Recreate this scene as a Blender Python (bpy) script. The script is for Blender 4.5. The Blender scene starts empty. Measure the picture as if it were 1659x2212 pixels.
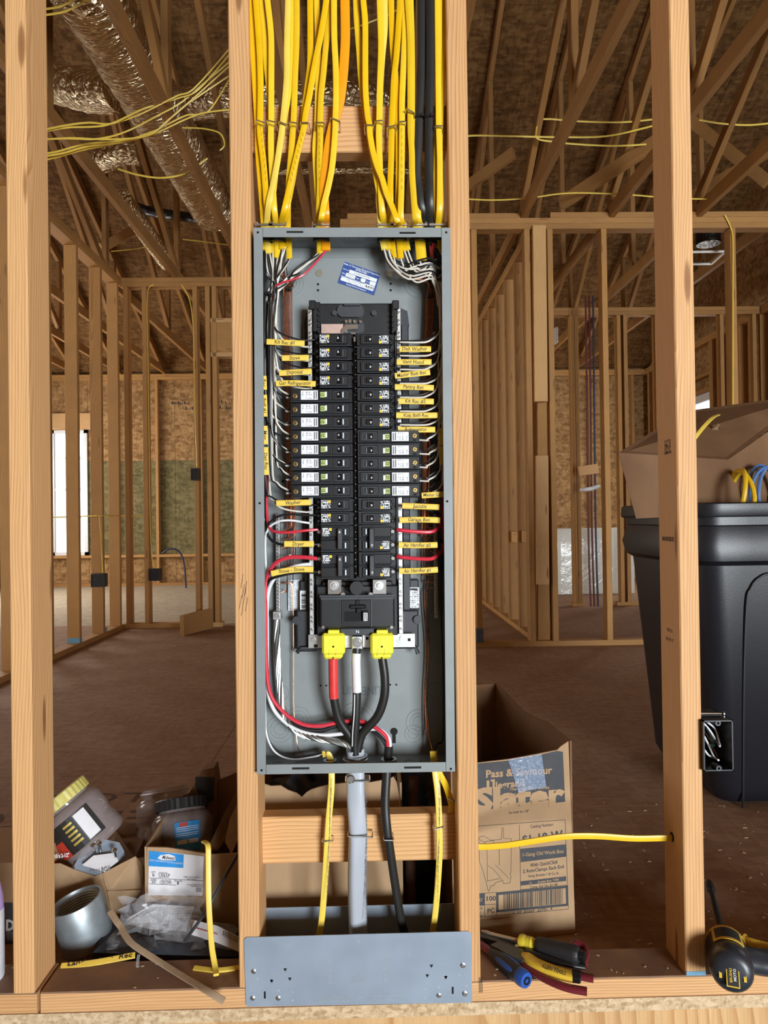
import bpy, bmesh, math, random
from mathutils import Vector, Matrix
random.seed(11)
RND = random.Random(5)
S = bpy.context.scene
COL = S.collection
S.cycles.max_bounces = 7; S.cycles.diffuse_bounces = 3; S.cycles.glossy_bounces = 3; S.cycles.transmission_bounces = 7; S.cycles.transparent_max_bounces = 8
S.cycles.adaptive_threshold = 0.04
S.cycles.caustics_reflective = False; S.cycles.caustics_refractive = False
# ---------------------------------------------------------------- camera
FPX = 1530.0
CAM = Vector((0.0, -1.313, 0.896))          # house floor is z=0, front faces of the studs are y=0
_yc = Vector((800 - 829.5, -(1120 - 1106), -FPX)).normalized()
_up = Vector((-0.0135, 1, 0))
_zc = (_up - _up.dot(_yc) * _yc).normalized()
_xc = _yc.cross(_zc)
MC = Matrix((_xc, _yc, _zc))                # camera space -> world
cd = bpy.data.cameras.new('camera')
cam = bpy.data.objects.new('camera', cd); COL.objects.link(cam)
cd.sensor_fit = 'VERTICAL'; cd.sensor_height = 36.0; cd.lens = FPX / 2212 * 36.0
cd.clip_start = 0.05; cd.clip_end = 200
cam.matrix_world = Matrix.Translation(CAM) @ MC.to_4x4()
S.camera = cam

def P(px, py, y):
    """the point at depth y that lies on the photograph's pixel"""
    d = MC @ Vector((px - 829.5, -(py - 1106), -FPX))
    return CAM + d * ((y - CAM.y) / d.y)
def PZ(px, py, z):
    """the point at height z that lies on the photograph's pixel"""
    d = MC @ Vector((px - 829.5, -(py - 1106), -FPX))
    return CAM + d * ((z - CAM.z) / d.z)
# ---------------------------------------------------------------- daylight
S.view_settings.view_transform = 'Standard'; S.view_settings.look = 'None'
S.view_settings.exposure = 0.22; S.view_settings.gamma = 1.0; S.view_settings.use_curve_mapping = False
W = bpy.data.worlds.new('overcast_sky'); S.world = W; W.use_nodes = True
bg = W.node_tree.nodes['Background']
bg.inputs[0].default_value = (0.86, 0.93, 1.0, 1); bg.inputs[1].default_value = 3.0
def area(name, loc, look, sx, sy, power, color):
    l = bpy.data.lights.new(name, 'AREA'); l.shape = 'RECTANGLE'; l.size = sx; l.size_y = sy
    l.energy = power; l.color = color
    o = bpy.data.objects.new(name, l); COL.objects.link(o)
    o.location = loc
    o.rotation_euler = (Vector(look) - Vector(loc)).to_track_quat('-Z', 'Y').to_euler()
    return o
# daylight falling through the open garage doorway behind the photographer, and the far right window; the other side lamps are added fill
area('daylight_garage_door', (3.3, -6.9, 0.75), (0.4, 0, 0.7), 2.3, 2.1, 640, (0.88, 0.95, 1.0))
area('fill_left', (-5.0, 2.3, 1.5), (0, 2.5, 1.0), 1.6, 1.5, 45, (1.0, 0.96, 0.9))
area('fill_left_far', (-5.0, 6.6, 1.4), (0, 6.6, 1.2), 2.4, 1.6, 110, (1.0, 0.96, 0.9))
area('fill_right', (3.9, 2.2, 1.5), (0, 2.2, 1.6), 1.4, 1.4, 8, (1.0, 0.94, 0.86))
area('daylight_side_window_right_far', (3.9, 7.0, 1.6), (0, 7, 1.2), 1.4, 1.4, 28, (1.0, 0.94, 0.86))
# ---------------------------------------------------------------- materials
MATS = {}
def nodes_of(m):
    m.use_nodes = True
    nt = m.node_tree
    return nt, nt.nodes['Principled BSDF']
def N(nt, typ, **kw):
    n = nt.nodes.new(typ)
    for k, v in kw.items():
        if k.startswith('i_'): n.inputs[k[2:].replace('_', ' ')].default_value = v
        else: setattr(n, k, v)
    return n
def ramp(nt, stops):
    r = nt.nodes.new('ShaderNodeValToRGB'); e = r.color_ramp.elements
    while len(e) < len(stops): e.new(0.5)
    for i, (p, c) in enumerate(stops):
        e[i].position = p; e[i].color = c if len(c) == 4 else (*c, 1)
    return r
def bump(nt, b, src, strength, dist=0.001):
    bn = N(nt, 'ShaderNodeBump'); bn.inputs['Strength'].default_value = strength; bn.inputs['Distance'].default_value = dist
    nt.links.new(src, bn.inputs['Height']); nt.links.new(bn.outputs[0], b.inputs['Normal'])
def plain(name, col, rough=0.5, metal=0.0, var=0.08, scale=60, bmp=0.0, spec=0.5, bdist=0.0005):
    m = bpy.data.materials.new(name); nt, b = nodes_of(m)
    tc = N(nt, 'ShaderNodeTexCoord'); nz = N(nt, 'ShaderNodeTexNoise'); nz.inputs['Scale'].default_value = scale; nz.inputs['Detail'].default_value = 4
    nt.links.new(tc.outputs['Object'], nz.inputs['Vector'])
    lo = tuple(c * (1 - var) for c in col); hi = tuple(min(1, c * (1 + var)) for c in col)
    r = ramp(nt, [(0.3, lo), (0.7, hi)]); nt.links.new(nz.outputs['Fac'], r.inputs[0])
    nt.links.new(r.outputs[0], b.inputs['Base Color'])
    b.inputs['Roughness'].default_value = rough; b.inputs['Metallic'].default_value = metal
    b.inputs['Specular IOR Level'].default_value = spec
    if bmp: bump(nt, b, nz.outputs['Fac'], bmp, bdist)
    MATS[name] = m; return m
def lumber_mat(name, c0, c1, c2, dirt=0.0, dust=None):
    """sawn softwood: growth rings around local z, knots, per board tint"""
    m = bpy.data.materials.new(name); nt, b = nodes_of(m); L = nt.links.new
    tc = N(nt, 'ShaderNodeTexCoord'); oi = N(nt, 'ShaderNodeObjectInfo')
    cx = N(nt, 'ShaderNodeCombineXYZ')
    mu = N(nt, 'ShaderNodeMath', operation='MULTIPLY'); mu.inputs[1].default_value = 37.0; L(oi.outputs['Random'], mu.inputs[0])
    L(mu.outputs[0], cx.inputs[2])
    ad = N(nt, 'ShaderNodeVectorMath', operation='ADD'); L(tc.outputs['Object'], ad.inputs[0]); L(cx.outputs[0], ad.inputs[1])
    # knots
    mk = N(nt, 'ShaderNodeMapping'); mk.inputs['Scale'].default_value = (16, 16, 2.6); L(ad.outputs[0], mk.inputs[0])
    vo = N(nt, 'ShaderNodeTexVoronoi'); vo.inputs['Scale'].default_value = 1.0; vo.inputs['Randomness'].default_value = 1.0
    mk2 = N(nt, 'ShaderNodeMapping'); mk2.inputs['Scale'].default_value = (1, 1, 1); L(mk.outputs[0], mk2.inputs[0]); L(mk2.outputs[0], vo.inputs['Vector'])
    kn = ramp(nt, [(0.0, (1, 1, 1)), (0.085, (0.8, 0.8, 0.8)), (0.13, (0, 0, 0))]); L(vo.outputs['Distance'], kn.inputs[0])
    # ring distortion close to knots
    kd = ramp(nt, [(0.0, (1, 1, 1)), (0.45, (0, 0, 0))]); L(vo.outputs['Distance'], kd.inputs[0])
    mp = N(nt, 'ShaderNodeMapping'); mp.inputs['Location'].default_value = (0.05, 0.09, 0); mp.inputs['Rotation'].default_value = (0.012, -0.02, 0)
    L(tc.outputs['Object'], mp.inputs[0])
    off = N(nt, 'ShaderNodeCombineXYZ'); mo = N(nt, 'ShaderNodeMath', operation='MULTIPLY'); mo.inputs[1].default_value = 0.09
    L(oi.outputs['Random'], mo.inputs[0]); L(mo.outputs[0], off.inputs[0])
    a2 = N(nt, 'ShaderNodeVectorMath', operation='ADD'); L(mp.outputs[0], a2.inputs[0]); L(off.outputs[0], a2.inputs[1])
    # slow drift along the board
    md = N(nt, 'ShaderNodeMapping'); md.inputs['Scale'].default_value = (3, 3, 1.1); L(ad.outputs[0], md.inputs[0])
    nd = N(nt, 'ShaderNodeTexNoise'); nd.inputs['Scale'].default_value = 1.0; nd.inputs['Detail'].default_value = 2; L(md.outputs[0], nd.inputs['Vector'])
    sc = N(nt, 'ShaderNodeVectorMath', operation='SCALE'); L(nd.outputs['Color'], sc.inputs[0]); sc.inputs['Scale'].default_value = 0.035
    a3 = N(nt, 'ShaderNodeVectorMath', operation='ADD'); L(a2.outputs[0], a3.inputs[0]); L(sc.outputs[0], a3.inputs[1])
    kx = N(nt, 'ShaderNodeVectorMath', operation='SCALE'); L(kd.outputs[0], kx.inputs[0]); kx.inputs['Scale'].default_value = 0.006
    a4 = N(nt, 'ShaderNodeVectorMath', operation='ADD'); L(a3.outputs[0], a4.inputs[0]); L(kx.outputs[0], a4.inputs[1])
    wv = N(nt, 'ShaderNodeTexWave', wave_type='RINGS', rings_direction='Z', wave_profile='SAW')
    wv.inputs['Scale'].default_value = 62; wv.inputs['Distortion'].default_value = 1.2; wv.inputs['Detail'].default_value = 1; wv.inputs['Detail Scale'].default_value = 0.02
    L(a4.outputs[0], wv.inputs['Vector'])
    rg = ramp(nt, [(0.0, c0), (0.55, c1), (0.93, c2), (1.0, c0)]); L(wv.outputs['Fac'], rg.inputs[0])
    # fibre streaks
    mf = N(nt, 'ShaderNodeMapping'); mf.inputs['Scale'].default_value = (420, 420, 9); L(ad.outputs[0], mf.inputs[0])
    nf = N(nt, 'ShaderNodeTexNoise'); nf.inputs['Scale'].default_value = 1.0; nf.inputs['Detail'].default_value = 2; L(mf.outputs[0], nf.inputs['Vector'])
    fr = ramp(nt, [(0.25, (0.86, 0.86, 0.86)), (0.7, (1.06, 1.06, 1.06))]); L(nf.outputs['Fac'], fr.inputs[0])
    m1 = N(nt, 'ShaderNodeMix', data_type='RGBA', blend_type='MULTIPLY'); m1.inputs[0].default_value = 1.0
    L(rg.outputs[0], m1.inputs[6]); L(fr.outputs[0], m1.inputs[7])
    # knot colour
    m2 = N(nt, 'ShaderNodeMix', data_type='RGBA'); L(kn.outputs[0], m2.inputs[0]); L(m1.outputs[2], m2.inputs[6]); m2.inputs[7].default_value = (0.27, 0.12, 0.045, 1)
    # board tint
    tr = ramp(nt, [(0.0, (0.86, 0.82, 0.76)), (0.5, (1, 1, 1)), (1.0, (1.04, 1.02, 0.92))]); L(oi.outputs['Random'], tr.inputs[0])
    m3 = N(nt, 'ShaderNodeMix', data_type='RGBA', blend_type='MULTIPLY'); m3.inputs[0].default_value = 1.0
    L(m2.outputs[2], m3.inputs[6]); L(tr.outputs[0], m3.inputs[7])
    last = m3.outputs[2]
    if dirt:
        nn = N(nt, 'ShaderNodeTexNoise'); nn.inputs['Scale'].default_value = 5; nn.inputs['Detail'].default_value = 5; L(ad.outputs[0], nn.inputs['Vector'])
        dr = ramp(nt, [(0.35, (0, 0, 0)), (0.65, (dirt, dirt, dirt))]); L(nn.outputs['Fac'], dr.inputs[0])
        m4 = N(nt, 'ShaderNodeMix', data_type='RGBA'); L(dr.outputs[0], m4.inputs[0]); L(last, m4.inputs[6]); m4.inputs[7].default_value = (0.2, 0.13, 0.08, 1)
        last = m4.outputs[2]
    if dust:                                  # settled dust on faces that look up
        ge = N(nt, 'ShaderNodeNewGeometry'); sz = N(nt, 'ShaderNodeSeparateXYZ'); L(ge.outputs['Normal'], sz.inputs[0])
        d1 = N(nt, 'ShaderNodeTexNoise'); d1.inputs['Scale'].default_value = 14; d1.inputs['Detail'].default_value = 5; L(ad.outputs[0], d1.inputs['Vector'])
        d2 = ramp(nt, [(0.25, (0.55, 0.55, 0.55)), (0.6, (0.95, 0.95, 0.95))]); L(d1.outputs['Fac'], d2.inputs[0])
        gt = N(nt, 'ShaderNodeMath', operation='GREATER_THAN'); gt.inputs[1].default_value = 0.6; L(sz.outputs[2], gt.inputs[0])
        mm = N(nt, 'ShaderNodeMath', operation='MULTIPLY'); L(gt.outputs[0], mm.inputs[0]); L(d2.outputs[0], mm.inputs[1])
        m5 = N(nt, 'ShaderNodeMix', data_type='RGBA'); L(mm.outputs[0], m5.inputs[0]); L(last, m5.inputs[6]); m5.inputs[7].default_value = (*dust, 1)
        last = m5.outputs[2]
    L(last, b.inputs['Base Color']); b.inputs['Roughness'].default_value = 0.62; b.inputs['Specular IOR Level'].default_value = 0.25
    bump(nt, b, nf.outputs['Fac'], 0.18, 0.0006)
    MATS[name] = m; return m
def osb_mat(name, cols, scale=1.0, rough=0.8):
    m = bpy.data.materials.new(name); nt, b = nodes_of(m); L = nt.links.new
    tc = N(nt, 'ShaderNodeTexCoord')
    outs = []
    for k, (rot, sx, sy) in enumerate(((0.3, 10, 42), (1.5, 38, 11), (2.4, 14, 34))):
        mp = N(nt, 'ShaderNodeMapping'); mp.inputs['Rotation'].default_value = (rot * 0.35, rot * 0.5, rot); mp.inputs['Scale'].default_value = (sx * scale, sy * scale, 25 * scale)
        L(tc.outputs['Object'], mp.inputs[0])
        vo = N(nt, 'ShaderNodeTexVoronoi'); vo.inputs['Scale'].default_value = 1.0; L(mp.outputs[0], vo.inputs['Vector'])
        outs.append(vo.outputs['Color'])
    a = N(nt, 'ShaderNodeMix', data_type='RGBA'); a.inputs[0].default_value = 0.5; L(outs[0], a.inputs[6]); L(outs[1], a.inputs[7])
    c = N(nt, 'ShaderNodeMix', data_type='RGBA'); c.inputs[0].default_value = 0.34; L(a.outputs[2], c.inputs[6]); L(outs[2], c.inputs[7])
    sp = N(nt, 'ShaderNodeSeparateColor'); L(c.outputs[2], sp.inputs[0])
    nz = N(nt, 'ShaderNodeTexNoise'); nz.inputs['Scale'].default_value = 2.2; nz.inputs['Detail'].default_value = 4; L(tc.outputs['Object'], nz.inputs['Vector'])
    mx = N(nt, 'ShaderNodeMath', operation='MULTIPLY_ADD'); mx.inputs[1].default_value = 0.35; L(nz.outputs['Fac'], mx.inputs[0]); 
    sb = N(nt, 'ShaderNodeMath', operation='SUBTRACT'); L(sp.outputs[0], sb.inputs[0]); sb.inputs[1].default_value = 0.17
    L(sb.outputs[0], mx.inputs[2])
    r = ramp(nt, [(0.2, cols[0]), (0.5, cols[1]), (0.8, cols[2])]); L(mx.outputs[0], r.inputs[0])
    L(r.outputs[0], b.inputs['Base Color']); b.inputs['Roughness'].default_value = rough; b.inputs['Specular IOR Level'].default_value = 0.2
    bump(nt, b, sp.outputs[0], 0.25, 0.002)
    MATS[name] = m; return m
lumber_mat('lumber', (0.75, 0.445, 0.215), (0.715, 0.41, 0.19), (0.59, 0.295, 0.115))
lumber_mat('lumber_dusty', (0.75, 0.445, 0.215), (0.715, 0.41, 0.19), (0.59, 0.295, 0.115), dust=(0.25, 0.15, 0.10))
lumber_mat('lumber_dim', (0.54, 0.29, 0.10), (0.49, 0.26, 0.088), (0.37, 0.175, 0.055), dirt=0.2)  # indoor boards: dim rooms and warm bounce put into the wood colour
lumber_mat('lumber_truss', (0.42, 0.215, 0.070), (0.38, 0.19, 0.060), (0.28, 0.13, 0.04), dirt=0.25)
lumber_mat('lumber_pale', (0.70, 0.44, 0.21), (0.66, 0.40, 0.185), (0.52, 0.28, 0.11), dirt=0.1)
osb_mat('osb', ((0.20, 0.105, 0.04), (0.33, 0.185, 0.075), (0.45, 0.27, 0.12)))
osb_mat('osb_olive', ((0.10, 0.085, 0.035), (0.16, 0.13, 0.055), (0.22, 0.18, 0.085)))
osb_mat('osb_edge', ((0.42, 0.28, 0.15), (0.58, 0.42, 0.25), (0.7, 0.53, 0.34)), 6.0)
osb_mat('subfloor', ((0.29, 0.165, 0.10), (0.335, 0.198, 0.124), (0.38, 0.235, 0.152)), 1.6, 0.75)
osb_mat('osb_roof_dim', ((0.10, 0.046, 0.014), (0.165, 0.082, 0.027), (0.24, 0.125, 0.045)))  # attic dimness far from the daylight is put into this darker sheathing
osb_mat('subfloor_pale', ((0.40, 0.32, 0.225), (0.47, 0.385, 0.28), (0.54, 0.45, 0.34)), 1.2, 0.85)  # paler sheets for the far left of the house floor
osb_mat('osb_light', ((0.46, 0.28, 0.12), (0.58, 0.37, 0.17), (0.68, 0.45, 0.22)))
plain('concrete', (0.27, 0.26, 0.245), 0.85, var=0.15, scale=4)
plain('print_brown', (0.11, 0.052, 0.028), 0.8)
plain('print_black', (0.02, 0.016, 0.013), 0.7)
# ---------------------------------------------------------------- geometry helpers
FRAME = {}                                   # empty name -> inverse matrix
def tag(o, label=None, cat=None, group=None, kind=None):
    if label: o['label'] = label
    if cat: o['category'] = cat
    if group: o['group'] = group
    if kind: o['kind'] = kind
    return o
def empty(name, loc=(0, 0, 0), label=None, cat=None, group=None, kind=None, mat4=None):
    o = bpy.data.objects.new(name, None); COL.objects.link(o)
    o.empty_display_size = 0.02
    m = mat4 if mat4 is not None else Matrix.Translation(Vector(loc))
    o.matrix_world = m
    FRAME[o.name] = m.inverted()
    return tag(o, label, cat, group, kind)
def link_mesh(name, me, mat, parent=None):
    o = bpy.data.objects.new(name, me); COL.objects.link(o)
    if mat is not None and not me.materials:
        me.materials.append(MATS[mat] if isinstance(mat, str) else mat)
    if parent: o.parent = parent
    return o
class MB:
    """collects geometry in world space"""
    def __init__(s): s.v = []; s.f = []
    def add(s, vs, fs, M=None):
        b = len(s.v)
        s.v += [(M @ Vector(v)) if M is not None else Vector(v) for v in vs]
        s.f += [tuple(b + i for i in f) for f in fs]
        return s
    def box(s, a, b, M=None):
        (x0, y0, z0), (x1, y1, z1) = a, b
        vs = [(x0, y0, z0), (x1, y0, z0), (x1, y1, z0), (x0, y1, z0), (x0, y0, z1), (x1, y0, z1), (x1, y1, z1), (x0, y1, z1)]
        return s.add(vs, [(0, 3, 2, 1), (4, 5, 6, 7), (0, 1, 5, 4), (1, 2, 6, 5), (2, 3, 7, 6), (3, 0, 4, 7)], M)
    def cbox(s, a, b, c=0.001, M=None):
        """box whose edges are chamfered"""
        lo = [min(a[i], b[i]) for i in range(3)]; hi = [max(a[i], b[i]) for i in range(3)]
        c = min(c, *(0.45 * (hi[i] - lo[i]) for i in range(3)))
        bm = bmesh.new(); bmesh.ops.create_cube(bm, size=1.0)
        for v in bm.verts:
            v.co = Vector(((lo[i] + hi[i]) / 2 + v.co[i] * (hi[i] - lo[i]) for i in range(3)))
        bmesh.ops.bevel(bm, geom=list(bm.edges), offset=c, segments=1, affect='EDGES')
        bm.verts.index_update()
        s.add([v.co.copy() for v in bm.verts], [tuple(v.index for v in f.verts) for f in bm.faces], M); bm.free()
        return s
    def prism(s, pts, off, M=None):
        """polygon pts swept by the vector off"""
        n = len(pts); off = Vector(off)
        vs = [Vector(p) for p in pts] + [Vector(p) + off for p in pts]
        fs = [tuple(range(n - 1, -1, -1)), tuple(range(n, 2 * n))] + [(i, (i + 1) % n, n + (i + 1) % n, n + i) for i in range(n)]
        return s.add(vs, fs, M)
    def quad(s, a, b, c, d, M=None): return s.add([a, b, c, d], [(0, 1, 2, 3)], M)
    def sweep(s, path, a, b=None, seg=8, side=Vector((1, 0, 0)), cap=True, scales=None, flat=False):
        """tube (or flat ribbon a x b half sizes) along path; side fixes the a axis"""
        b = a if b is None else b
        n = len(path); vs = []; fs = []
        path = [Vector(p) for p in path]
        prev = None
        for i, p in enumerate(path):
            t = (path[min(i + 1, n - 1)] - path[max(i - 1, 0)])
            t = t.normalized() if t.length > 1e-9 else Vector((0, 0, 1))
            sd = side if not callable(side) else side(i / (n - 1))
            if prev is not None and not callable(side) and abs(a - b) < 1e-9: sd = prev
            u = sd - sd.dot(t) * t
            if u.length < 1e-4: u = Vector((0, 1, 0.01)) - Vector((0, 1, 0.01)).dot(t) * t
            u.normalize(); w = t.cross(u); prev = u
            k = scales[i] if scales else 1.0
            for j in range(seg):
                an = 2 * math.pi * j / seg
                ca, sa = math.cos(an), math.sin(an)
                if flat:   # superellipse: flat faces, rounded edges
                    ca = math.copysign(abs(ca) ** 0.6, ca); sa = math.copysign(abs(sa) ** 0.6, sa)
                vs.append(p + u * (a * k * ca) + w * (b * k * sa))
        for i in range(n - 1):
            for j in range(seg):
                k = (j + 1) % seg
                fs.append((i * seg + j, i * seg + k, (i + 1) * seg + k, (i + 1) * seg + j))
        if cap:
            fs.append(tuple(range(seg - 1, -1, -1))); fs.append(tuple((n - 1) * seg + j for j in range(seg)))
        return s.add(vs, fs)
    def lathe(s, prof, M, seg=24, close=False):
        """profile of (r, h) revolved around local z of M"""
        vs = []; fs = []; n = len(prof)
        for r, h in prof:
            for j in range(seg):
                an = 2 * math.pi * j / seg
                vs.append((r * math.cos(an), r * math.sin(an), h))
        for i in range(n - 1):
            for j in range(seg):
                k = (j + 1) % seg
                fs.append((i * seg + j, i * seg + k, (i + 1) * seg + k, (i + 1) * seg + j))
        if close:
            for j in range(seg):
                k = (j + 1) % seg
                fs.append(((n - 1) * seg + j, (n - 1) * seg + k, k, j))
        else:
            if prof[0][0] > 1e-6: fs.append(tuple(range(seg - 1, -1, -1)))
            if prof[-1][0] > 1e-6: fs.append(tuple((n - 1) * seg + j for j in range(seg)))
        return s.add(vs, fs, M)
    def text(s, txt, M, size, shear=0.0, bold=0.0, sx=1.0, align='CENTER', space=1.0, jig=0.0, z=0.0):
        if not txt: return s
        vs, fs = text_geo(txt, bold, align, shear, space)
        r = random.Random(hash(txt) & 255)
        out = []
        for v in vs:
            x, y = v[0] * size * sx, v[1] * size
            if jig: y += math.sin(x / size * 1.7 + len(txt)) * jig * size; x += math.sin(y / size * 5 + x / size) * jig * size * 0.4
            out.append((x, y, z))
        return s.add(out, fs, M)
    def build(s, name, mat, parent=None, smooth=False, loc=None):
        me = bpy.data.meshes.new(name)
        inv = FRAME[parent.name] if parent is not None else None
        if parent is None:
            if loc is None and s.v:
                xs = [v.x for v in s.v]; ys = [v.y for v in s.v]; zs = [v.z for v in s.v]
                loc = Vector(((min(xs) + max(xs)) / 2, (min(ys) + max(ys)) / 2, min(zs)))
            loc = Vector(loc); vs = [v - loc for v in s.v]
        else: vs = [inv @ v for v in s.v]
        me.from_pydata([tuple(v) for v in vs], [], s.f); me.update()
        if smooth: smooth_mesh(me)
        o = link_mesh(name, me, mat, parent)
        if parent is None: o.location = loc
        FRAME[o.name] = (Matrix.Translation(loc).inverted() if parent is None else inv)
        return o
def smooth_mesh(me, ang=0.7):
    me.polygons.foreach_set('use_smooth', [True] * len(me.polygons))
    try: me.set_sharp_from_angle(angle=ang)
    except Exception: pass
_TX = {}
def text_geo(txt, bold, align, shear, space):
    key = (txt, bold, align, shear, space)
    if key not in _TX:
        cu = bpy.data.curves.new('lettering', 'FONT'); cu.body = txt; cu.size = 1.0; cu.resolution_u = 2
        cu.align_x = align; cu.align_y = 'CENTER'; cu.shear = shear; cu.offset = bold; cu.space_character = space
        ob = bpy.data.objects.new('lettering', cu)
        me = ob.to_mesh()
        _TX[key] = ([tuple(v.co) for v in me.vertices], [tuple(p.vertices) for p in me.polygons])
        ob.to_mesh_clear(); bpy.data.objects.remove(ob); bpy.data.curves.remove(cu)
    return _TX[key]
def basis(o, right, up):
    """matrix whose local x,y,z are right, up and their normal"""
    r = Vector(right).normalized(); u = Vector(up); u = (u - u.dot(r) * r).normalized(); n = r.cross(u)
    return Matrix.Translation(Vector(o)) @ Matrix((r, u, n)).transposed().to_4x4()
def smooth_path(pts, n=6):
    """Catmull-Rom through pts"""
    pts = [Vector(p) for p in pts]; out = []
    m = len(pts)
    for i in range(m - 1):
        p0 = pts[max(i - 1, 0)]; p1 = pts[i]; p2 = pts[i + 1]; p3 = pts[min(i + 2, m - 1)]
        for k in range(n):
            t = k / n
            out.append(0.5 * ((2 * p1) + (p2 - p0) * t + (2 * p0 - 5 * p1 + 4 * p2 - p3) * t * t + (3 * p1 - p0 - 3 * p2 + p3) * t ** 3))
    out.append(pts[-1]); return out
_LB = {}
def lumber(name, p0, p1, w, t, parent=None, mat='lumber', xdir=(1, 0, 0), twist=0.0):
    """one board from p0 to p1; w across xdir, t across the other; its local z runs along the grain"""
    p0 = Vector(p0); p1 = Vector(p1); z = (p1 - p0); ln = z.length; z.normalize()
    x = Vector(xdir); x = (x - x.dot(z) * z).normalized(); y = z.cross(x)
    key = (round(w, 4), round(t, 4), round(ln, 2), mat)
    if key not in _LB:
        c = 0.0022
        hw, ht = w / 2, t / 2
        sec = [(-hw + c, -ht), (hw - c, -ht), (hw, -ht + c), (hw, ht - c), (hw - c, ht), (-hw + c, ht), (-hw, ht - c), (-hw, -ht + c)]
        vs = [(a, b, 0) for a, b in sec] + [(a, b, round(ln, 2)) for a, b in sec]
        fs = [tuple(range(7, -1, -1)), tuple(range(8, 16))] + [(i, (i + 1) % 8, 8 + (i + 1) % 8, 8 + i) for i in range(8)]
        me = bpy.data.meshes.new(name); me.from_pydata(vs, [], fs); me.update(); me.materials.append(MATS[mat])
        _LB[key] = me
    o = bpy.data.objects.new(name, _LB[key]); COL.objects.link(o)
    M = Matrix.Translation(p0) @ Matrix((x, y, z)).transposed().to_4x4()
    if parent:
        o.parent = parent; M = FRAME[parent.name] @ M
    o.matrix_basis = M
    FRAME[o.name] = M.inverted()
    return o
def D(d): return d - 1.313                   # distance from the camera -> world y
# ================================================================ the setting
ST = 0.0381; SW = 0.089
H = 2.88                                      # underside of the top plates
XL, XR, YB = -5.1, 4.0, 8.72
def roof_z(y): return 2.99 + 0.45 * (YB - y) if y > 1.6 else 2.99 + 0.45 * (YB - 1.6) - 0.45 * (1.6 - y)
# floor: subfloor sheets of the house, garage slab
fl = empty('floor', (0, 4, 0), kind='structure')
k = 0
for j in range(8):
    y0 = 0.0 + j * 1.22
    off = -0.6 if j % 2 else 0.0
    for i in range(-3, 3):
        x0 = i * 2.44 + off; x1 = x0 + 2.44
        x0, x1 = max(x0, XL), min(x1, XR)
        if x1 - x0 < 0.05: continue
        y1 = min(y0 + 1.22, YB)
        MB().box((x0 + .001, y0 + .001, -0.0235), (x1 - .001, y1 - .001, 0)).build('subfloor_panel', 'subfloor_pale' if y0 > 4.8 and x0 < 0 else 'subfloor', fl)
MB().box((XL, 0.046, -0.1), (XR, YB, -0.0245)).build('floor_framing', 'lumber_dim', fl)
MB().box((XL, 0.004, -0.3), (XR, 0.045, -0.026)).build('rim_joist', 'lumber_pale', fl)
MB().box((XL, 0.0, -0.0238), (XR, 0.0009, -0.0002)).build('subfloor_edge', 'osb_edge', fl)
MB().box((-4.4, -7.2, -0.55), (6.2, 0.0, -0.45)).build('garage_slab', 'concrete', fl)
MB().box((XL, 0.0, -0.55), (XR, 0.04, -0.301)).build('foundation_strip', 'concrete', fl)
# faint printing on the subfloor, upside down as it lies
m = MB()
m.text('FLOOR TINU', basis((-1.13, 1.02, 0.0006), (-1, 0.0, 0), (0, -1, 0)), 0.11, sx=1.4)
m.text('TSEB TUO', basis((-0.93, 0.86, 0.0006), (-1, 0.0, 0), (0, -1, 0)), 0.16, sx=1.5)
m.build('floor_print', 'print_brown', fl)
# ---- front wall that carries the panel
wf = empty('wall_front', (0, 0.045, 0), kind='structure')
def stud(par, x, y, z0=0.0381, z1=H, mat='lumber', w=ST, t=SW, name='stud'):
    return lumber(name, (x, y, z0), (x, y, z1), w, t, par, mat)
for a, b in ((20, 63), (505, 549), (979, 1024), (1465, 1507)):
    xa, xb = P(a, 1106, 0).x, P(b, 1106, 0).x
    stud(wf, (xa + xb) / 2, SW / 2, w=ST)
XS = [(P(a, 1106, 0).x + P(b, 1106, 0).x) / 2 for a, b in ((20, 63), (505, 549), (979, 1024), (1465, 1507))]
for x in (XS[0] - .406, XS[0] - .812, XS[3] + .406, XS[3] + .812, XS[3] + 1.2, XS[0] - 1.2, XS[0] - 1.6, XS[0] - 2.0, XS[3] + 1.6):
    stud(wf, x, SW / 2)
pj = P(85, 2150, 0).x
lumber('sole_plate', (XL + .1, SW / 2, 0.019), (pj, SW / 2, 0.019), SW, ST, wf, 'lumber_dusty', (0, 1, 0))
lumber('sole_plate', (pj + .002, SW / 2, 0.019), (XR, SW / 2, 0.019), SW, ST, wf, 'lumber_dusty', (0, 1, 0))
for z in (H + .019, H + .0575):
    lumber('top_plate', (XL + .1, SW / 2, z), (XR, SW / 2, z), SW, ST, wf, 'lumber', (0, 1, 0))
zb = [P(760, v, 0.03).z for v in (226, 330)]
lumber('blocking', (XS[1] + ST / 2, 0.049, sum(zb) / 2), (XS[2] - ST / 2, 0.049, sum(zb) / 2), SW, ST, wf, 'lumber', (0, 0, 1))
zb = [P(770, v, 0.05).z for v in (1762, 1862)]
lumber('blocking', (XS[1] + ST / 2, 0.0693, sum(zb) / 2), (XS[2] - ST / 2, 0.0693, sum(zb) / 2 ), SW, ST, wf, 'lumber', (0, 0, 1))
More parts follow.
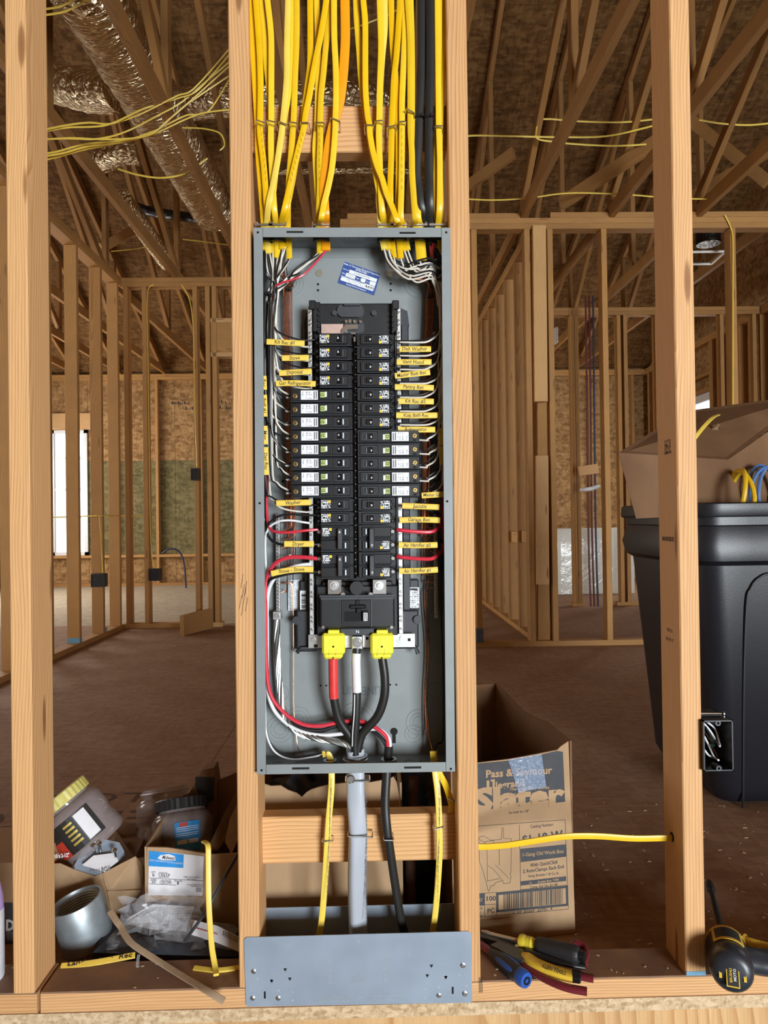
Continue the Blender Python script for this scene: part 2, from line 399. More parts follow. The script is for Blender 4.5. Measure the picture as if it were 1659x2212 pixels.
# stamps, marks and blue paint on the studs
m = MB()
M0 = basis(P(1421, 968, 0.045) + Vector((0, 0, 0)), (0, 1, 0), (0, 0, 1)); xst = XS[3] - ST / 2 - .0006
def onside(px, py, yy):
    p = P(px, py, yy); p.x = xst; return basis(p, (0, -1, 0), (0, 0, 1))
m.text('No 2', onside(1430, 962, 0.04), 0.013, bold=0.01)
m.text('AUDITED', onside(1430, 953, 0.04), 0.007)
m.text('KD HT', onside(1430, 970, 0.04), 0.009)
m.text('HEM-FIR', onside(1430, 978, 0.04), 0.009, bold=0.01)
m.text('RIVERSIDE', onside(1425, 1165, 0.045), 0.012, bold=0.01)
m.text('104 51', onside(1428, 1362, 0.045), 0.010)
m.text('RD 8 17', onside(1430, 1382, 0.045), 0.010)
m.build('lumber_stamp', 'print_black', wf)
m = MB()
for x, lean in ((1060, 0.2), (1066, -0.25), (1063, 0.05)):
    p = P(x - 25, 2128, -0.0006); m.box((p.x, -.0008, p.z - .014), (p.x + .0008, -.0003, p.z + .014))
for (a, b) in ((525, 1240), (528, 1262), (522, 1285), (531, 1270), (526, 1300), (533, 1255), (535, 1290)):
    p = P(a, b, 0); m.add([(p.x, -.0006, p.z), (p.x + .0007, -.0006, p.z), (p.x - .004, -.0006, p.z - .026), (p.x - .0047, -.0006, p.z - .026)], [(0, 1, 2, 3)])
p = P(553, 1664, 0); m.box((p.x - .002, -.0007, p.z - .0006), (p.x + .0025, -.0003, p.z + .0006))
m.build('pencil_marks', 'print_black', wf)
plain('blue_paint', (0.16, 0.33, 0.46), 0.7)
plain('grey_paint', (0.10, 0.12, 0.14), 0.8)
xa, xb = XS[3] - ST / 2, XS[3] + ST / 2
MB().box((xa + .001, -.0006, .0385), (xb - .001, -.0002, .0465)).build('paint_mark', 'blue_paint', wf)
# ---- roof: ridge along x, sheathing sheets and trusses
ce = empty('ceiling', (0, 5, 4), kind='structure')
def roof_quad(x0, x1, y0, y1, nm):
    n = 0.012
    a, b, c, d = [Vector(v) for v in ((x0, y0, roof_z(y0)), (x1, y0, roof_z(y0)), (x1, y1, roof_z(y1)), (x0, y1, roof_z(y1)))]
    MB().prism([a, b, c, d], (0, 0, n)).build(nm, 'osb_roof_dim', ce)
cw = 1.22 / math.sqrt(1 + .45 ** 2)
yy = YB + 0.02; j = 0
while yy > 1.65:
    y0 = max(yy - cw, 1.62); x = XL - 0.2 - (1.22 if j % 2 else 0)
    while x < XR + .2:
        x0, x1 = max(x, XL - .2), min(x + 2.44, XR + .2)
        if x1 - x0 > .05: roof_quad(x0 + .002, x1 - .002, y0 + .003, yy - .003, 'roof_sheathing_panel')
        x += 2.44
    yy -= cw; j += 1
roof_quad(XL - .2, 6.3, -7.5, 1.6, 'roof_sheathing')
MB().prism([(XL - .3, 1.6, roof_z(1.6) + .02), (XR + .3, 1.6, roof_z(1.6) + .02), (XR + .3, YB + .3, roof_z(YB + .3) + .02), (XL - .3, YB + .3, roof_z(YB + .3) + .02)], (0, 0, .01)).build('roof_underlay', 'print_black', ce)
TB0, TB1 = 2.957, 3.046
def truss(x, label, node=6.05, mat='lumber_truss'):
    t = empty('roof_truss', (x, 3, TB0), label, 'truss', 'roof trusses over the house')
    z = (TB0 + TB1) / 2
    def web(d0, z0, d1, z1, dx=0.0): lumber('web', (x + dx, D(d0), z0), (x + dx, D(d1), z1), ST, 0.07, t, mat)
    lumber('bottom_chord', (x, 0.05, z), (x, YB - .1, z), ST, SW, t, mat)
    lumber('top_chord', (x, 1.62, roof_z(1.62) - .06), (x, YB - .1, roof_z(YB - .1) - .05), ST, SW, t, mat)
    web(3.65, TB1, 3.65, roof_z(D(3.65)) - .1)
    web(node, TB1 + .02, 3.55, TB1 + .02 + (node - 3.55) * .62)
    web(6.1, TB1, 6.1, roof_z(D(6.1)) - .1)
    web(8.0, TB1 + .02, 6.15, roof_z(D(6.15)) - .12)
    web(8.0, TB1, 8.0, roof_z(D(8.0)) - .1)
    web(3.62, TB1 + .02, 1.5, 4.9)
    return t
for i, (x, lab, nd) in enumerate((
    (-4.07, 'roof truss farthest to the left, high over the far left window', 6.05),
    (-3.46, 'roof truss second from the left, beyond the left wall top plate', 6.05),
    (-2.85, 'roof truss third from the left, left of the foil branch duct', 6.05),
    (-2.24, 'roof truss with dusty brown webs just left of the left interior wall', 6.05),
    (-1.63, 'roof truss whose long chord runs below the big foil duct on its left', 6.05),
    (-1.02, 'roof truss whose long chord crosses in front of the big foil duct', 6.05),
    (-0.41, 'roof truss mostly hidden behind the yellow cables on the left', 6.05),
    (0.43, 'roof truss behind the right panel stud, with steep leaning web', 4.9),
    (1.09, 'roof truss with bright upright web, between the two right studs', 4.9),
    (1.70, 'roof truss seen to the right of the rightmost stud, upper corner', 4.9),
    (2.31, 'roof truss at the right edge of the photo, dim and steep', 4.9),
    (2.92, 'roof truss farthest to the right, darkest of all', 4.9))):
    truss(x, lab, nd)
def brace(a, ya, b, yb, label, mat='lumber_dim', w=SW, t=ST):
    o = lumber('lateral_brace', P(*a, ya), P(*b, yb), w, t, None, mat, (0, 0, 1)); tag(o, label, 'brace', 'loose braces among the trusses')
brace((1212, 440), 3.6, (1440, 292), 3.0, 'pale diagonal brace rising to the right above the right top plate')
brace((985, 420), 4.6, (1110, 330), 4.2, 'dusty diagonal brace just right of the panel stud below the looped cable')
brace((1480, 250), 4.4, (1659, 395), 3.9, 'dim brace falling to the right beyond the rightmost stud')
brace((1490, 425), 5.0, (1659, 330), 4.4, 'dim brace rising to the right edge above the right plate')
brace((220, 535), 5.6, (320, 480), 5.9, 'short brown brace beside the small foil duct, left')
# gable ends, eave walls and the garage shell
def wallbox(name, a, b, mat='osb', par=None): return MB().box(a, b).build(name, mat, par)
wb = empty('wall_back', (0, YB, 0), kind='structure')
xw0, xw1 = P(112, 1000, YB).x, P(190, 1000, YB).x
zw0, zw1 = P(130, 1200, YB).z, P(130, 930, YB).z
for (x0, x1, z0, z1, mt) in ((XL, xw0, 0, 3, 'osb'), (xw0, xw1, zw1, 3, 'osb'), (xw0, xw1, 0, zw0, 'osb')):
    wallbox('sheathing_panel', (x0 + .002, YB, z0 + .002), (x1 - .002, YB + .012, z1 - .002), mt, wb)
x = xw1
while x < XR:
    x1 = min(x + 1.22, XR)
    olive = x < -1.2
    for z0, z1, mt in ((0, .40, 'osb'), (.40, 1.75, 'osb_olive' if olive else 'osb'), (1.75, 3.0, 'osb')):
        wallbox('sheathing_panel', (x + .002, YB, z0 + .002), (x1 - .002, YB + .012, z1 - .002), mt, wb)
    x = x1
x = XL + .3
while x < XR:
    if not (xw0 - .05 < x < xw1 + .05): stud(wb, x, YB - SW / 2, mat='lumber_dim')
    else: stud(wb, x, YB - SW / 2, z1=zw0 - .04, mat='lumber_dim')
    x += .61
lumber('sole_plate', (XL, YB - SW / 2, .019), (XR, YB - SW / 2, .019), SW, ST, wb, 'lumber_dim', (0, 1, 0))
lumber('top_plate', (XL, YB - SW / 2, H + .019), (XR, YB - SW / 2, H + .019), SW, ST, wb, 'lumber_dim', (0, 1, 0))
lumber('top_plate', (XL, YB - SW / 2, H + .058), (XR, YB - SW / 2, H + .058), SW, ST, wb, 'lumber_dim', (0, 1, 0))
lumber('window_sill_plate', (XL, YB - SW / 2, zw0 - .02), (XR - 1, YB - SW / 2, zw0 - .02), SW, ST, wb, 'lumber_dim', (0, 1, 0))
lumber('window_header', (xw0 - .1, YB - .03, zw1 + .12), (xw1 + .1, YB - .03, zw1 + .12), .04, .23, wb, 'lumber_pale', (0, 1, 0))
for a_, b_ in (((xw1, YB + .013, 0), (XR, YB + .03, 3.1)), ((XL, YB + .013, 0), (xw0, YB + .03, 3.1)), ((xw0, YB + .013, zw1), (xw1, YB + .03, 3.1)), ((xw0, YB + .013, 0), (xw1, YB + .03, zw0))): wallbox('house_wrap', a_, b_, 'osb_olive', wb)
m = MB()
for px, py in ((390, 870), (470, 868), (480, 880), (420, 882)):
    for q in range(9):
        c_ = P(px - 18 + q * 4.5, py, YB - .001); m.box(c_ + Vector((-.009, -.0006, -.02)), c_ + Vector((.009 - .004 * (q % 3), 0, .02 - .012 * (q * 2 % 3))))
tag(m.build('sheathing_print', 'print_black', wb), kind='stuff')
plain('vinyl_white', (0.75, 0.76, 0.76), 0.4)
w1 = empty('window_1', ((xw0 + xw1) / 2, YB, zw0), kind='structure')
m = MB(); fw = .045
m.box((xw0, YB - .03, zw0), (xw0 + fw, YB + .03, zw1)); m.box((xw1 - fw, YB - .03, zw0), (xw1, YB + .03, zw1))
m.box((xw0, YB - .03, zw0), (xw1, YB + .03, zw0 + fw)); m.box((xw0, YB - .03, zw1 - fw), (xw1, YB + .03, zw1))
m.build('window_frame', 'vinyl_white', w1)
for py in (990, 1058, 1118):
    z = P(130, py, YB).z
    MB().box((xw0 + fw, YB - .02, z - .018), (xw1 - fw, YB + .02, z + .018)).build('window_bar', 'vinyl_white', w1)
gl = bpy.data.materials.new('window_glass'); nt, b = nodes_of(gl)
b.inputs['Base Color'].default_value = (1, 1, 1, 1); b.inputs['Transmission Weight'].default_value = 1; b.inputs['Roughness'].default_value = 0; b.inputs['IOR'].default_value = 1.02
_tc = N(nt, 'ShaderNodeTexCoord'); _nz = N(nt, 'ShaderNodeTexNoise'); nt.links.new(_tc.outputs['Object'], _nz.inputs['Vector']); bump(nt, b, _nz.outputs['Fac'], 0.02)
MATS['window_glass'] = gl
MB().box((xw0 + fw, YB - .003, zw0 + fw), (xw1 - fw, YB + .003, zw1 - fw)).build('pane', 'window_glass', w1)
wr = empty('wall_right', (XR, 4, 0), kind='structure')
yr0, yr1 = D(8.05), D(9.6); zr0, zr1 = 1.55, 2.32
for a, b_ in (((XR, -7.3 + 7.3, 0), (XR + .012, yr0, 4.0)), ((XR, yr1, 0), (XR + .012, YB + .012, 4.0)), ((XR, yr0, 0), (XR + .012, yr1, zr0)), ((XR, yr0, zr1), (XR + .012, yr1, 4.0)), ((XR, 0, 4.0), (XR + .012, YB, 6.4))):
    wallbox('sheathing_panel', a, b_, 'osb', wr)
y = 0.4
while y < YB:
    if not yr0 - .05 < y < yr1 + .05: stud(wr, XR - SW / 2, y, w=SW, t=ST, mat='lumber_dim')
    y += .406
for yv in (yr0 - .02, yr0 - .058, yr1 + .02): stud(wr, XR - SW / 2, yv, w=SW, t=ST, mat='lumber_dim')
for z in (H + .019, H + .058, zr1 + .02, zr1 + .2): lumber('plate', (XR - SW / 2, 0.1, z) if z > H else (XR - SW / 2, yr0, z), (XR - SW / 2, YB - .1, z) if z > H else (XR - SW / 2, yr1, z), SW, ST, wr, 'lumber_dim')
w2 = empty('window_2', (XR, yr0, zr0), kind='structure')
m = MB(); m.box((XR - .03, yr0, zr0), (XR + .03, yr0 + fw, zr1)); m.box((XR - .03, yr1 - fw, zr0), (XR + .03, yr1, zr1)); m.box((XR - .03, yr0, zr0), (XR + .03, yr1, zr0 + fw)); m.box((XR - .03, yr0, zr1 - .09), (XR + .03, yr1, zr1)); m.build('window_frame', 'vinyl_white', w2)
MB().box((XR - .003, yr0 + fw, zr0 + fw), (XR + .003, yr1 - fw, zr1 - .09)).build('pane', 'window_glass', w2)
wl = empty('wall_left', (XL, 4, 0), kind='structure')
for a, b_ in (((XL - .012, 0, 0), (XL, YB + .012, 6.4)),): wallbox('sheathing_panel', a, b_, 'osb', wl)
y = 0.4
while y < YB: stud(wl, XL + SW / 2, y, w=SW, t=ST, mat='lumber_dim'); y += .61
wg = empty('wall_garage', (0, -7.2, -.45), kind='structure')
for a, b_ in (((-4.45, -7.25, -.45), (-4.4, 0, 5.4)), ((6.2, -7.25, -.45), (6.25, 0, 5.4)), ((-4.4, -7.25, -.45), (1.9, -7.2, 2.6)), ((4.7, -7.25, -.45), (6.2, -7.2, 2.6)), ((1.9, -7.25, 2.1), (4.7, -7.2, 2.6)), ((4.0, 0, -.45), (6.2, .05, 5.5))):
    wallbox('sheathing_panel', a, b_, 'osb', wg)
# ---- left interior walls
wi = empty('wall_interior_left', (-1.7, D(6.0), 0), kind='structure')
yL = D(6.0) + SW / 2
for px in (277, 317, 426, 453, 467):
    x = P(px, 900, yL).x; stud(wi, x, yL, mat='lumber_dim')
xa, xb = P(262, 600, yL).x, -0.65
for z in (H + .019, H + .0575): lumber('top_plate', (xa, yL, z), (xb, yL, z), SW, ST, wi, 'lumber_dim', (0, 1, 0))
lumber('sole_plate', (xa, yL, .019), (P(398, 1340, yL).x, yL, .019), SW, ST, wi, 'lumber_dim', (0, 1, 0))
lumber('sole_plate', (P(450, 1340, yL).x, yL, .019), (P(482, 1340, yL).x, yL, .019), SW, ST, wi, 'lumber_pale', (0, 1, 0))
zh0, zh1 = P(480, 763, yL).z, P(480, 700, yL).z
lumber('header', (P(457, 700, yL).x, yL - .02, (zh0 + zh1) / 2), (xb, yL - .02, (zh0 + zh1) / 2), .04, zh1 - zh0, wi, 'lumber_dim', (0, 1, 0))
lumber('header_plate', (P(457, 700, yL).x, yL, zh0 - .02), (xb, yL, zh0 - .02), SW, ST, wi, 'lumber_pale', (0, 1, 0))
lumber('header_plate', (P(457, 700, yL).x, yL, zh1 + .02), (xb, yL, zh1 + .02), SW, ST, wi, 'lumber_pale', (0, 1, 0))
ws = empty('wall_interior_left_return', (-2.12, D(4.2), 0), kind='structure')
xr = -2.12
for d in (5.92, 5.55, 5.10, 4.66, 4.2, 3.8, 3.4): 
    o = stud(ws, xr, D(d), w=SW, t=ST, mat='lumber_dim')
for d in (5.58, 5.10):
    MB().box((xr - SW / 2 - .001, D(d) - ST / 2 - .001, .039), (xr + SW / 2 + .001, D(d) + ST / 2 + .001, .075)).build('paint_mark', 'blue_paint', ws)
for z in (H + .019, H + .0575): lumber('top_plate', (xr, D(2.6), z), (xr, D(6.0), z), SW, ST, ws, 'lumber_dim')
lumber('sole_plate', (xr, D(2.6), .019), (xr, D(6.0), .019), SW, ST, ws, 'lumber_dim')
# ---- right interior walls
wq = empty('wall_interior_right', (1.5, D(4.85), 0), kind='structure')
yR = D(4.85) + SW / 2
xa = P(735, 460, yR).x
for z in (H + .019, H + .0575): lumber('top_plate', (xa, yR, z), (XR - .1, yR, z), SW, ST, wq, 'lumber_dim', (0, 1, 0))
lumber('top_plate', (xa + .05, yR, H + .096), (xa + .3, yR, H + .096), SW, ST, wq, 'lumber_dim', (0, 1, 0))
lumber('top_plate', (P(840, 440, yR).x, yR + .01, H + .096), (P(1135, 440, yR).x, yR + .01, H + .096), SW, ST, wq, 'lumber_dim', (0, 1, 0))
lumber('top_plate', (P(1185, 440, yR).x, yR, H + .096), (XR - .1, yR, H + .096), SW, ST, wq, 'lumber_dim', (0, 1, 0))
lumber('sole_plate', (P(1000, 1400, yR).x, yR, .019), (XR - .1, yR, .019), SW, ST, wq, 'lumber_dim', (0, 1, 0))
for px, mt in ((740, 'lumber_dim'), (1029, 'lumber_dim'), (1143, 'lumber_dim'), (1192, 'lumber_dim'), (1308, 'lumber_dim'), (1585, 'lumber_dim'), (1440, 'lumber_dim'), (1720, 'lumber_dim')):
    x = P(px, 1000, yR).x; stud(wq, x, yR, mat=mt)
x = P(1029, 1000, yR).x
MB().box((x - .024, yR - .05, .0385), (x + .024, yR + .05, .13)).build('paint_mark', 'grey_paint', wq)
lumber('nailed_board', P(1168, 868, yR - .06), P(1164, 488, yR - .06), .09, ST, wq, 'lumber_pale')
lumber('nailed_board', P(1172, 1262, yR - .06), P(1170, 985, yR - .06), .085, ST, wq, 'lumber_pale')
lumber('nailed_board', P(1174, 1390, yR + .02), P(1171, 480, yR + .02), .085, ST, wq, 'lumber_dim')
wt = empty('wall_interior_right_return', (1.19, D(6), 0), kind='structure')
for d in (5.1, 5.5, 5.9, 6.3, 6.7, 7.1, 7.5): stud(wt, 1.19, D(d), w=SW, t=ST, mat='lumber_dim')
for z in (H + .019, H + .0575): lumber('top_plate', (1.19, D(4.95), z), (1.19, D(7.6), z), SW, ST, wt, 'lumber_dim')
lumber('sole_plate', (1.19, D(4.95), .019), (1.19, D(7.6), .019), SW, ST, wt, 'lumber_dim')
for d in (5.3, 5.7): lumber('blocking', (1.19, D(d) - .18, P(1125, 1160, D(d)).z), (1.19, D(d) + .18, P(1125, 1160, D(d)).z), ST, SW, wt, 'lumber_pale')
wu = empty('wall_interior_bath', (2.2, D(7), 0), kind='structure')
y3 = D(7.0)
for px in (1238, 1247, 1338, 1352, 1420, 1478, 1560, 1630): stud(wu, P(px, 1000, y3).x, y3, mat='lumber_dim')
for z in (H + .019, H + .0575): lumber('top_plate', (P(1190, 600, y3).x, y3, z), (XR - .1, y3, z), SW, ST, wu, 'lumber_dim', (0, 1, 0))
lumber('sole_plate', (P(1235, 1300, y3).x, y3, .019), (P(1262, 1300, y3).x, y3, .019), SW, ST, wu, 'lumber_dim', (0, 1, 0))
lumber('sole_plate', (P(1330, 1300, y3).x, y3, .019), (XR, y3, .019), SW, ST, wu, 'lumber_dim', (0, 1, 0))
lumber('blocking', P(1250, 1018, y3 - .5), P(1292, 1012, y3 - .5), SW, ST, wu, 'lumber', (0, 0, 1))
# ================================================================ the electrical panel
plain('panel_grey', (0.245, 0.264, 0.264), 0.42, var=0.05, scale=30, spec=0.5)
plain('hole_dark', (0.008, 0.008, 0.008), 0.9)  # flat dark pieces stand in for the shade inside holes, slots and recesses
plain('black_plastic', (0.012, 0.0125, 0.014), 0.38, var=0.15)
plain('wing_plastic', (0.028, 0.031, 0.036), 0.45, var=0.12, scale=90, bmp=0.1)
plain('breaker_body', (0.0125, 0.013, 0.015), 0.32, var=0.12)
plain('breaker_rim', (0.050, 0.053, 0.060), 0.36, var=0.1)
plain('toggle_black', (0.010, 0.010, 0.011), 0.28)
plain('tab_blue_white', (0.60, 0.68, 0.74), 0.4)
plain('label_white', (0.78, 0.79, 0.80), 0.55, var=0.03)
plain('print_grey', (0.16, 0.16, 0.17), 0.6)
plain('print_white', (0.80, 0.82, 0.84), 0.6)
plain('yellow_square', (0.85, 0.60, 0.05), 0.5)
plain('green_square', (0.42, 0.53, 0.15), 0.5)
plain('brass', (0.72, 0.52, 0.20), 0.28, 1.0)
plain('zinc', (0.70, 0.71, 0.70), 0.30, 1.0, var=0.12)
plain('bright_steel', (0.80, 0.82, 0.83), 0.22, 1.0)
plain('aluminium_bar', (0.78, 0.79, 0.78), 0.34, 1.0)
plain('dark_metal', (0.46, 0.42, 0.34), 0.4, 1.0)
plain('copper_bus', (0.72, 0.52, 0.45), 0.4, 0.85)
plain('copper', (0.58, 0.27, 0.15), 0.3, 1.0, var=0.3, scale=200)
plain('aluminium_strand', (0.50, 0.50, 0.48), 0.38, 1.0)
plain('wire_black', (0.012, 0.012, 0.013), 0.32)
plain('wire_white', (0.74, 0.68, 0.59), 0.38, var=0.04)
plain('wire_white_bright', (0.80, 0.81, 0.82), 0.35, var=0.03)
plain('wire_red', (0.66, 0.035, 0.06), 0.3)
plain('tape_red', (0.72, 0.05, 0.045), 0.35)
plain('nm_yellow', (0.86, 0.55, 0.02), 0.36, var=0.06, scale=25)
plain('nm_yellow_deep', (0.84, 0.49, 0.005), 0.36, var=0.06, scale=25)
plain('nm_yellow_pale', (0.88, 0.64, 0.10), 0.36, var=0.05, scale=25)
plain('nm_orange', (0.86, 0.33, 0.005), 0.36, var=0.05, scale=25)
plain('nm_black', (0.018, 0.017, 0.015), 0.4)
plain('nm_grey', (0.42, 0.45, 0.50), 0.38, var=0.05, scale=12)
plain('tag_yellow', (0.87, 0.60, 0.09), 0.5, var=0.05)
plain('lug_yellow', (0.86, 0.80, 0.05), 0.4, var=0.03)
plain('ink', (0.02, 0.018, 0.016), 0.6)
plain('ink_brown', (0.35, 0.22, 0.02), 0.6)
plain('sticker_blue', (0.025, 0.07, 0.27), 0.45, var=0.04)
plain('kraft_paper', (0.42, 0.30, 0.19), 0.8)
def print_mat(name, base, ink, sx, sy, thr):
    """rows of tiny printed blocks, like lettering too small to read"""
    m = bpy.data.materials.new(name); nt, b = nodes_of(m); L = nt.links.new
    tc = N(nt, 'ShaderNodeTexCoord'); mp = N(nt, 'ShaderNodeMapping'); mp.inputs['Scale'].default_value = (sx, 1, sy); L(tc.outputs['Object'], mp.inputs[0])
    sn = N(nt, 'ShaderNodeVectorMath', operation='FLOOR'); L(mp.outputs[0], sn.inputs[0])
    wn = N(nt, 'ShaderNodeTexWhiteNoise', noise_dimensions='3D'); L(sn.outputs[0], wn.inputs['Vector'])
    fr = N(nt, 'ShaderNodeVectorMath', operation='FRACTION'); L(mp.outputs[0], fr.inputs[0])
    sp = N(nt, 'ShaderNodeSeparateXYZ'); L(fr.outputs[0], sp.inputs[0])
    g = N(nt, 'ShaderNodeMath', operation='LESS_THAN'); L(sp.outputs[2], g.inputs[0]); g.inputs[1].default_value = 0.68
    h = N(nt, 'ShaderNodeMath', operation='LESS_THAN'); L(wn.outputs['Value'], h.inputs[0]); h.inputs[1].default_value = thr
    mu = N(nt, 'ShaderNodeMath', operation='MULTIPLY'); L(g.outputs[0], mu.inputs[0]); L(h.outputs[0], mu.inputs[1])
    mx = N(nt, 'ShaderNodeMix', data_type='RGBA'); L(mu.outputs[0], mx.inputs[0]); mx.inputs[6].default_value = (*base, 1); mx.inputs[7].default_value = (*ink, 1)
    L(mx.outputs[2], b.inputs['Base Color']); b.inputs['Roughness'].default_value = 0.5
    MATS[name] = m
print_mat('breaker_print', (0.022, 0.023, 0.026), (0.82, 0.84, 0.86), 620, 330, 0.62)
print_mat('breaker_print_dim', (0.022, 0.023, 0.026), (0.30, 0.32, 0.34), 620, 330, 0.55)
print_mat('label_print', (0.76, 0.77, 0.78), (0.25, 0.25, 0.27), 900, 260, 0.42)
print_mat('tiny_print', (0.72, 0.74, 0.77), (0.45, 0.46, 0.49), 1100, 380, 0.5)
YF = -0.012; YBK = 0.083
TL, TR, BL, BR = P(548, 491, YF), P(973, 493, YF), P(557, 1671, YF), P(981, 1668, YF)
_dn = (BL + BR - TL - TR); _a = math.atan2(-_dn.x, -_dn.z)
_c = (TL + TR + BL + BR) / 4
PF = Matrix.Translation(Vector((_c.x, 0, _c.z))) @ Matrix.Rotation(_a, 4, 'Y')
PFI = PF.inverted()
def Lc(px, py, y): return PFI @ P(px, py, y)
panel = empty('electrical_panel', mat4=PF, label='tall grey open electrical panel box between the two middle studs', cat='electrical panel')
def prect(x0, y0, x1, y1, yf):
    a, b = Lc(x0, y0, yf), Lc(x1, y1, yf)
    return min(a.x, b.x), max(a.x, b.x), min(a.z, b.z), max(a.z, b.z)
def pbox(m, x0, y0, x1, y1, yf, yb, c=0.0):
    xa, xb, za, zb = prect(x0, y0, x1, y1, yf)
    if c: return m.cbox((xa, yf, za), (xb, yb, zb), c, PF)
    return m.box((xa, yf, za), (xb, yb, zb), PF)
hw = (TR - TL).length / 2; hh = (TL - BL).length / 2
T = 0.0016
MB().box((-hw, YBK - T, -hh), (hw, YBK, hh), PF).build('back_plate', 'panel_grey', panel)
for s_ in (-1, 1):
    MB().box((s_ * hw - (T if s_ > 0 else 0), YF, -hh), (s_ * hw + (T if s_ < 0 else 0), YBK - T, hh), PF).build('side_wall', 'panel_grey', panel)
    MB().box((-hw + T, YF, s_ * hh - (T if s_ > 0 else 0)), (hw - T, YBK - T, s_ * hh + (T if s_ < 0 else 0)), PF).build('end_wall', 'panel_grey', panel)
fl_ = 0.0165
for s_ in (-1, 1):
    m = MB().box((s_ * hw, YF - .0012, -hh), (s_ * (hw - fl_), YF + .0004, hh), PF); m.build('side_flange', 'panel_grey', panel)
    m = MB().box((-hw + fl_ + .0008, YF - .0016, s_ * hh), (hw - fl_ - .0008, YF, s_ * (hh - .0175)), PF); m.build('end_flange', 'panel_grey', panel)
def disc(m, px, py, y, r, seg=12, mat=None, h=0.0004):
    c = Lc(px, py, y)
    m.lathe([(r, 0), (r, h)], PF @ Matrix.Translation((c.x, y, c.z)) @ Matrix.Rotation(math.pi / 2, 4, 'X'), seg)
    return m
m = MB()
for px, py in ((557, 502), (964, 502), (565, 1668 - 4), (974, 1661), (561, 1087), (966, 1083)): disc(m, px, py, YF - .0014, .0022)
for x0, x1, y0 in ((619, 655, 501), (863, 898, 503), (631, 668, 1660), (873, 910, 1658)):
    pbox(m, x0, y0 - 2, x1, y0 + 2, YF - .0020, YF - .0015)
tag(m.build('flange_holes', 'hole_dark', panel), kind='stuff')
def ring(m, px, py, y, r, w=0.0011, h=0.0007, nrm='back'):
    c = Lc(px, py, y)
    M = PF @ Matrix.Translation((c.x, y, c.z)) @ Matrix.Rotation(math.pi / 2, 4, 'X')
    m.lathe([(r - w, 0), (r - w * .4, h), (r + w * .4, h), (r + w, 0)], M, 32, True)
yb = YBK - T
for px, py, rs in ((630, 612, (12, 19, 26)), (602, 678, (17,)), (905, 612, (14, 22, 31)), (941, 670, (17,)), (645, 1555, (12, 19, 27)), (608, 1497, (16,)), (605, 1575, (12, 20, 28)), (770, 1560, (22, 33, 42)), (905, 1560, (12, 19, 27)), (938, 1490, (15,)), (655, 1590, (12,)), (893, 1585, (11, 18))):
    m = MB()
    for r in rs: ring(m, px, py, yb, r / 1090)
    tag(m.build('knockout', 'panel_grey', panel, smooth=True), kind='stuff')
zt = hh - T; 
for k, (px, rs) in enumerate(((655, (9, 16, 22)), (765, (12, 20, 27)), (800, (7,)))):
    c = Lc(px, 530, .035); m = MB()
    for r in rs:
        M = PF @ Matrix.Translation((c.x, .036, zt)) @ Matrix.Rotation(math.pi, 4, 'X')
        r = r / 1100; m.lathe([(r - .0011, 0), (r - .0004, .0007), (r + .0004, .0007), (r + .0011, 0)], M, 30, True)
    tag(m.build('knockout', 'panel_grey', panel, smooth=True), kind='stuff')
for k, (px, rs) in enumerate(((600, (9, 13)), (650, (9, 14)), (885, (9, 14)), (915, (9,)))):
    c = Lc(px, 1630, .035); m = MB()
    for r in rs:
        M = PF @ Matrix.Translation((c.x, .036, -zt)); r = r / 1100
        m.lathe([(r - .0011, 0), (r - .0004, .0007), (r + .0004, .0007), (r + .0011, 0)], M, 30, True)
    tag(m.build('knockout', 'panel_grey', panel, smooth=True), kind='stuff')
m = MB()
for px, py, r in ((689, 590, 8), (842, 590, 8)): disc(m, px, py, yb - .0004, r / 1090, 16)
tag(m.build('knockout_plug', 'dark_metal', panel), kind='stuff')
m = MB()
for px, py, r in ((687, 614, 2.5), (687, 627, 2.5), (844, 613, 2.5), (844, 627, 2.5), (693, 1481, 2), (705, 1481, 2), (843, 1479, 2), (856, 1479, 2), (779, 1459, 2), (851, 1580, 8), (699, 1590, 4), (611, 1040, 3), (941, 1040, 3), (610, 800, 2.5), (925, 850, 2.5), (940, 960, 3)): disc(m, px, py, yb - .0004, r / 1090, 12)
c = Lc(851, 1592, yb); m.box((c.x - .0035, yb - .0004, c.z - .012), (c.x + .0035, yb, c.z + .008), PF)
tag(m.build('back_holes', 'hole_dark', panel), kind='stuff')
m = MB(); m.text('LINE', basis(P(760, 1492, yb - .0006), (1, 0, 0), (0, 0, 1)), .024, bold=0.012, sx=.8); m.text('LINE', basis(P(803, 1491, yb - .0006), (-1, 0, 0), (0, 0, -1)), .024, bold=0.012, sx=.8)
plain('emboss_shade', (0.16, 0.185, 0.195), 0.45); m.build('embossed_lettering', 'emboss_shade', panel)  # flat letters: relief shade put into a darker grey
c0, c1 = Lc(565, 556, yb), Lc(965, 556, yb)
MB().box((-hw + T, yb - .0012, c0.z - .0006), (hw - T, yb, c0.z + .0006), PF).build('back_seam', 'panel_grey', panel)
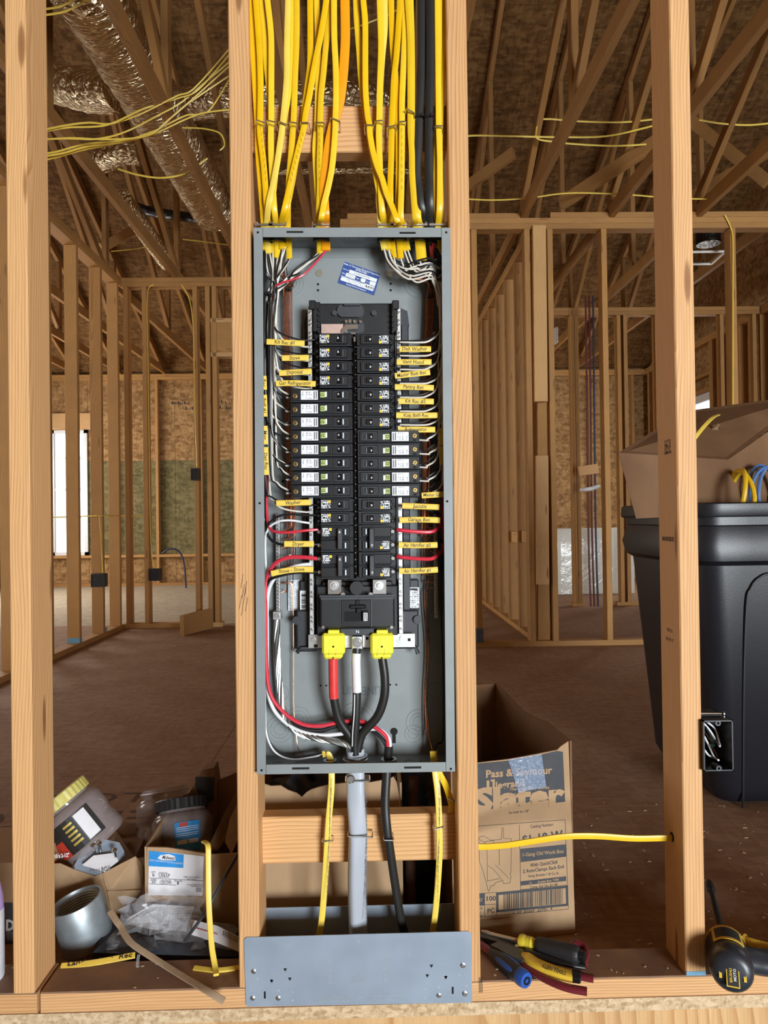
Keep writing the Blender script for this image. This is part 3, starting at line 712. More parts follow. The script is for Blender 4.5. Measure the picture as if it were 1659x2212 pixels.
# ---- interior base
yi = 0.058
m = MB()
pbox(m, 655, 700, 680, 1372, yi, yb, .002); pbox(m, 866, 700, 888, 1372, yi, yb, .002)
pts = [Lc(x, y, yi) for x, y in ((655, 702), (663, 672), (682, 664), (682, 702))]
m.prism(pts, (0, yb - yi, 0), PF); pts = [Lc(x, y, yi) for x, y in ((862, 664), (880, 672), (884, 702), (862, 702))]; m.prism(pts, (0, yb - yi, 0), PF)
pbox(m, 640, 1318, 684, 1408, yi - .006, yb, .003); pbox(m, 862, 1318, 905, 1400, yi - .006, yb, .003)
pbox(m, 648, 1255, 684, 1322, yi + .004, yb, .002); pbox(m, 864, 1252, 905, 1320, yi + .004, yb, .002)
m.build('base_wings', 'wing_plastic', panel)
m = MB()
pbox(m, 677, 655, 858, 1290, .042, yb, .002)
pbox(m, 676, 652, 692, 716, .030, .06, .001); pbox(m, 846, 652, 860, 716, .030, .06, .001)
pbox(m, 667, 648, 682, 668, .024, .06, .0015); pbox(m, 847, 648, 862, 668, .024, .06, .0015)
for i in range(5):
    pbox(m, 686, 664 + i * 12, 692, 671 + i * 12, .026, .04, .0008); pbox(m, 846, 664 + i * 12, 852, 671 + i * 12, .026, .04, .0008)
pbox(m, 766, 720, 770.5, 1252, .016, .05)
m.build('interior_base', 'black_plastic', panel)
m = MB()
for s_ in (0, 1):
    pts = []
    cx, cy = ((757, 671), (762, 706))[s_]
    for i in range(20):
        an = 2 * math.pi * i / 20
        dx = 16 if math.cos(an) > 0 else -16
        pts.append(Lc(cx + (dx if s_ == 0 else dx * .75) + 13 * math.cos(an), cy + 14 * math.sin(an), .036))
    m.prism(pts, (0, .008, 0), PF)
pbox(m, 742, 655, 779, 660, .030, .045, .001)
for px in (723, 808): disc(m, px, 677, .041, .0052, 16, h=.004)
tag(m.build('bus_moulding', 'breaker_rim', panel), kind='stuff')
m = MB(); pbox(m, 694, 700, 741, 721, .030, .036); m.build('bus_tab', 'copper_bus', panel)
m = MB(); pts = [Lc(x, y, .027) for x, y in ((737, 712), (746, 701), (773, 701), (773, 710), (750, 711), (742, 719), (737, 719))]; m.prism(pts, (0, .006, 0), PF)
for x in (745, 753, 763, 776): pbox(m, x, 690 + (x % 3), x + 6, 697, .028, .034)
pbox(m, 757, 718, 768, 722, .014, .03); pbox(m, 764, 728, 768, 738, .012, .03)
tag(m.build('bus_contacts', 'bright_steel', panel), kind='stuff')
m = MB()
for i in range(34): 
    c = Lc(768.2, 750 + i * 14.8, .0155); m.lathe([(.0011, 0), (.0011, .001)], PF @ Matrix.Translation((c.x, .0158, c.z)) @ Matrix.Rotation(math.pi / 2, 4, 'X'), 8)
tag(m.build('bus_rivets', 'bright_steel', panel), kind='stuff')
def bar(name, x0, x1, yref, y0, y1, yf, yb_, mat, step, rscrew, mats='zinc', ref=None):
    a, b = Lc(x0, yref, yf), Lc(x1, yref, yf); t, q = Lc(x0, y0, yf), Lc(x0, y1, yf)
    o = MB().cbox((a.x, yf, q.z), (b.x, yb_, t.z), .0008, PF).build(name, mat, panel)
    m = MB(); n = int((t.z - q.z) / step)
    sl = MB()
    for i in range(n):
        if ref and i % ref == ref - 1: continue
        z = t.z - (i + .5) * step; x = (a.x + b.x) / 2
        M = PF @ Matrix.Translation((x, yf, z)) @ Matrix.Rotation(math.pi / 2, 4, 'X')
        m.lathe([(rscrew, -.0005), (rscrew, .0012), (rscrew * .8, .0016)], M, 10)
        an = i * 1.3
        Ms = PF @ Matrix.Translation((x, yf - .00165, z)) @ Matrix.Rotation(an, 4, 'Y')
        sl.box((-rscrew * .85, -.0002, -.00035), (rscrew * .85, .0001, .00035), Ms)
    tag(m.build('terminal_screws', mats, panel), kind='stuff'); tag(sl.build('screw_slots', 'hole_dark', panel), kind='stuff')
bar('neutral_bar', 665, 674.5, 760, 662, 1372, .030, .05, 'aluminium_bar', .0078, .0028, ref=3)
bar('neutral_bar', 857, 866.5, 760, 662, 1370, .030, .05, 'aluminium_bar', .0078, .0028, ref=3)
bar('ground_bar', 595.5, 605, 1200, 1110, 1326, .058, .072, 'aluminium_bar', .0066, .0028)
bar('ground_bar', 937, 945.5, 1200, 1110, 1336, .058, .072, 'dark_metal', .0066, .0028, 'dark_metal')  # shadow inside the box put into the right bar as darker metal
m = MB(); pbox(m, 589, 1321, 608, 1339, .045, .07, .001); m.build('ground_lug', 'aluminium_bar', panel)
m = MB(); disc(m, 598, 1330, .0445, .0055, 14, h=.0008); m.build('lug_screw', 'zinc', panel)
for px, py in ((939, 724), (936, 968)):
    m = MB(); pbox(m, px - 9, py - 8, px + 9, py + 8, .074, .08, .001); disc(m, px - 3, py, .0735, .0062, 16, h=.002); m.build('bonding_screw', 'zinc', panel)
m = MB()
pbox(m, 666, 1371, 897, 1398, .036, .040, .0004); m.build('neutral_crossbar', 'zinc', panel)
m = MB()
for px, py in ((677, 1382), (868, 1379)): disc(m, px, py, .0355, .0042, 14, h=.002)
disc(m, 750, 1386, .0355, .0045, 14, h=.002); tag(m.build('crossbar_rivets', 'zinc', panel), kind='stuff')
m = MB(); pbox(m, 790, 1376, 796, 1382, .0354, .036); pbox(m, 881, 1379, 887, 1385, .0354, .036); pbox(m, 678, 1392, 686, 1399, .0354, .036); tag(m.build('crossbar_holes', 'hole_dark', panel), kind='stuff')
m = MB(); pbox(m, 760, 1374, 784, 1403, .018, .038, .0015); m.build('neutral_lug', 'aluminium_bar', panel)
m = MB(); disc(m, 771.5, 1388, .0172, .0095, 20, h=.0012); disc(m, 771.5, 1388, .016, .006, 16, h=.002); m.build('lug_screw', 'bright_steel', panel)
m = MB(); m.sweep([P(641, 1410, .05), P(650, 1400, .05), P(690, 1397, .052), P(860, 1397, .052), P(897, 1397, .05), P(903, 1412, .05)], .004, seg=6); m.build('base_lip', 'black_plastic', panel)
m = MB()
for px, py in ((641, 1340), (902, 1338)): disc(m, px, py, .05, .008, 14, h=.004)
tag(m.build('base_screws', 'wing_plastic', panel), kind='stuff')
# paper labels on the base
m = MB(); pbox(m, 648, 1276, 671, 1320, .0585, .0592); m.build('barcode_label', 'label_white', panel)
m = MB()
for i in range(13): pbox(m, 651, 1281 + i * 2.9 - (i % 3) * .3, 667, 1281 + i * 2.9 + .7 + (i * 7 % 4) * .45, .0582, .0585)
tag(m.build('barcode', 'print_black', panel), kind='stuff')
m = MB(); pbox(m, 622, 1252, 648, 1319, .0755, .0762); m.build('instruction_label', 'tiny_print', panel)
m = MB(); pbox(m, 882, 1269, 906, 1313, .0585, .0592); m.build('rating_label', 'label_print', panel)
m = MB(); pbox(m, 886, 1271, 902, 1275, .0582, .0585); m.build('label_heading', 'print_black', panel)
# inspection sticker
c = [P(x, y, yb - .0006) for x, y in ((744, 565), (822, 592), (808, 638), (729, 611))]
st = MB().prism(c, (0, .0005, 0)).build('inspection_sticker', 'sticker_blue', None)
tag(st, 'small tilted blue and white inspection sticker on the panel back', 'sticker')
r_ = (c[1] - c[0]).normalized(); u_ = (c[0] - c[3]).normalized(); W_ = (c[1] - c[0]).length; H_ = (c[0] - c[3]).length
def sp_(a, b): return c[3] + r_ * (a * W_) + u_ * (b * H_) + Vector((0, -.0004, 0))
m = MB()
for a0, b0, a1, b1 in ((.2, .58, .96, .74), (.14, .40, .40, .56), (.56, .40, .68, .56), (.80, .40, .96, .56), (.70, .22, .96, .38), (.05, .16, .95, .33)):
    m.quad(sp_(a0, b0), sp_(a1, b0), sp_(a1, b1), sp_(a0, b1))
m.build('form_field', 'label_white', st)
m = MB()
for t, a, b, sz, al in (('State of Tennessee Electrical Inspection', .5, .915, .0050, 'CENTER'), ('APPROVED', .5, .815, .0052, 'CENTER'), ('Form #', .03, .68, .0038, 'LEFT'), ('Date', .03, .49, .0038, 'LEFT'), ('Type  RI', .42, .48, .0036, 'LEFT'), ('Final', .70, .48, .0036, 'LEFT'), ('Occupancy Authorization (# of floors)', .03, .365, .0036, 'LEFT'), ('Deputy Electrical Inspector', .5, .08, .0040, 'CENTER')):
    m.text(t, basis(sp_(a, b) + Vector((0, -.0001, 0)), r_, u_), sz, bold=.012, align=al, sx=.94)
m.build('lettering', 'print_white', st)
m = MB(); m.text('2178023964736', basis(sp_(.55, .66) + Vector((0, -.0002, 0)), r_, u_), .005, shear=.3); m.text('8-12-23', basis(sp_(.27, .48) + Vector((0, -.0002, 0)), r_, u_), .004, shear=.3); m.sweep(smooth_path([sp_(.2 + .06 * q, .24 + .05 * math.sin(q * 2.3)) + Vector((0, -.0004, 0)) for q in range(11)], 4), .00022, seg=4)
m.build('handwriting', 'print_grey', st)
# ---- breakers (built once in local space: x across, y depth, z up, front at y=0)
U = 1 / 1161.0
def local_obj(m, name, mat, parent, smooth=False):
    me = bpy.data.meshes.new(name); me.from_pydata([tuple(v) for v in m.v], [], m.f); me.update()
    o = link_mesh(name, me, mat, parent)
    return o
def ub(m, x0, z0, x1, z1, y0, y1, c=0.0):
    a, b = (x0 * U, y0, z0 * U), (x1 * U, y1, z1 * U)
    return m.cbox(a, b, c) if c else m.box(a, b)
def proto(name):
    o = bpy.data.objects.new(name, None); COL.objects.link(o); o.empty_display_size = .01; return o
def face_print(par, x0, z0, x1, z1, y, mat='breaker_print', name='rating_print'):
    m = MB(); ub(m, x0, z0, x1, z1, y - .0002, y + .0001); local_obj(m, name, mat, par)
def slots(m, x, z):
    ub(m, x, z, x + 4, z + 1, -.0004, .0005)
def std_breaker():
    o = proto('circuit_breaker'); b = MB()
    ub(b, -33, -13.6, 38, 13.6, .002, .055, .0012); ub(b, -38, -10, -32, 10, .012, .05, .001)
    for z in (-9, 3): ub(b, -40, z, -34, z + 6, .006, .02, .0006)
    ub(b, 35, 5, 40, 12, .008, .03, .0008)
    local_obj(b, 'body', 'breaker_body', o)
    m = MB(); ub(m, -33, -10.5, 30, 11, -.0012, .004, .0012); local_obj(m, 'face', 'breaker_body', o)
    m = MB(); 
    for q in ((-33, -14, 38, -12.4), (-33, 12.2, 30, 13.4)): ub(m, *q, .0008, .004, .0004)
    for q in ((3, -8, 24, -7), (3, 7, 24, 8), (3, -8, 4, 8), (23, -8, 24, 8)): ub(m, *q, -.0022, 0)
    local_obj(m, 'rim', 'breaker_rim', o)
    t = MB()
    pts = [Vector(v) for v in ((4 * U, -.0012, -6.5 * U), (14 * U, -.0085, -6.5 * U), (16.5 * U, -.0085, -6.5 * U), (16.5 * U, .001, -6.5 * U), (4 * U, .001, -6.5 * U))]
    t.prism(pts, (0, 0, 13 * U)); local_obj(t, 'toggle', 'toggle_black', o)
    m = MB(); ub(m, 16.6, -6.5, 20.5, 6.5, -.003, .0, .0004); local_obj(m, 'toggle_window', 'breaker_rim', o)
    m = MB(); m.text('20', Matrix.Translation((8.5 * U, -.0058, 1.5 * U)) @ Matrix.Rotation(math.pi / 2, 4, 'X') @ Matrix.Rotation(math.pi / 2, 4, 'Z'), .004, bold=.03); local_obj(m, 'amp_number', 'print_white', o)
    face_print(o, -31, -8.5, -16, 9.5, -.0013); face_print(o, -15, -7, -11, 2, -.0013)
    m = MB(); ub(m, -16, 3.5, -10.5, 9.5, -.0016, -.001); local_obj(m, 'yellow_mark', 'yellow_square', o)
    return o
def afci_breaker():
    o = proto('circuit_breaker'); b = MB()
    ub(b, -68, -14, 66, 14, .001, .055, .0012); local_obj(b, 'body', 'breaker_body', o)
    m = MB(); ub(m, -64, -12, -6, 12.2, -.0004, .003, .0008); ub(m, -5, -10, 19.5, 11, -.001, .003, .0008); ub(m, 20.5, -10.5, 61, 11, -.0014, .003, .001)
    local_obj(m, 'face', 'breaker_body', o)
    m = MB(); ub(m, -68, -14.2, 66, -12.8, .0002, .004, .0004); ub(m, 19.2, -11, 20.4, 11, -.002, .002)
    for q in ((28, -8, 55, -7), (28, 7, 55, 8), (54, -8, 55, 8)): ub(m, *q, -.0024, 0)
    local_obj(m, 'rim', 'breaker_rim', o)
    m = MB(); ub(m, -45, -9.5, -8.5, 10.5, -.0009, -.0002, .0); lb = local_obj(m, 'paper_label', 'label_white', o)
    FRAME[lb.name] = Matrix.Identity(4)
    m = MB()
    for x0, x1 in ((-42, -38), (-34, -31), (-28, -22)): ub(m, x0, -7.5, x1, 8.5, -.0012, -.0008)
    m2 = local_obj(m, 'fine_print', 'label_print', lb)
    m = MB(); ub(m, -17.5, -8, -15, 8.5, -.0012, -.0008); ub(m, -13, -7, -10.5, 8.8, -.0012, -.0008); local_obj(m, 'barcode', 'print_grey', lb)
    m = MB(); m.lathe([(.0046, 0), (.0046, .0008), (.0038, .0012)], Matrix.Translation((-58 * U, -.0002, -1 * U)) @ Matrix.Rotation(math.pi / 2, 4, 'X'), 16); local_obj(m, 'terminal_screw', 'brass', o)
    m = MB(); 
    for an in (.4, 1.97): m.box((-.0035, -.0003, -.0005), (.0035, .0002, .0005), Matrix.Translation((-58 * U, -.0014, -1 * U)) @ Matrix.Rotation(an, 4, 'Y'))
    ub(m, -61, 6.5, -54, 10.5, -.0006, 0); local_obj(m, 'screw_slot', 'hole_dark', o)
    m = MB(); ub(m, -3.5, -5, 7, 7, -.0022, -.0005, .0005); local_obj(m, 'brand_button', 'green_square', o)
    m = MB(); m.text('D', Matrix.Translation((1.8 * U, -.0024, 1 * U)) @ Matrix.Rotation(math.pi / 2, 4, 'X') @ Matrix.Rotation(math.pi / 2, 4, 'Z'), .008, bold=.02); local_obj(m, 'brand_letter', 'print_black', o)
    m = MB(); ub(m, 7, -4, 11, 7.5, -.0025, -.0005, .0004); local_obj(m, 'test_button', 'label_white', o)
    t = MB(); pts = [Vector(v) for v in ((32 * U, -.0012, -6 * U), (42 * U, -.0085, -6 * U), (44 * U, -.0085, -6 * U), (44 * U, .001, -6 * U), (32 * U, .001, -6 * U))]
    t.prism(pts, (0, 0, 13 * U)); local_obj(t, 'toggle', 'toggle_black', o)
    m = MB(); ub(m, 44.2, -5.5, 47.2, 6.5, -.004, .0, .0004); local_obj(m, 'toggle_window', 'tab_blue_white', o)
    m = MB(); m.text('20', Matrix.Translation((36 * U, -.0056, 1.5 * U)) @ Matrix.Rotation(math.pi / 2, 4, 'X') @ Matrix.Rotation(math.pi / 2, 4, 'Z'), .0036, bold=.03); local_obj(m, 'amp_number', 'print_white', o)
    return o
def double_breaker(right):
    o = proto('two_pole_breaker'); b = MB()
    for s_ in (-14.5, 14.5):
        ub(b, -33, s_ - 13.8, 38, s_ + 13.8, .002, .055, .0012); ub(b, -38, s_ - 9, -32, s_ + 9, .012, .05, .001)
    local_obj(b, 'body', 'breaker_body', o)
    m = MB()
    for s_ in (-14.5, 14.5): ub(m, -33, s_ - 10.5, 30, s_ + 11, -.0012, .004, .0012)
    local_obj(m, 'face', 'breaker_body', o)
    m = MB(); ub(m, -33, -28.4, 38, -27, .0008, .004, .0004); ub(m, -33, -.6, 38, .6, .0004, .004, .0003); ub(m, -33, 26.8, 30, 28, .0008, .004, .0004); local_obj(m, 'rim', 'breaker_rim', o)
    t = MB(); ub(t, 3, 6, 15, 22, -.0085, .0, .001); ub(t, 3, -22, 15, -6, -.0085, .0, .001); local_obj(t, 'toggle', 'toggle_black', o)
    m = MB(); ub(m, 4, -22, 14, 22, -.0125, -.0085, .0012); local_obj(m, 'handle_tie', 'breaker_rim', o)
    m = MB()
    for s_ in (-14.5, 14.5): ub(m, 19, s_ - 6, 22, s_ + 5.5, -.0025, 0)
    local_obj(m, 'toggle_window', 'tab_blue_white', o)
    m = MB()
    for s_ in (-14.5, 14.5): ub(m, 15.5, s_ - 6.5, 19, s_ + 6.5, -.0022, 0); ub(m, 22, s_ - 6.5, 24, s_ + 6.5, -.0022, 0)
    local_obj(m, 'toggle_recess', 'hole_dark', o)
    s_ = 14.5
    face_print(o, -29, s_ - 9, -13, s_ + 8.5, -.0013)
    m = MB(); ub(m, -14.5, s_ + 2.5, -9, s_ + 8.5, -.0016, -.001); local_obj(m, 'yellow_mark', 'yellow_square', o)
    m = MB()
    for s_ in (-14.5, 14.5): m.lathe([(.0032, 0), (.0032, .002)], Matrix.Translation((-37 * U, .011, s_ * U)) @ Matrix.Rotation(math.pi / 2, 4, 'X'), 12)
    local_obj(m, 'terminal_screw', 'bright_steel', o)
    m = MB(); m.text('30', Matrix.Translation((8.5 * U, -.0127, 14 * U)) @ Matrix.Rotation(math.pi / 2, 4, 'X') @ Matrix.Rotation(math.pi / 2, 4, 'Z'), .0042, bold=.03); local_obj(m, 'amp_number', 'print_white', o)
    return o
def copy_tree(o, parent=None):
    c = o.copy(); COL.objects.link(c)
    if parent is not None: c.parent = parent
    for ch in [q for q in bpy.data.objects if q.parent == o]: copy_tree(ch, c)
    return c
YBR = 0.004
PR = {}
def place(kind, px, py, flip, label, group):
    if kind not in PR: PR[kind] = {'std': std_breaker, 'afci': afci_breaker, 'dbl': lambda: double_breaker(False)}[kind](); o = PR[kind]
    else: o = copy_tree(PR[kind])
    c = Lc(px, py, YBR)
    o.matrix_basis = PF @ Matrix.Translation((c.x, YBR, c.z)) @ (Matrix.Rotation(math.pi, 4, 'Y') if flip else Matrix.Identity(4))
    return tag(o, label, 'circuit breaker', group)
ORD = ['top', 'second', 'third', 'fourth', 'fifth', 'sixth', 'seventh', 'eighth', 'ninth', 'tenth', 'eleventh', 'twelfth', 'thirteenth', 'fourteenth', 'fifteenth', 'sixteenth']
LEFT = [('std', 733), ('std', 763), ('std', 793), ('std', 823)] + [('afci', y) for y in (854, 883.5, 912.5, 942, 971.5, 1001, 1031, 1060.5)] + [('std', 1090), ('std', 1119.5), ('dbl', 1163.5), ('dbl', 1222)]
RIGHT = [('std', y) for y in (733, 762, 792, 822, 852, 882, 911.5)] + [('afci', y) for y in (942.5, 972, 1001, 1030.5, 1060)] + [('std', 1090), ('std', 1119), ('dbl', 1163), ('dbl', 1221.5)]
KN = {'std': 'short single-pole', 'afci': 'long white-labelled', 'dbl': 'two-pole tied'}
for side, rows, flip in (('left', LEFT, False), ('right', RIGHT, True)):
    for i, (kd, py) in enumerate(rows):
        drift = (py - 733) * .0089
        cx = {('left', 'std'): 722, ('left', 'afci'): 694, ('left', 'dbl'): 722, ('right', 'std'): 808, ('right', 'afci'): 836, ('right', 'dbl'): 808}[(side, kd)] + drift
        place(kd, cx, py, flip, '%s black breaker in the %s column, %s from the top' % (KN[kd], side, ORD[i]) if i else '%s black breaker at the top of the %s column' % (KN[kd], side), 'breakers in the panel')
# ---- main breaker
mbk = empty('main_breaker', mat4=PF, label='wide black main breaker marked 200 below the breaker columns', cat='circuit breaker')
m = MB(); pbox(m, 684, 1266, 860, 1372, .022, .075, .002); pbox(m, 696, 1256, 848, 1290, .03, .07, .002); m.build('housing', 'black_plastic', mbk)
m = MB(); pbox(m, 691, 1288, 853, 1356, .000, .03, .003); m.build('face_block', 'black_plastic', mbk)
m = MB(); pbox(m, 693, 1291, 851, 1294, -.0012, .001); pbox(m, 735, 1296, 736.5, 1355, -.0012, .001); pbox(m, 801, 1296, 804, 1355, -.0012, .001); pbox(m, 690, 1286, 854, 1289, -.0005, .002, .0004); m.build('face_ridges', 'breaker_rim', mbk)
m = MB(); pbox(m, 737, 1296, 801, 1353, -.0014, .002, .0006); m.build('centre_plate', 'breaker_body', mbk)
m = MB(); pbox(m, 744, 1321, 795, 1342, -.0018, -.0012); m.build('toggle_recess', 'hole_dark', mbk)
m = MB(); pbox(m, 755, 1306.5, 791, 1315, -.006, 0, .002); pbox(m, 768, 1296, 777, 1310, -.004, 0, .001); pbox(m, 770, 1314, 780, 1324, -.008, 0, .001); m.build('lock_bar', 'toggle_black', mbk)
m = MB(); pbox(m, 783, 1320, 796, 1342, -.009, 0, .0008); tg = m.build('toggle', 'toggle_black', mbk)
m = MB(); pbox(m, 785, 1324, 794, 1341, -.0096, -.0088); m.build('toggle_label', 'label_white', tg)
m = MB(); m.text('200', basis(P(789.7, 1332.5, -.0099), (0, 0, 1), (-1, 0, 0)), .0085, bold=.012); m.build('lettering', 'print_black', tg)
m = MB(); pbox(m, 735, 1358, 808, 1372, .012, .03, .001); m.build('neutral_shelf', 'breaker_rim', mbk)
m = MB(); m.text('N', basis(P(772.5, 1365, .0115), (1, 0, 0), (0, 0, 1)), .0085); m.build('neutral_mark', 'label_white', mbk)
for px in (723, 820):
    m = MB(); pbox(m, px - 15, 1252, px + 15, 1284, .008, .028, .0006); m.build('bus_lug', 'bright_steel', mbk)
    m = MB(); disc(m, px - 1, 1265, .0075, .0085, 18, h=.001); disc(m, px - 1, 1265, .006, .0045, 6, h=.003); m.build('lug_bolt', 'zinc', mbk)
m = MB(); disc(m, 771, 1268, .004, .0125, 20, h=.02); pbox(m, 757, 1268, 785, 1282, .006, .03, .002); m.build('hold_down', 'black_plastic', mbk)
m = MB(); disc(m, 771, 1269, .0035, .0062, 18, h=.001); m.build('hold_down_screw', 'zinc', mbk)
m = MB()
for px in (741, 801): disc(m, px, 1284, .002, .004, 12, h=.002)
for px in (698, 846): disc(m, px, 1355, -.0006, .003, 10, h=.001)
tag(m.build('cover_screws', 'bright_steel', mbk), kind='stuff')
for px in (720, 825):
    m = MB(); pbox(m, px - 25, 1369, px + 25, 1415, -.002, .04, .004); pbox(m, px - 12, 1361, px + 13, 1372, .002, .03, .0015); pbox(m, px - 22, 1410, px + 20, 1424, .002, .036, .004)
    lc = m.build('lug_cover', 'lug_yellow', mbk)
    m = MB(); disc(m, px, 1397, -.0026, .0018, 10); pbox(m, px - .8, 1419, px + .8, 1425, .001, .003); m.build('cover_hole', 'hole_dark', lc)
    m = MB()
    for q in ((px - 9, 1402, px - 8.3, 1418), (px + 6, 1402, px + 6.7, 1418), (px - 5, 1405, px + 3, 1405.7)): pbox(m, *q, -.0028, -.002)
    m.build('cover_ribs', 'yellow_square', lc)
# ================================================================ cables and wires
CW, CT = 0.0058, 0.0024
def path_px(pts, ydef):
    return [P(p[0], p[1], p[2] if len(p) > 2 else ydef) for p in pts]
# (points, layer depth, jacket, end x inside the panel, side)
TOPC = [
 ('L', [(541, -40), (542, 0), (548, 130), (556, 262), (558, 330), (566, 430)], .020, 'nm_yellow_deep', 570),
 ('L', [(552, -40), (553, 0), (560, 100), (563, 180), (562, 262), (562, 290), (568.6, 345), (573, 397), (576, 440)], .010, 'nm_yellow_deep', 580),
 ('L', [(561, -40), (563, 0), (570, 70), (576, 141), (582, 200), (585, 262), (587, 340), (590, 400)], .022, 'nm_yellow', 592),
 ('L', [(575, -40), (577.6, 0), (583, 47), (586, 94), (586, 188), (586, 258), (585, 290), (586, 342), (589, 397), (593, 455)], .012, 'nm_yellow', 597),
 ('L', [(622, -40), (622.5, 0), (620, 94), (620, 157), (617, 204), (612.5, 251), (608, 290), (600, 345), (590.5, 397), (581, 439)], .002, 'nm_yellow_pale', 576),
 ('L', [(630, -40), (631, 0), (630, 110), (627, 160), (621, 215), (613, 262), (606, 310), (597, 360), (590, 420)], .014, 'nm_yellow', 586),
 ('L', [(641, -40), (641, 0), (641, 78), (638, 157), (636, 219), (634, 263), (632, 290), (628, 345), (624, 392), (622, 440)], .012, 'nm_yellow', 622),
 ('L', [(670, -40), (670, 0), (670.5, 78), (669.7, 141), (664, 190), (657, 243), (652, 290), (640, 345), (630, 400), (620, 450)], .014, 'nm_yellow_deep', 614),
 ('L', [(706, -40), (705, 0), (695.5, 63), (686, 110), (677, 157), (669, 204), (661, 243), (658, 266), (655, 283), (645, 322), (634, 369), (623, 416), (614, 455)], .002, 'nm_yellow_deep', 606),
 ('L', [(684, -40), (684, 0), (686, 60), (687, 120), (687, 180), (685, 265), (681, 314), (682, 353), (684.6, 392), (687, 440)], .022, 'nm_yellow', 690),
 ('L', [(712, -40), (712, 0), (708, 63), (703, 110), (699, 157), (694, 204), (691.6, 265), (692, 298), (690, 353), (691, 392), (690, 424), (689, 455)], .012, 'nm_yellow', 688),
 ('L', [(721, -40), (721.4, 0), (722, 78), (725, 141), (726, 204), (724.5, 257), (724, 283), (720.6, 330), (716, 369), (708, 408), (700, 440), (694, 471)], .000, 'nm_yellow', 689),
 ('L', [(745, -40), (745, 0), (746, 78), (744, 125), (740, 175), (733, 225), (722, 262), (713, 300), (706, 345), (701, 390), (700, 430), (702, 465)], .010, 'nm_orange', 701),
 ('R', [(768, -40), (769, 0), (771, 47), (776, 110), (779, 157), (783, 195), (789, 240), (797, 290), (806, 340), (816, 400), (826, 450)], .014, 'nm_yellow', 832),
 ('R', [(784, -40), (784.7, 0), (788.6, 47), (789, 110), (789, 157), (790, 204), (794, 251), (798, 270), (799, 290), (806, 330), (815, 361), (825, 385), (834, 416), (847, 447), (859, 479)], .000, 'nm_yellow_deep', 866),
 ('R', [(820, -40), (820, 0), (823, 94), (821.5, 157), (820, 204), (819, 260), (818, 290), (820, 338), (821.5, 392), (825, 455)], .010, 'nm_yellow', 830),
 ('R', [(831, -40), (831, 0), (831, 63), (826, 120), (822, 180), (820, 260), (819, 340), (818, 424), (820, 455)], .018, 'nm_yellow_pale', 822),
 ('R', [(845, -40), (845, 0), (848, 94), (853, 150), (858, 204), (860, 262), (861, 314), (861, 400)], .018, 'nm_yellow_deep', 858),
 ('R', [(865, -40), (864, 0), (860.7, 63), (856, 125), (851, 172), (849, 219), (846.6, 273), (846, 298), (845, 345), (843.4, 392), (843.4, 439)], .008, 'nm_yellow_deep', 843),
 ('R', [(877, -40), (876, 0), (875, 60), (873, 110), (871, 157), (868.5, 219), (868.5, 263), (868.5, 290), (868, 345), (867, 408), (866, 471)], .010, 'nm_yellow', 873),
 ('R', [(880, -40), (881, 0), (885.8, 78), (886.5, 157), (886.5, 219), (886.5, 240), (887, 283), (889.7, 330), (890.5, 377), (893.6, 424), (897, 471)], .004, 'nm_yellow', 898),
 ('R', [(886, -40), (887, 0), (889, 78), (890, 160), (890, 240), (893, 330), (898, 390), (901.4, 424), (904, 471)], .016, 'nm_yellow', 908),
 ('B', [(911, -40), (911, 0), (911, 157), (906, 250), (904, 314), (901, 361), (903, 392), (912, 450)], .016, 'nm_black', 922),
 ('B', [(930, -40), (930, 0), (929.6, 94), (929, 188), (927, 251), (926.5, 314), (927, 377), (928, 439)], .010, 'nm_black', 929),
 ('R', [(945, -40), (945, 0), (946, 110), (947, 204), (947.6, 270), (948.5, 298), (950, 345), (950, 408), (949, 455)], .006, 'nm_yellow', 946),
 ('R', [(949, -40), (949, 0), (948, 110), (946, 204), (944, 270), (943, 345), (941, 408), (940, 455)], .016, 'nm_yellow_deep', 938),
 ('R', [(960, -40), (959, 0), (958, 78), (955.5, 157), (954, 204), (951, 280), (950, 350), (952, 430)], .022, 'nm_yellow', 953),
]
order = sorted(range(len(TOPC)), key=lambda i: TOPC[i][1][1][0])
rank = {i: k for k, i in enumerate(order)}
NTH = ['first', 'second', 'third', 'fourth', 'fifth', 'sixth', 'seventh', 'eighth', 'ninth', 'tenth', 'eleventh', 'twelfth', 'thirteenth', 'fourteenth', 'fifteenth', 'sixteenth', 'seventeenth', 'eighteenth', 'nineteenth', 'twentieth', 'twenty-first', 'twenty-second', 'twenty-third', 'twenty-fourth', 'twenty-fifth', 'twenty-sixth', 'twenty-seventh']
XDIR = Vector((1, 0, 0))
def wire(m, pts, r, seg=6, n=5): m.sweep(smooth_path(pts, n), r, seg=seg, side=Vector((0.3, 1, 0.2))); return m
leftrows = [(k, y) for k, y in LEFT if k != 'dbl']; rightrows = [(k, y) for k, y in RIGHT if k != 'dbl']
li = ri = 0
JR = random.Random(3)
ends = {}
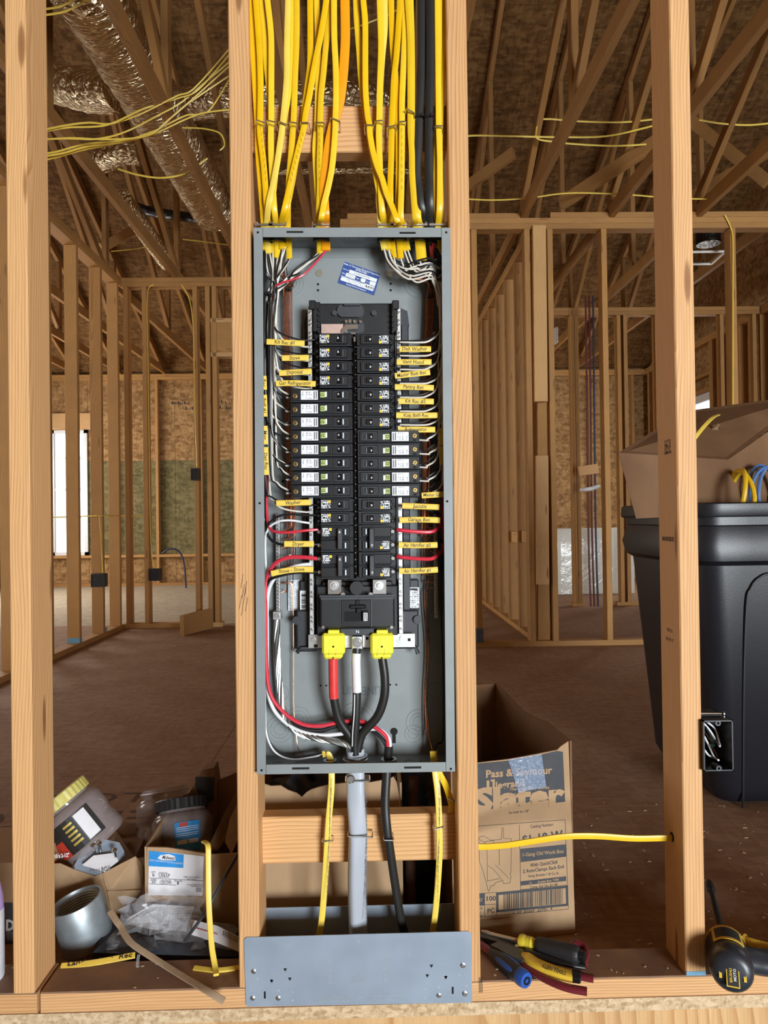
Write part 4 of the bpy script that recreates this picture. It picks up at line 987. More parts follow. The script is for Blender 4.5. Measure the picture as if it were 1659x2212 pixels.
for i, (sd, pts, yd, mt, xe) in enumerate(TOPC):
    col = {'nm_orange': 'orange flat cable', 'nm_black': 'black flat cable'}.get(mt, 'yellow flat cable')
    c = empty('cable', P(xe, 490, .035), '%s above the panel, %s from left at the photo top' % (col, NTH[rank[i]]), 'cable', 'cables feeding the panel from above')
    ye = 547 + JR.uniform(-15, 17)
    if mt in ('nm_black',): ye = 525
    yin = .030 + JR.uniform(0, .012)
    full = path_px(pts, yd) + [P(xe, 486, yin)]
    inner = [P(xe, 495, yin), P(xe + (2 if xe < 760 else 4), 520, yin), P(xe + (3 if sd == 'L' else 8), ye, yin - .004)]
    w_, t_ = (CW * 1.55, CT * 1.2) if mt == 'nm_orange' else ((CW * 1.4, .0045) if mt == 'nm_black' else (CW, CT))
    ang = JR.uniform(-.25, .25)
    sdv = Vector((math.cos(ang), math.sin(ang), 0))
    m = MB().sweep(smooth_path(full + inner, 6), w_, t_, seg=12, side=sdv, flat=True)
    m.build('jacket', mt, c, smooth=True)
    e = inner[-1]
    ex, ey = xe + (3 if sd == 'L' else 8), ye
    def j(a): return JR.uniform(-a, a)
    if sd == 'L' and li < len(leftrows):
        k, yt = leftrows[li]; li += 1
        xt = 629 if k == 'afci' else 688
        bx = 571 + (li * 5 % 8) * 3.2 + j(1.5); wx = 575 + (li * 5 % 7) * 3.6 + j(1.5)
        hub = 630 + j(14)
        far = ex > 650
        mid = [(620, 606 + j(6), .03)] if far else []
        m = MB(); wire(m, [e] + path_px([((ex + 590) / 2 + j(6), 585 + j(8), .018 if li % 2 else .034)] + mid + [(bx + 6, hub, .016 if li % 3 == 0 else .036), (bx, 690 if yt > 760 else 665, .012 if li % 3 == 0 else .036), (bx, max(yt - 62, 690), .014 if li % 3 == 0 else .036), (bx + 14, yt - 16, .022), ((bx + 20 + xt) / 2, yt + 1, .018), (xt - 8, yt + 1, .02), (xt, yt + 1, .02)], .03), .0016)
        m.build('hot_wire', 'wire_black', c, smooth=True)
        if mt == 'nm_orange':
            m = MB(); wire(m, [e] + path_px([(660, 590, .012), (632, 604, .01), (606, 612, .012), (592, 628, .02), (586, 700, .04), (584, 850, .05)], .03), .0019); m.build('red_wire', 'wire_red', c, smooth=True)
        xn = 629 if k == 'afci' else 667; yn = yt + (5 if k == 'afci' else 16)
        m = MB(); wire(m, [e] + path_px([((ex + 590) / 2 + j(6), 592 + j(10), .028)] + mid + [(wx + 6, hub + 6, .03), (wx, 690 if yt > 760 else 665, .020 + (li * 2 % 3) * .012), (wx, max(yt - 60, 690), .026 + j(.008)), (wx + 12, yn - 22, .024), (wx + 34, yn - 6, .022), (xn - 10, yn, .024), (xn, yn, .024)], .03), .0018)
        m.build('neutral_wire', 'wire_white', c, smooth=True)
        gx = 612 + (li * 3 % 8) * 2.6; gend = 1128 + (li * 19 % 170)
        m = MB(); wire(m, [e] + path_px([((ex + 612) / 2, 580, .045), (gx + 2, 615, .056), (gx, 640, .06), (gx + 2, 800, .066), (gx + 5 + (li % 3), 1000, .064), (gx + 8, gend - 25, .062), (gx + 3, gend - 5, .06), (606, gend, .058)], .06), .0009, 5)
        m.build('ground_wire', 'copper', c, smooth=True)
    elif sd == 'R' and ri < len(rightrows):
        k, yt = rightrows[ri]; ri += 1
        xt = 906 if k == 'afci' else 848
        bx = 946 + (ri * 3 % 5) * 2.4; wx = 946 + (ri * 2 % 5) * 2.4 + 1.2
        up = 566 + (ri * 7 % 40)
        m = MB(); wire(m, [e] + path_px([(ex + 14, ey + 22, .03), ((ex + 940) / 2, up - 3, .016 + (ri % 2) * .014), (936, up - 8, .014 + (ri % 2) * .014), (bx - 3, up + 34, .026), (bx, 680, .03 + j(.008)), (bx, max(yt - 60, 690), .03), (bx - 4, yt - 22, .026), (bx - 26, yt - 2, .02), ((bx + xt) / 2 - 8, yt + 3, .018), (xt + 6, yt + 3, .02), (xt, yt + 3, .02)], .03), .0016)
        m.build('hot_wire', 'wire_black', c, smooth=True)
        xn = 906 if k == 'afci' else 864; yn = yt + (4 if k == 'afci' else 2)
        m = MB(); wire(m, [e] + path_px([(ex + 12, ey + 30, .026), ((ex + 935) / 2, up + 9, .02), (934, up + 2, .018), (wx - 3, up + 42, .024), (wx, 690, .026 + j(.008)), (wx, max(yt - 56, 700), .026), (wx - 5, yn - 14, .022), (wx - 26, yn + 2, .018), ((wx + xn) / 2 - 4, yn + 5, .016), (xn, yn + 4, .02)], .03), .0018)
        m.build('neutral_wire', 'wire_white', c, smooth=True)
        gx = 911 + (ri * 3 % 8) * 2.4; gend = 1115 + (ri * 16 % 150)
        m = MB(); wire(m, [e] + path_px([(ex + 10, ey + 35, .035), ((ex + 915) / 2, 590 + (ri % 4) * 3, .034), (926, 600 + (ri % 5) * 3, .044), (gx + 12, 632, .056), (gx + 10, 655, .06), (gx + 4, 780, .064), (gx + 2, 1000, .064), (gx, gend - 22, .062), (gx + 5, gend - 4, .06), (937, gend, .058)], .06), .0009, 5)
        m.build('ground_wire', 'copper', c, smooth=True)
    elif sd == 'B':
        yt = 1146 if xe < 925 else 1204
        m = MB(); wire(m, [e] + path_px([(935, 560, .04), (952, 610, .05), (956, 700, .055), (956, 900, .055), (957, yt - 40, .05), (953, yt - 14, .03), (935, yt + 2, .016), (905, yt + 3, .012), (870, yt + 0, .012), (858, yt - 2, .016)], .03), .0037, 8)
        m.build('red_wire', 'wire_red', c, smooth=True)
        m = MB(); wire(m, [e] + path_px([(940, 565, .05), (956, 620, .06), (958, 800, .06), (958, yt - 10, .055), (952, yt + 20, .035), (935, yt + 28, .018), (858, yt + 29, .016)], .03), .0022)
        m.build('hot_wire', 'wire_black', c, smooth=True)
# cable ties
for (px, py, y, w_, lab) in ((577, 634, .02, 14, 'black cable tie around the wire bundle at the upper left of the panel'), (623, 625, .052, 12, 'black cable tie around the bare copper wires, upper left'), (929, 640, .05, 10, 'black cable tie around the bare copper wires, upper right'), (949, 585, .018, 10, 'black cable tie around the wires at the upper right, upper one'), (949, 604, .018, 10, 'black cable tie around the wires at the upper right, lower one'), (907, 250, .010, 19, 'black cable tie around the left black cable above the panel'), (927, 250, .005, 19, 'black cable tie around the right black cable above the panel'), (919, 829, .058, 12, 'black cable tie round copper wires beside the Pantry tag'), (914, 1084, .058, 12, 'black cable tie round copper wires below the Master Lig tag')):
    c = P(px, py, y); r = w_ / 1165 / 2
    t = empty('cable_tie', c, lab, 'cable tie', 'black cable ties')
    m = MB(); m.lathe([(r, -.0022), (r + .0012, -.0022), (r + .0012, .0022), (r, .0022)], Matrix.Translation(c + Vector((0, r * .35, 0))) @ Matrix.Diagonal((1, .55, 1, 1)), 20, True)
    m.build('strap', 'black_plastic', t)
    MB().cbox(c + Vector((r * .2, -r * .4 - .003, -.003)), c + Vector((r * .2 + .006, -r * .4 + .003, .003)), .0008).build('tie_head', 'black_plastic', t)
# staples over the upper cables (fixed to the blocking)
def staple(px, py, w_, tilt, yf=-.004, yb_=.031, r=.0014, par=None):
    a, b = P(px - w_ / 2, py - tilt, yf), P(px + w_ / 2, py + tilt, yf)
    a2, b2 = a.copy(), b.copy(); a2.y = yb_; b2.y = yb_; a2.z -= .004; b2.z -= .004
    m = MB().sweep([a2, a + Vector((0, .002, 0)), a + Vector((.0015, 0, 0)), b - Vector((.0015, 0, 0)), b + Vector((0, .002, 0)), b2], r, seg=6, side=Vector((0, 0, 1)))
    m.build('staple', 'zinc', wf, smooth=True)
for px, py, w_, t_ in ((562, 262, 20, 3), (586, 262, 20, 2), (611, 266, 18, 3), (634, 265, 18, 1), (658, 265, 18, 0), (689, 265, 20, 0), (724, 258, 19, 3), (797, 270, 18, 0), (818, 261, 17, -1), (846, 273, 18, -2), (867, 263, 18, -1), (886, 239, 17, 4), (948, 272, 17, 0)): staple(px, py, w_, t_)
# cable connectors on the top of the box
for px in (572, 600, 694, 832, 862, 904, 945):
    c_ = P(px, 488, .036)
    m = MB().cbox(c_ + Vector((-.017, -.010, -.004)), c_ + Vector((.017, .014, .0015)), .001); cl = m.build('cable_clamp', 'zinc', panel)
    m = MB()
    for s_ in (-1, 1): m.lathe([(.0032, 0), (.0032, .003), (.002, .004)], Matrix.Translation(c_ + Vector((s_ * .0145, -.006, .0015))), 10)
    tag(m.build('clamp_screw', 'bright_steel', cl), kind='stuff')
    c2 = P(px, 517, .036)
    MB().lathe([(.011, 0), (.016, 0), (.016, .006), (.011, .006)], Matrix.Translation((c2.x, c2.y, PF.translation.z + hh - .0085)), 16, True).build('lock_nut', 'wing_plastic', panel)
# ---- heavy feeders at the bottom
se = empty('service_cable', P(770, 1990, .04), 'thick grey service cable rising into the panel bottom centre', 'cable')
pts = path_px([(776, 2035, .05), (773, 1990, .045), (771, 1900, .03), (773, 1800, .028), (769, 1730, .03), (768, 1680, .034), (768, 1640, .036), (767, 1618, .034)], .03)
def sev(t): return Vector((math.cos(.25 + .35 * math.sin(t * 7)), math.sin(.25 + .35 * math.sin(t * 7)), 0))
MB().sweep(smooth_path(pts, 8), .0172, .0115, seg=16, side=sev, flat=True).build('jacket', 'nm_grey', se, smooth=True)
def big(name, pp, mt, r, seg=12): return MB().sweep(smooth_path(path_px(pp, .03), 8), r, seg=seg, side=Vector((0, 1, 0))).build(name, mt, se, smooth=True)
big('line_conductor', [(768, 1625, .034), (757, 1592, .032), (733, 1555, .026), (722, 1510, .02), (720, 1470, .018), (719.5, 1418, .016)], 'nm_black', .0083)
big('red_tape', [(721, 1508, .0195), (720, 1470, .0175), (719.5, 1420, .0155)], 'tape_red', .0089)
big('neutral_conductor', [(767, 1630, .028), (766, 1600, .026), (769, 1550, .022), (771, 1500, .02), (769, 1440, .02), (771, 1400, .022)], 'nm_black', .0080)
big('white_tape', [(771, 1495, .0195), (770, 1460, .0195), (769, 1430, .0195), (770, 1411, .0205)], 'wire_white_bright', .0086)
big('line_conductor', [(772, 1622, .030), (783, 1585, .028), (815, 1548, .022), (830, 1505, .018), (831, 1462, .016), (825, 1418, .016)], 'nm_black', .0083)
wst = MB(); wire(wst, path_px([(761, 1612, .020), (762, 1580, .0175), (765, 1540, .0135), (766, 1500, .0125)], .02), .0011, 6); wst.build('white_stripe', 'wire_white_bright', se, smooth=True)
# aluminium ground conductor: seven twisted strands
gp = smooth_path(path_px([(762, 1618, .03), (745, 1607, .03), (715, 1600, .03), (680, 1594, .032), (650, 1585, .035), (625, 1566, .04), (611, 1530, .045), (602, 1460, .05), (599, 1400, .052), (598, 1336, .055)], .04), 10)
gc = empty('ground_conductor', gp[0], 'bare twisted aluminium ground conductor from the grey cable to the left ground bar', 'wire')
for k in range(7):
    pp = []
    for q, p in enumerate(gp):
        tg_ = (gp[min(q + 1, len(gp) - 1)] - gp[max(q - 1, 0)]).normalized(); u = Vector((0, 1, 0)) - tg_.y * tg_; u.normalize(); v = tg_.cross(u)
        an = 2 * math.pi * k / 7 + q * .22
        pp.append(p + (u * math.cos(an) + v * math.sin(an)) * .0042)
    MB().sweep(pp, .0021, seg=5).build('strand', 'aluminium_strand', gc, smooth=True)
# sheath mouth and connector rings at the panel bottom
m = MB(); c_ = P(768, 1640, .036); m.lathe([(.019, 0), (.024, 0), (.024, .008), (.022, .010), (.019, .010)], Matrix.Translation((c_.x, .036, PF.translation.z - hh + .002)), 28, True); m.lathe([(.019, .010), (.0228, .010), (.0228, .014), (.019, .014)], Matrix.Translation((c_.x, .036, PF.translation.z - hh + .002)), 28, True); m.build('hub_ring', 'zinc', panel)
for px, r in ((713, .011), (840, .013)):
    c_ = P(px, 1640, .036); MB().lathe([(r * .75, 0), (r * 1.15, 0), (r * 1.15, .006), (r * .75, .006)], Matrix.Translation((c_.x, .036, PF.translation.z - hh + .002)), 18, True).build('hub_ring', 'zinc', panel)
cl = MB().cbox(P(745, 1692, .02), P(800, 1672, .05), .004).build('cable_clamp', 'aluminium_bar', panel)
m = MB(); c_ = P(757, 1683, .012); m.lathe([(.0085, 0), (.0085, .006), (.006, .008)], Matrix.Translation(c_ + Vector((0, .006, 0))) @ Matrix.Rotation(math.pi / 2, 4, 'X'), 16); m.build('clamp_screw', 'bright_steel', cl)
# black range cable
bk = empty('cable', P(840, 1990, .04), 'thick black cable entering the panel bottom right of the grey cable', 'cable')
MB().sweep(smooth_path(path_px([(880, 2035, .05), (866, 1985, .045), (852, 1900, .035), (842, 1830, .026), (836, 1790, .024), (832, 1740, .028), (834, 1690, .032), (838, 1640, .036), (840, 1612, .034)], .03), 8), .0085, .0065, seg=12, side=sev).build('jacket', 'nm_black', bk, smooth=True)
def bw(nm, pp, mt, r): m = MB(); wire(m, path_px(pp, .03), r, 8, 7); m.build(nm, mt, bk, smooth=True)
bw('red_wire', [(838, 1612, .03), (833, 1590, .028), (808, 1570, .03), (775, 1557, .036), (735, 1560, .036), (690, 1568, .034), (650, 1563, .034), (612, 1538, .036), (585, 1500, .036), (576, 1440, .034), (574, 1330, .03), (575, 1260, .026), (590, 1222, .02), (620, 1205, .014), (660, 1204, .012), (685, 1207, .016)], 'wire_red', .0038)
bw('neutral_wire', [(843, 1612, .032), (838, 1592, .03), (815, 1575, .034), (770, 1580, .038), (730, 1586, .036), (690, 1588, .034), (650, 1580, .034), (618, 1562, .038), (590, 1530, .04), (578, 1480, .04), (577, 1380, .036), (578, 1290, .03), (592, 1250, .022), (615, 1232, .018), (645, 1222, .018), (668, 1219, .022)], 'wire_white_bright', .0036)
bw('hot_wire', [(835, 1614, .034), (825, 1595, .034), (800, 1575, .038), (770, 1562, .042), (730, 1568, .042), (690, 1578, .04), (650, 1572, .04), (610, 1548, .044), (584, 1508, .044), (573, 1430, .042), (572, 1310, .036), (578, 1265, .028), (590, 1248, .02), (640, 1236, .016), (685, 1236, .016)], 'wire_black', .0036)
# dryer circuit on the left double pole
dr = empty('cable', P(575, 900, .05), 'dryer wires red, white and black curling at the lower left of the panel', 'cable')
def dw(nm, pp, mt, r): m = MB(); wire(m, path_px(pp, .03), r, 8, 7); m.build(nm, mt, dr, smooth=True)
dw('red_wire', [(580, 860, .045), (580, 950, .045), (577, 1050, .04), (577, 1110, .036), (582, 1140, .026), (597, 1149, .018), (625, 1150, .014), (660, 1146, .014), (687, 1144, .018)], 'wire_red', .0027)
dw('hot_wire', [(573, 880, .05), (573, 1080, .05), (575, 1140, .04), (582, 1162, .026), (597, 1173, .018), (620, 1177, .012), (687, 1176, .016)], 'wire_black', .0027)
dw('hot_wire', [(583, 1160, .03), (576, 1150, .03), (580, 1132, .024), (600, 1116, .018), (625, 1111, .016), (660, 1113, .018), (688, 1113, .02)], 'wire_black', .0021)
dw('neutral_wire', [(577, 1260, .04), (573, 1180, .036), (578, 1145, .028), (598, 1128, .022), (625, 1124, .02), (655, 1128, .022), (668, 1130, .025)], 'wire_white_bright', .0021)
# yellow cables at the bottom
def ycable(label, pp, yy, mt='nm_yellow_pale', prt=True):
    c = empty('cable', P(pp[0][0], pp[0][1], yy), label, 'cable', 'yellow cables leaving the panel bottom')
    MB().sweep(smooth_path(path_px(pp, yy), 8), CW * 1.05, CT, seg=12, side=Vector((1, .12, 0)), flat=True).build('jacket', mt, c, smooth=True)
    return c
c1 = ycable('pale yellow cable below the panel, left of the grey cable', [(686, 2040, .05), (695, 1985, .045), (702, 1900, .035), (707, 1820, .026), (711, 1760, .028), (716, 1700, .03), (716, 1660, .034), (714, 1640, .036), (708, 1629, .036), (696, 1630, .034)], .03)
m = MB(); wire(m, path_px([(697, 1630, .034), (670, 1636, .034), (630, 1640, .034), (595, 1625, .038), (577, 1590, .04), (573, 1540, .042), (572, 1400, .044), (571, 1250, .044), (571, 1120, .044)], .03), .0018); m.build('neutral_wire', 'wire_white_bright', c1, smooth=True)
m = MB(); wire(m, path_px([(697, 1627, .036), (670, 1632, .038), (625, 1634, .038), (592, 1615, .042), (576, 1580, .046), (572, 1500, .048), (571, 1300, .048)], .03), .0018); m.build('hot_wire', 'wire_black', c1, smooth=True)
m = MB(); wire(m, path_px([(697, 1632, .03), (660, 1632, .05), (645, 1618, .06), (640, 1590, .066), (634, 1520, .068), (634, 1400, .066), (632, 1280, .06), (626, 1262, .058), (606, 1257, .058)], .03), .0011, 5); m.build('ground_wire', 'copper', c1, smooth=True)
c2 = ycable('pale yellow cable below the panel near the right stud, long straight one', [(930, 2040, .05), (938, 1990, .045), (944, 1930, .035), (949, 1850, .026), (949, 1790, .024), (946, 1720, .028), (940, 1670, .034), (936, 1640, .036), (935, 1622, .036)], .03)
for q, (xa, xb, yt) in enumerate(((917, 921, 1270), (922, 926, 1250))):
    m = MB(); wire(m, path_px([(934 + q, 1622, .036), (930, 1605, .045), (922 + q * 4, 1575, .06), (xa, 1500, .07), (xb, 1400, .07), (xa, 1300, .064), (xa + 4, yt + 4, .06), (938, yt, .058)], .03), .0011, 5); m.build('ground_wire', 'copper', c2, smooth=True)
m = MB(); wire(m, path_px([(938, 1622, .036), (945, 1606, .045), (957, 1590, .055), (957, 1450, .055), (952, 1300, .06), (951, 1130, .04), (940, 1108, .03), (900, 1095, .02)], .03), .0017); m.build('hot_wire', 'wire_black', c2, smooth=True)
c3 = ycable('deep yellow cable below the panel that bends to the right stud', [(938, 1622, .036), (942, 1650, .036), (950, 1672, .036), (962, 1695, .04), (972, 1725, .05), (976, 1745, .055), (972, 1770, .055), (971, 1795, .055), (975, 1815, .058), (982, 1828, .06)], .03, 'nm_yellow')
staple(707, 1818, 23, -1, .019, .05, .0011); staple(778, 1808, 52, 1, .010, .05, .0017); staple(840, 1815, 21, 0, .012, .05, .0014); staple(947, 1790, 20, -2, .018, .05, .0011); staple(975, 1729, 14, 3, .045, .07, .0011)
# jacket lettering on the closest cables
m = MB()
for px0, py0, px1, py1, y in ((563, 275, 576, 400, .0065), (690, 275, 690, 400, .0085), (868, 280, 868, 420, .0065), (654, 290, 625, 400, -.0015)):
    for k in range(9):
        t = k / 9; m.text('NM-B', basis(P(px0 + (px1 - px0) * t, py0 + (py1 - py0) * t, y), (px0 - px1, 0, py0 - py1), (1, 0, 0)), .0028)
m.build('cable_print', 'ink_brown', wf)
m = MB()
for k in range(12):
    t = k / 11; y_ = 1700 + 230 * t; m.text('NM-B WITH GROUND', basis(P(707 + 10 * (1 - t) - 1, y_, .0235), (-.05, 0, -1), (1, 0, -.05)), .0033)
    m.text('NM-B WITH GROUND', basis(P(951 - 6 * t, y_, .0215), (-.02, 0, -1), (1, 0, -.02)), .0033)
for k in range(5): m.text('TYPE SE CABLE STYLE R 600V', basis(P(791, 1750 + 50 * k, .0225), (0, 0, 1), (-1, 0, 0)), .0058)
m.build('cable_print', 'print_grey', wf)
# ---- hand-written wire tags
def tagstrip(txt, x0, x1, y0, tilt, ydep=.006, h=12.5, sz=.0098, bow=0.0, lab=None, sx=.9):
    n = 8; pts = []
    for k in range(n + 1):
        t = k / n
        p = P(x0 + (x1 - x0) * t, y0 + tilt * (t - .5) - bow * 4 * t * (1 - t), ydep); pts.append(p)
    m = MB().sweep(pts, h / 1165 / 2, .0011, seg=8, side=Vector((0, 0, 1)), flat=True)
    o = m.build('wire_tag', 'tag_yellow', None, smooth=True)
    tag(o, lab, 'wire tag', 'yellow hand-written wire tags')
    M = basis(P((x0 + x1) / 2 - 2, y0 - bow * .8, ydep - .0014), P(x1, y0 + tilt / 2, ydep) - P(x0, y0 - tilt / 2, ydep), (0, 0, 1))
    MB().text(txt, M, sz, shear=.12, sx=sx, jig=.05, bold=.008).build('handwriting', 'ink', o)
for txt, x0, x1, y0, tl_, bw_ in (('Kit Rec #1', 576, 658, 740, 4, 0), ('Stove', 609, 667, 773, -1, 0), ('Dsposial', 603, 673, 804, -4, 0), ('Gar Refrigerator', 596, 682, 829, 1, 1.5), ('Washer', 597, 672, 1086, -2, 0), ('Dryer', 614, 678, 1175, 0, 0)):
    tagstrip(txt, x0, x1, y0, tl_, bow=bw_, lab='yellow tag hand-lettered %s, left of the breakers' % txt.replace('#', 'number '))
tagstrip('Stove - Stove', 586, 677, 1235, -9, bow=4, lab='long yellow wire tag hand-lettered Stove - Stove, lowest on the left')
for txt, x0, x1, y0, tl_, bw_ in (('Dish Washer', 863, 931, 754, 0, 0), ('Vent Hood', 857, 932, 782, 0, 0), ('Master Bath Rec', 853, 929, 808, -8, 0), ('Pantry Rec', 853, 937, 837, 2, 1), ('Kit Rec #2', 861, 937, 867, 1, 0), ('Kids Bath Rec', 856, 945, 897, 0, -.5), ('Refrigerator', 860, 940, 928, 0, 0), ('Garage Rec', 863, 951, 1124, 0, 1.5), ('Air Handler #2', 861, 945, 1177, 0, -1)):
    tagstrip(txt, x0, x1, y0, tl_, bow=bw_, lab='yellow tag hand-lettered %s, right of the breakers' % txt.replace('#', 'number '), sz=.0092 if len(txt) > 11 else .0098)
tagstrip('Air Handler #1', 862, 946, 1232, -3, bow=-1, lab='lowest yellow hand-lettered Air Handler tag, right of the breakers', sz=.0092)
tagstrip('Jucuzie', 869, 949, 1094, 3, lab='yellow hand-lettered tag just above the Garage Rec tag')
tagstrip('Master Lig', 911, 958, 1069, -3, lab='yellow wire tag hand-lettered Master Lig, under the long right breakers', sz=.0085)
for txt, px, y0, y1, side, nm in (('Rec', 570, 812, 842, 'left', 'shortest, beside the Refrigerator tag'), ('Bath #1', 571, 853, 900, 'left', 'second from the top'), ('Mstr', 572, 920, 960, 'left', 'third from the top'), ('Den Rec', 574, 966, 1026, 'left', 'lowest, lettered Den Rec'), ('', 953, 925, 962, 'right', 'upper one beside the long breakers'), ('', 954, 964, 1004, 'right', 'lower one beside the long breakers')):
    a, b = P(px, y0, .006 if side == 'left' else .02), P(px + 1, y1, .006 if side == 'left' else .02)
    o = MB().sweep([a, (a + b) / 2, b], .005, .0011, seg=8, side=Vector((1, 0, 0)), flat=True).build('wire_tag', 'tag_yellow', None, smooth=True)
    tag(o, 'upright yellow wire tag inside the panel %s wall, %s' % (side, nm), 'wire tag', 'yellow hand-written wire tags')
    if txt: MB().text(txt, basis((a + b) / 2 + Vector((0, -.0014, 0)), (0, 0, -1), (1, 0, 0)), .009, shear=.1, jig=.05, bold=.01).build('handwriting', 'ink', o)
# ================================================================ things around the panel
def film(name, col, alpha, rough=.12, bscale=25, bs=.6):
    m = bpy.data.materials.new(name); nt, b = nodes_of(m); L = nt.links.new
    tc = N(nt, 'ShaderNodeTexCoord'); nz = N(nt, 'ShaderNodeTexNoise'); nz.inputs['Scale'].default_value = bscale; nz.inputs['Detail'].default_value = 3; nz.inputs['Distortion'].default_value = 1.5
    L(tc.outputs['Object'], nz.inputs['Vector']); bump(nt, b, nz.outputs['Fac'], bs, .01)
    b.inputs['Base Color'].default_value = (*col, 1); b.inputs['Roughness'].default_value = rough; b.inputs['Alpha'].default_value = alpha
    b.inputs['Specular IOR Level'].default_value = .9; MATS[name] = m
film('clear_film', (.80, .82, .86), .16, .10, 22, .7)
film('jar_plastic', (.42, .36, .36), .50, .08, 14, .35)
film('tape_clear', (.45, .58, .80), .22, .12, 90, .5)
film('tub_wrap', (.80, .80, .72), .95, .25, 9, .8)
def foil_mat():
    m = bpy.data.materials.new('duct_foil'); nt, b = nodes_of(m); L = nt.links.new
    tc = N(nt, 'ShaderNodeTexCoord'); mp = N(nt, 'ShaderNodeMapping'); mp.inputs['Scale'].default_value = (7, 26, 7); L(tc.outputs['Object'], mp.inputs[0])
    nz = N(nt, 'ShaderNodeTexNoise'); nz.inputs['Scale'].default_value = 1.6; nz.inputs['Detail'].default_value = 5; nz.inputs['Distortion'].default_value = 1.2; L(mp.outputs[0], nz.inputs['Vector'])
    vo = N(nt, 'ShaderNodeTexVoronoi', feature='DISTANCE_TO_EDGE'); vo.inputs['Scale'].default_value = 2.2; L(mp.outputs[0], vo.inputs['Vector'])
    ad = N(nt, 'ShaderNodeMath', operation='ADD'); L(nz.outputs['Fac'], ad.inputs[0]); L(vo.outputs['Distance'], ad.inputs[1])
    bump(nt, b, ad.outputs[0], .9, .03)
    b.inputs['Base Color'].default_value = (.78, .64, .42, 1); b.inputs['Metallic'].default_value = 1; b.inputs['Roughness'].default_value = .2
    MATS['duct_foil'] = m
foil_mat()
def card_mat(name, c):
    m = bpy.data.materials.new(name); nt, b = nodes_of(m); L = nt.links.new
    tc = N(nt, 'ShaderNodeTexCoord'); wv = N(nt, 'ShaderNodeTexWave'); wv.bands_direction = 'X'; wv.inputs['Scale'].default_value = 55; wv.inputs['Distortion'].default_value = .6
    L(tc.outputs['Object'], wv.inputs['Vector'])
    nz = N(nt, 'ShaderNodeTexNoise'); nz.inputs['Scale'].default_value = 9; nz.inputs['Detail'].default_value = 6; L(tc.outputs['Object'], nz.inputs['Vector'])
    r = ramp(nt, [(.3, tuple(v * .86 for v in c)), (.7, tuple(min(1, v * 1.1) for v in c))]); L(nz.outputs['Fac'], r.inputs[0]); L(r.outputs[0], b.inputs['Base Color'])
    b.inputs['Roughness'].default_value = .8; b.inputs['Specular IOR Level'].default_value = .2; bump(nt, b, wv.outputs['Fac'], .12, .0006); MATS[name] = m
card_mat('cardboard', (.42, .275, .155)); card_mat('cardboard_dark', (.22, .12, .062))  # dark copy has the shade of bin carton and box insides in its colour
plain('box_slate', (.045, .047, .053), .7, var=.15); plain('box_ink', (.035, .035, .038), .7)
plain('galv_blue', (.36, .43, .52), .38, .35, var=.10, scale=14)  # sky reflection put into a lighter, bluer steel colour
plain('galv_mark', (.62, .68, .74), .4, .5)
plain('steel_coupling', (.40, .45, .48), .46, .7, var=.12, scale=50, bmp=.05)
plain('bag_black', (.016, .016, .018), .3, var=.2, scale=14, bmp=.9, bdist=.02)
plain('packet_dark', (.022, .024, .034), .22, var=.2, scale=9, bmp=.6, bdist=.01)
plain('bin_plastic', (.013, .014, .019), .38, var=.2, scale=420, bmp=.35, bdist=.0008)
plain('lid_yellow', (.62, .55, .16), .4); plain('lid_black', (.016, .017, .02), .4)
plain('label_blue', (.03, .27, .66), .45); plain('label_red', (.50, .04, .02), .5); plain('label_black', (.02, .018, .016), .5); plain('gold', (.7, .52, .12), .4, .6)
plain('paper', (.74, .72, .74), .7, var=.03); plain('purple', (.42, .30, .60), .4); plain('bottle_white', (.66, .67, .72), .45)
plain('grip_black', (.018, .018, .020), .5, var=.2, scale=300, bmp=.3); plain('grip_blue', (.02, .09, .40), .4); plain('grip_red', (.16, .018, .025), .3); plain('grip_yellow', (.80, .52, .05), .38); plain('handle_amber', (.72, .58, .05), .2); plain('tool_steel', (.085, .085, .09), .35, .6); plain('blade_steel', (.62, .55, .46), .35, .9)
plain('drill_yellow', (.74, .46, .04), .4); plain('drill_black', (.022, .025, .033), .36, var=.12); plain('drill_dark', (.012, .013, .016), .5)
plain('green_nut', (.02, .16, .09), .4); plain('cable_blue', (.10, .22, .50), .35); plain('pex_red', (.10, .014, .014), .5); plain('pex_blue', (.02, .024, .06), .5); plain('chip', (.62, .48, .33), .8); plain('bush_brown', (.11, .055, .03), .9)
plain('mat_black', (.03, .032, .034), .6)
def fit(m, txt, A, B, capm, up=(0, 0, 1), **kw):
    """lettering between the points A and B, capm metres tall"""
    vs, fs = text_geo(txt, kw.get('bold', 0.0), 'CENTER', kw.get('shear', 0.0), 1.0)
    w_ = max(v[0] for v in vs) - min(v[0] for v in vs); sz = capm / .69
    m.text(txt, basis((A + B) / 2, B - A, up), sz, sx=(B - A).length / (w_ * sz), **kw)
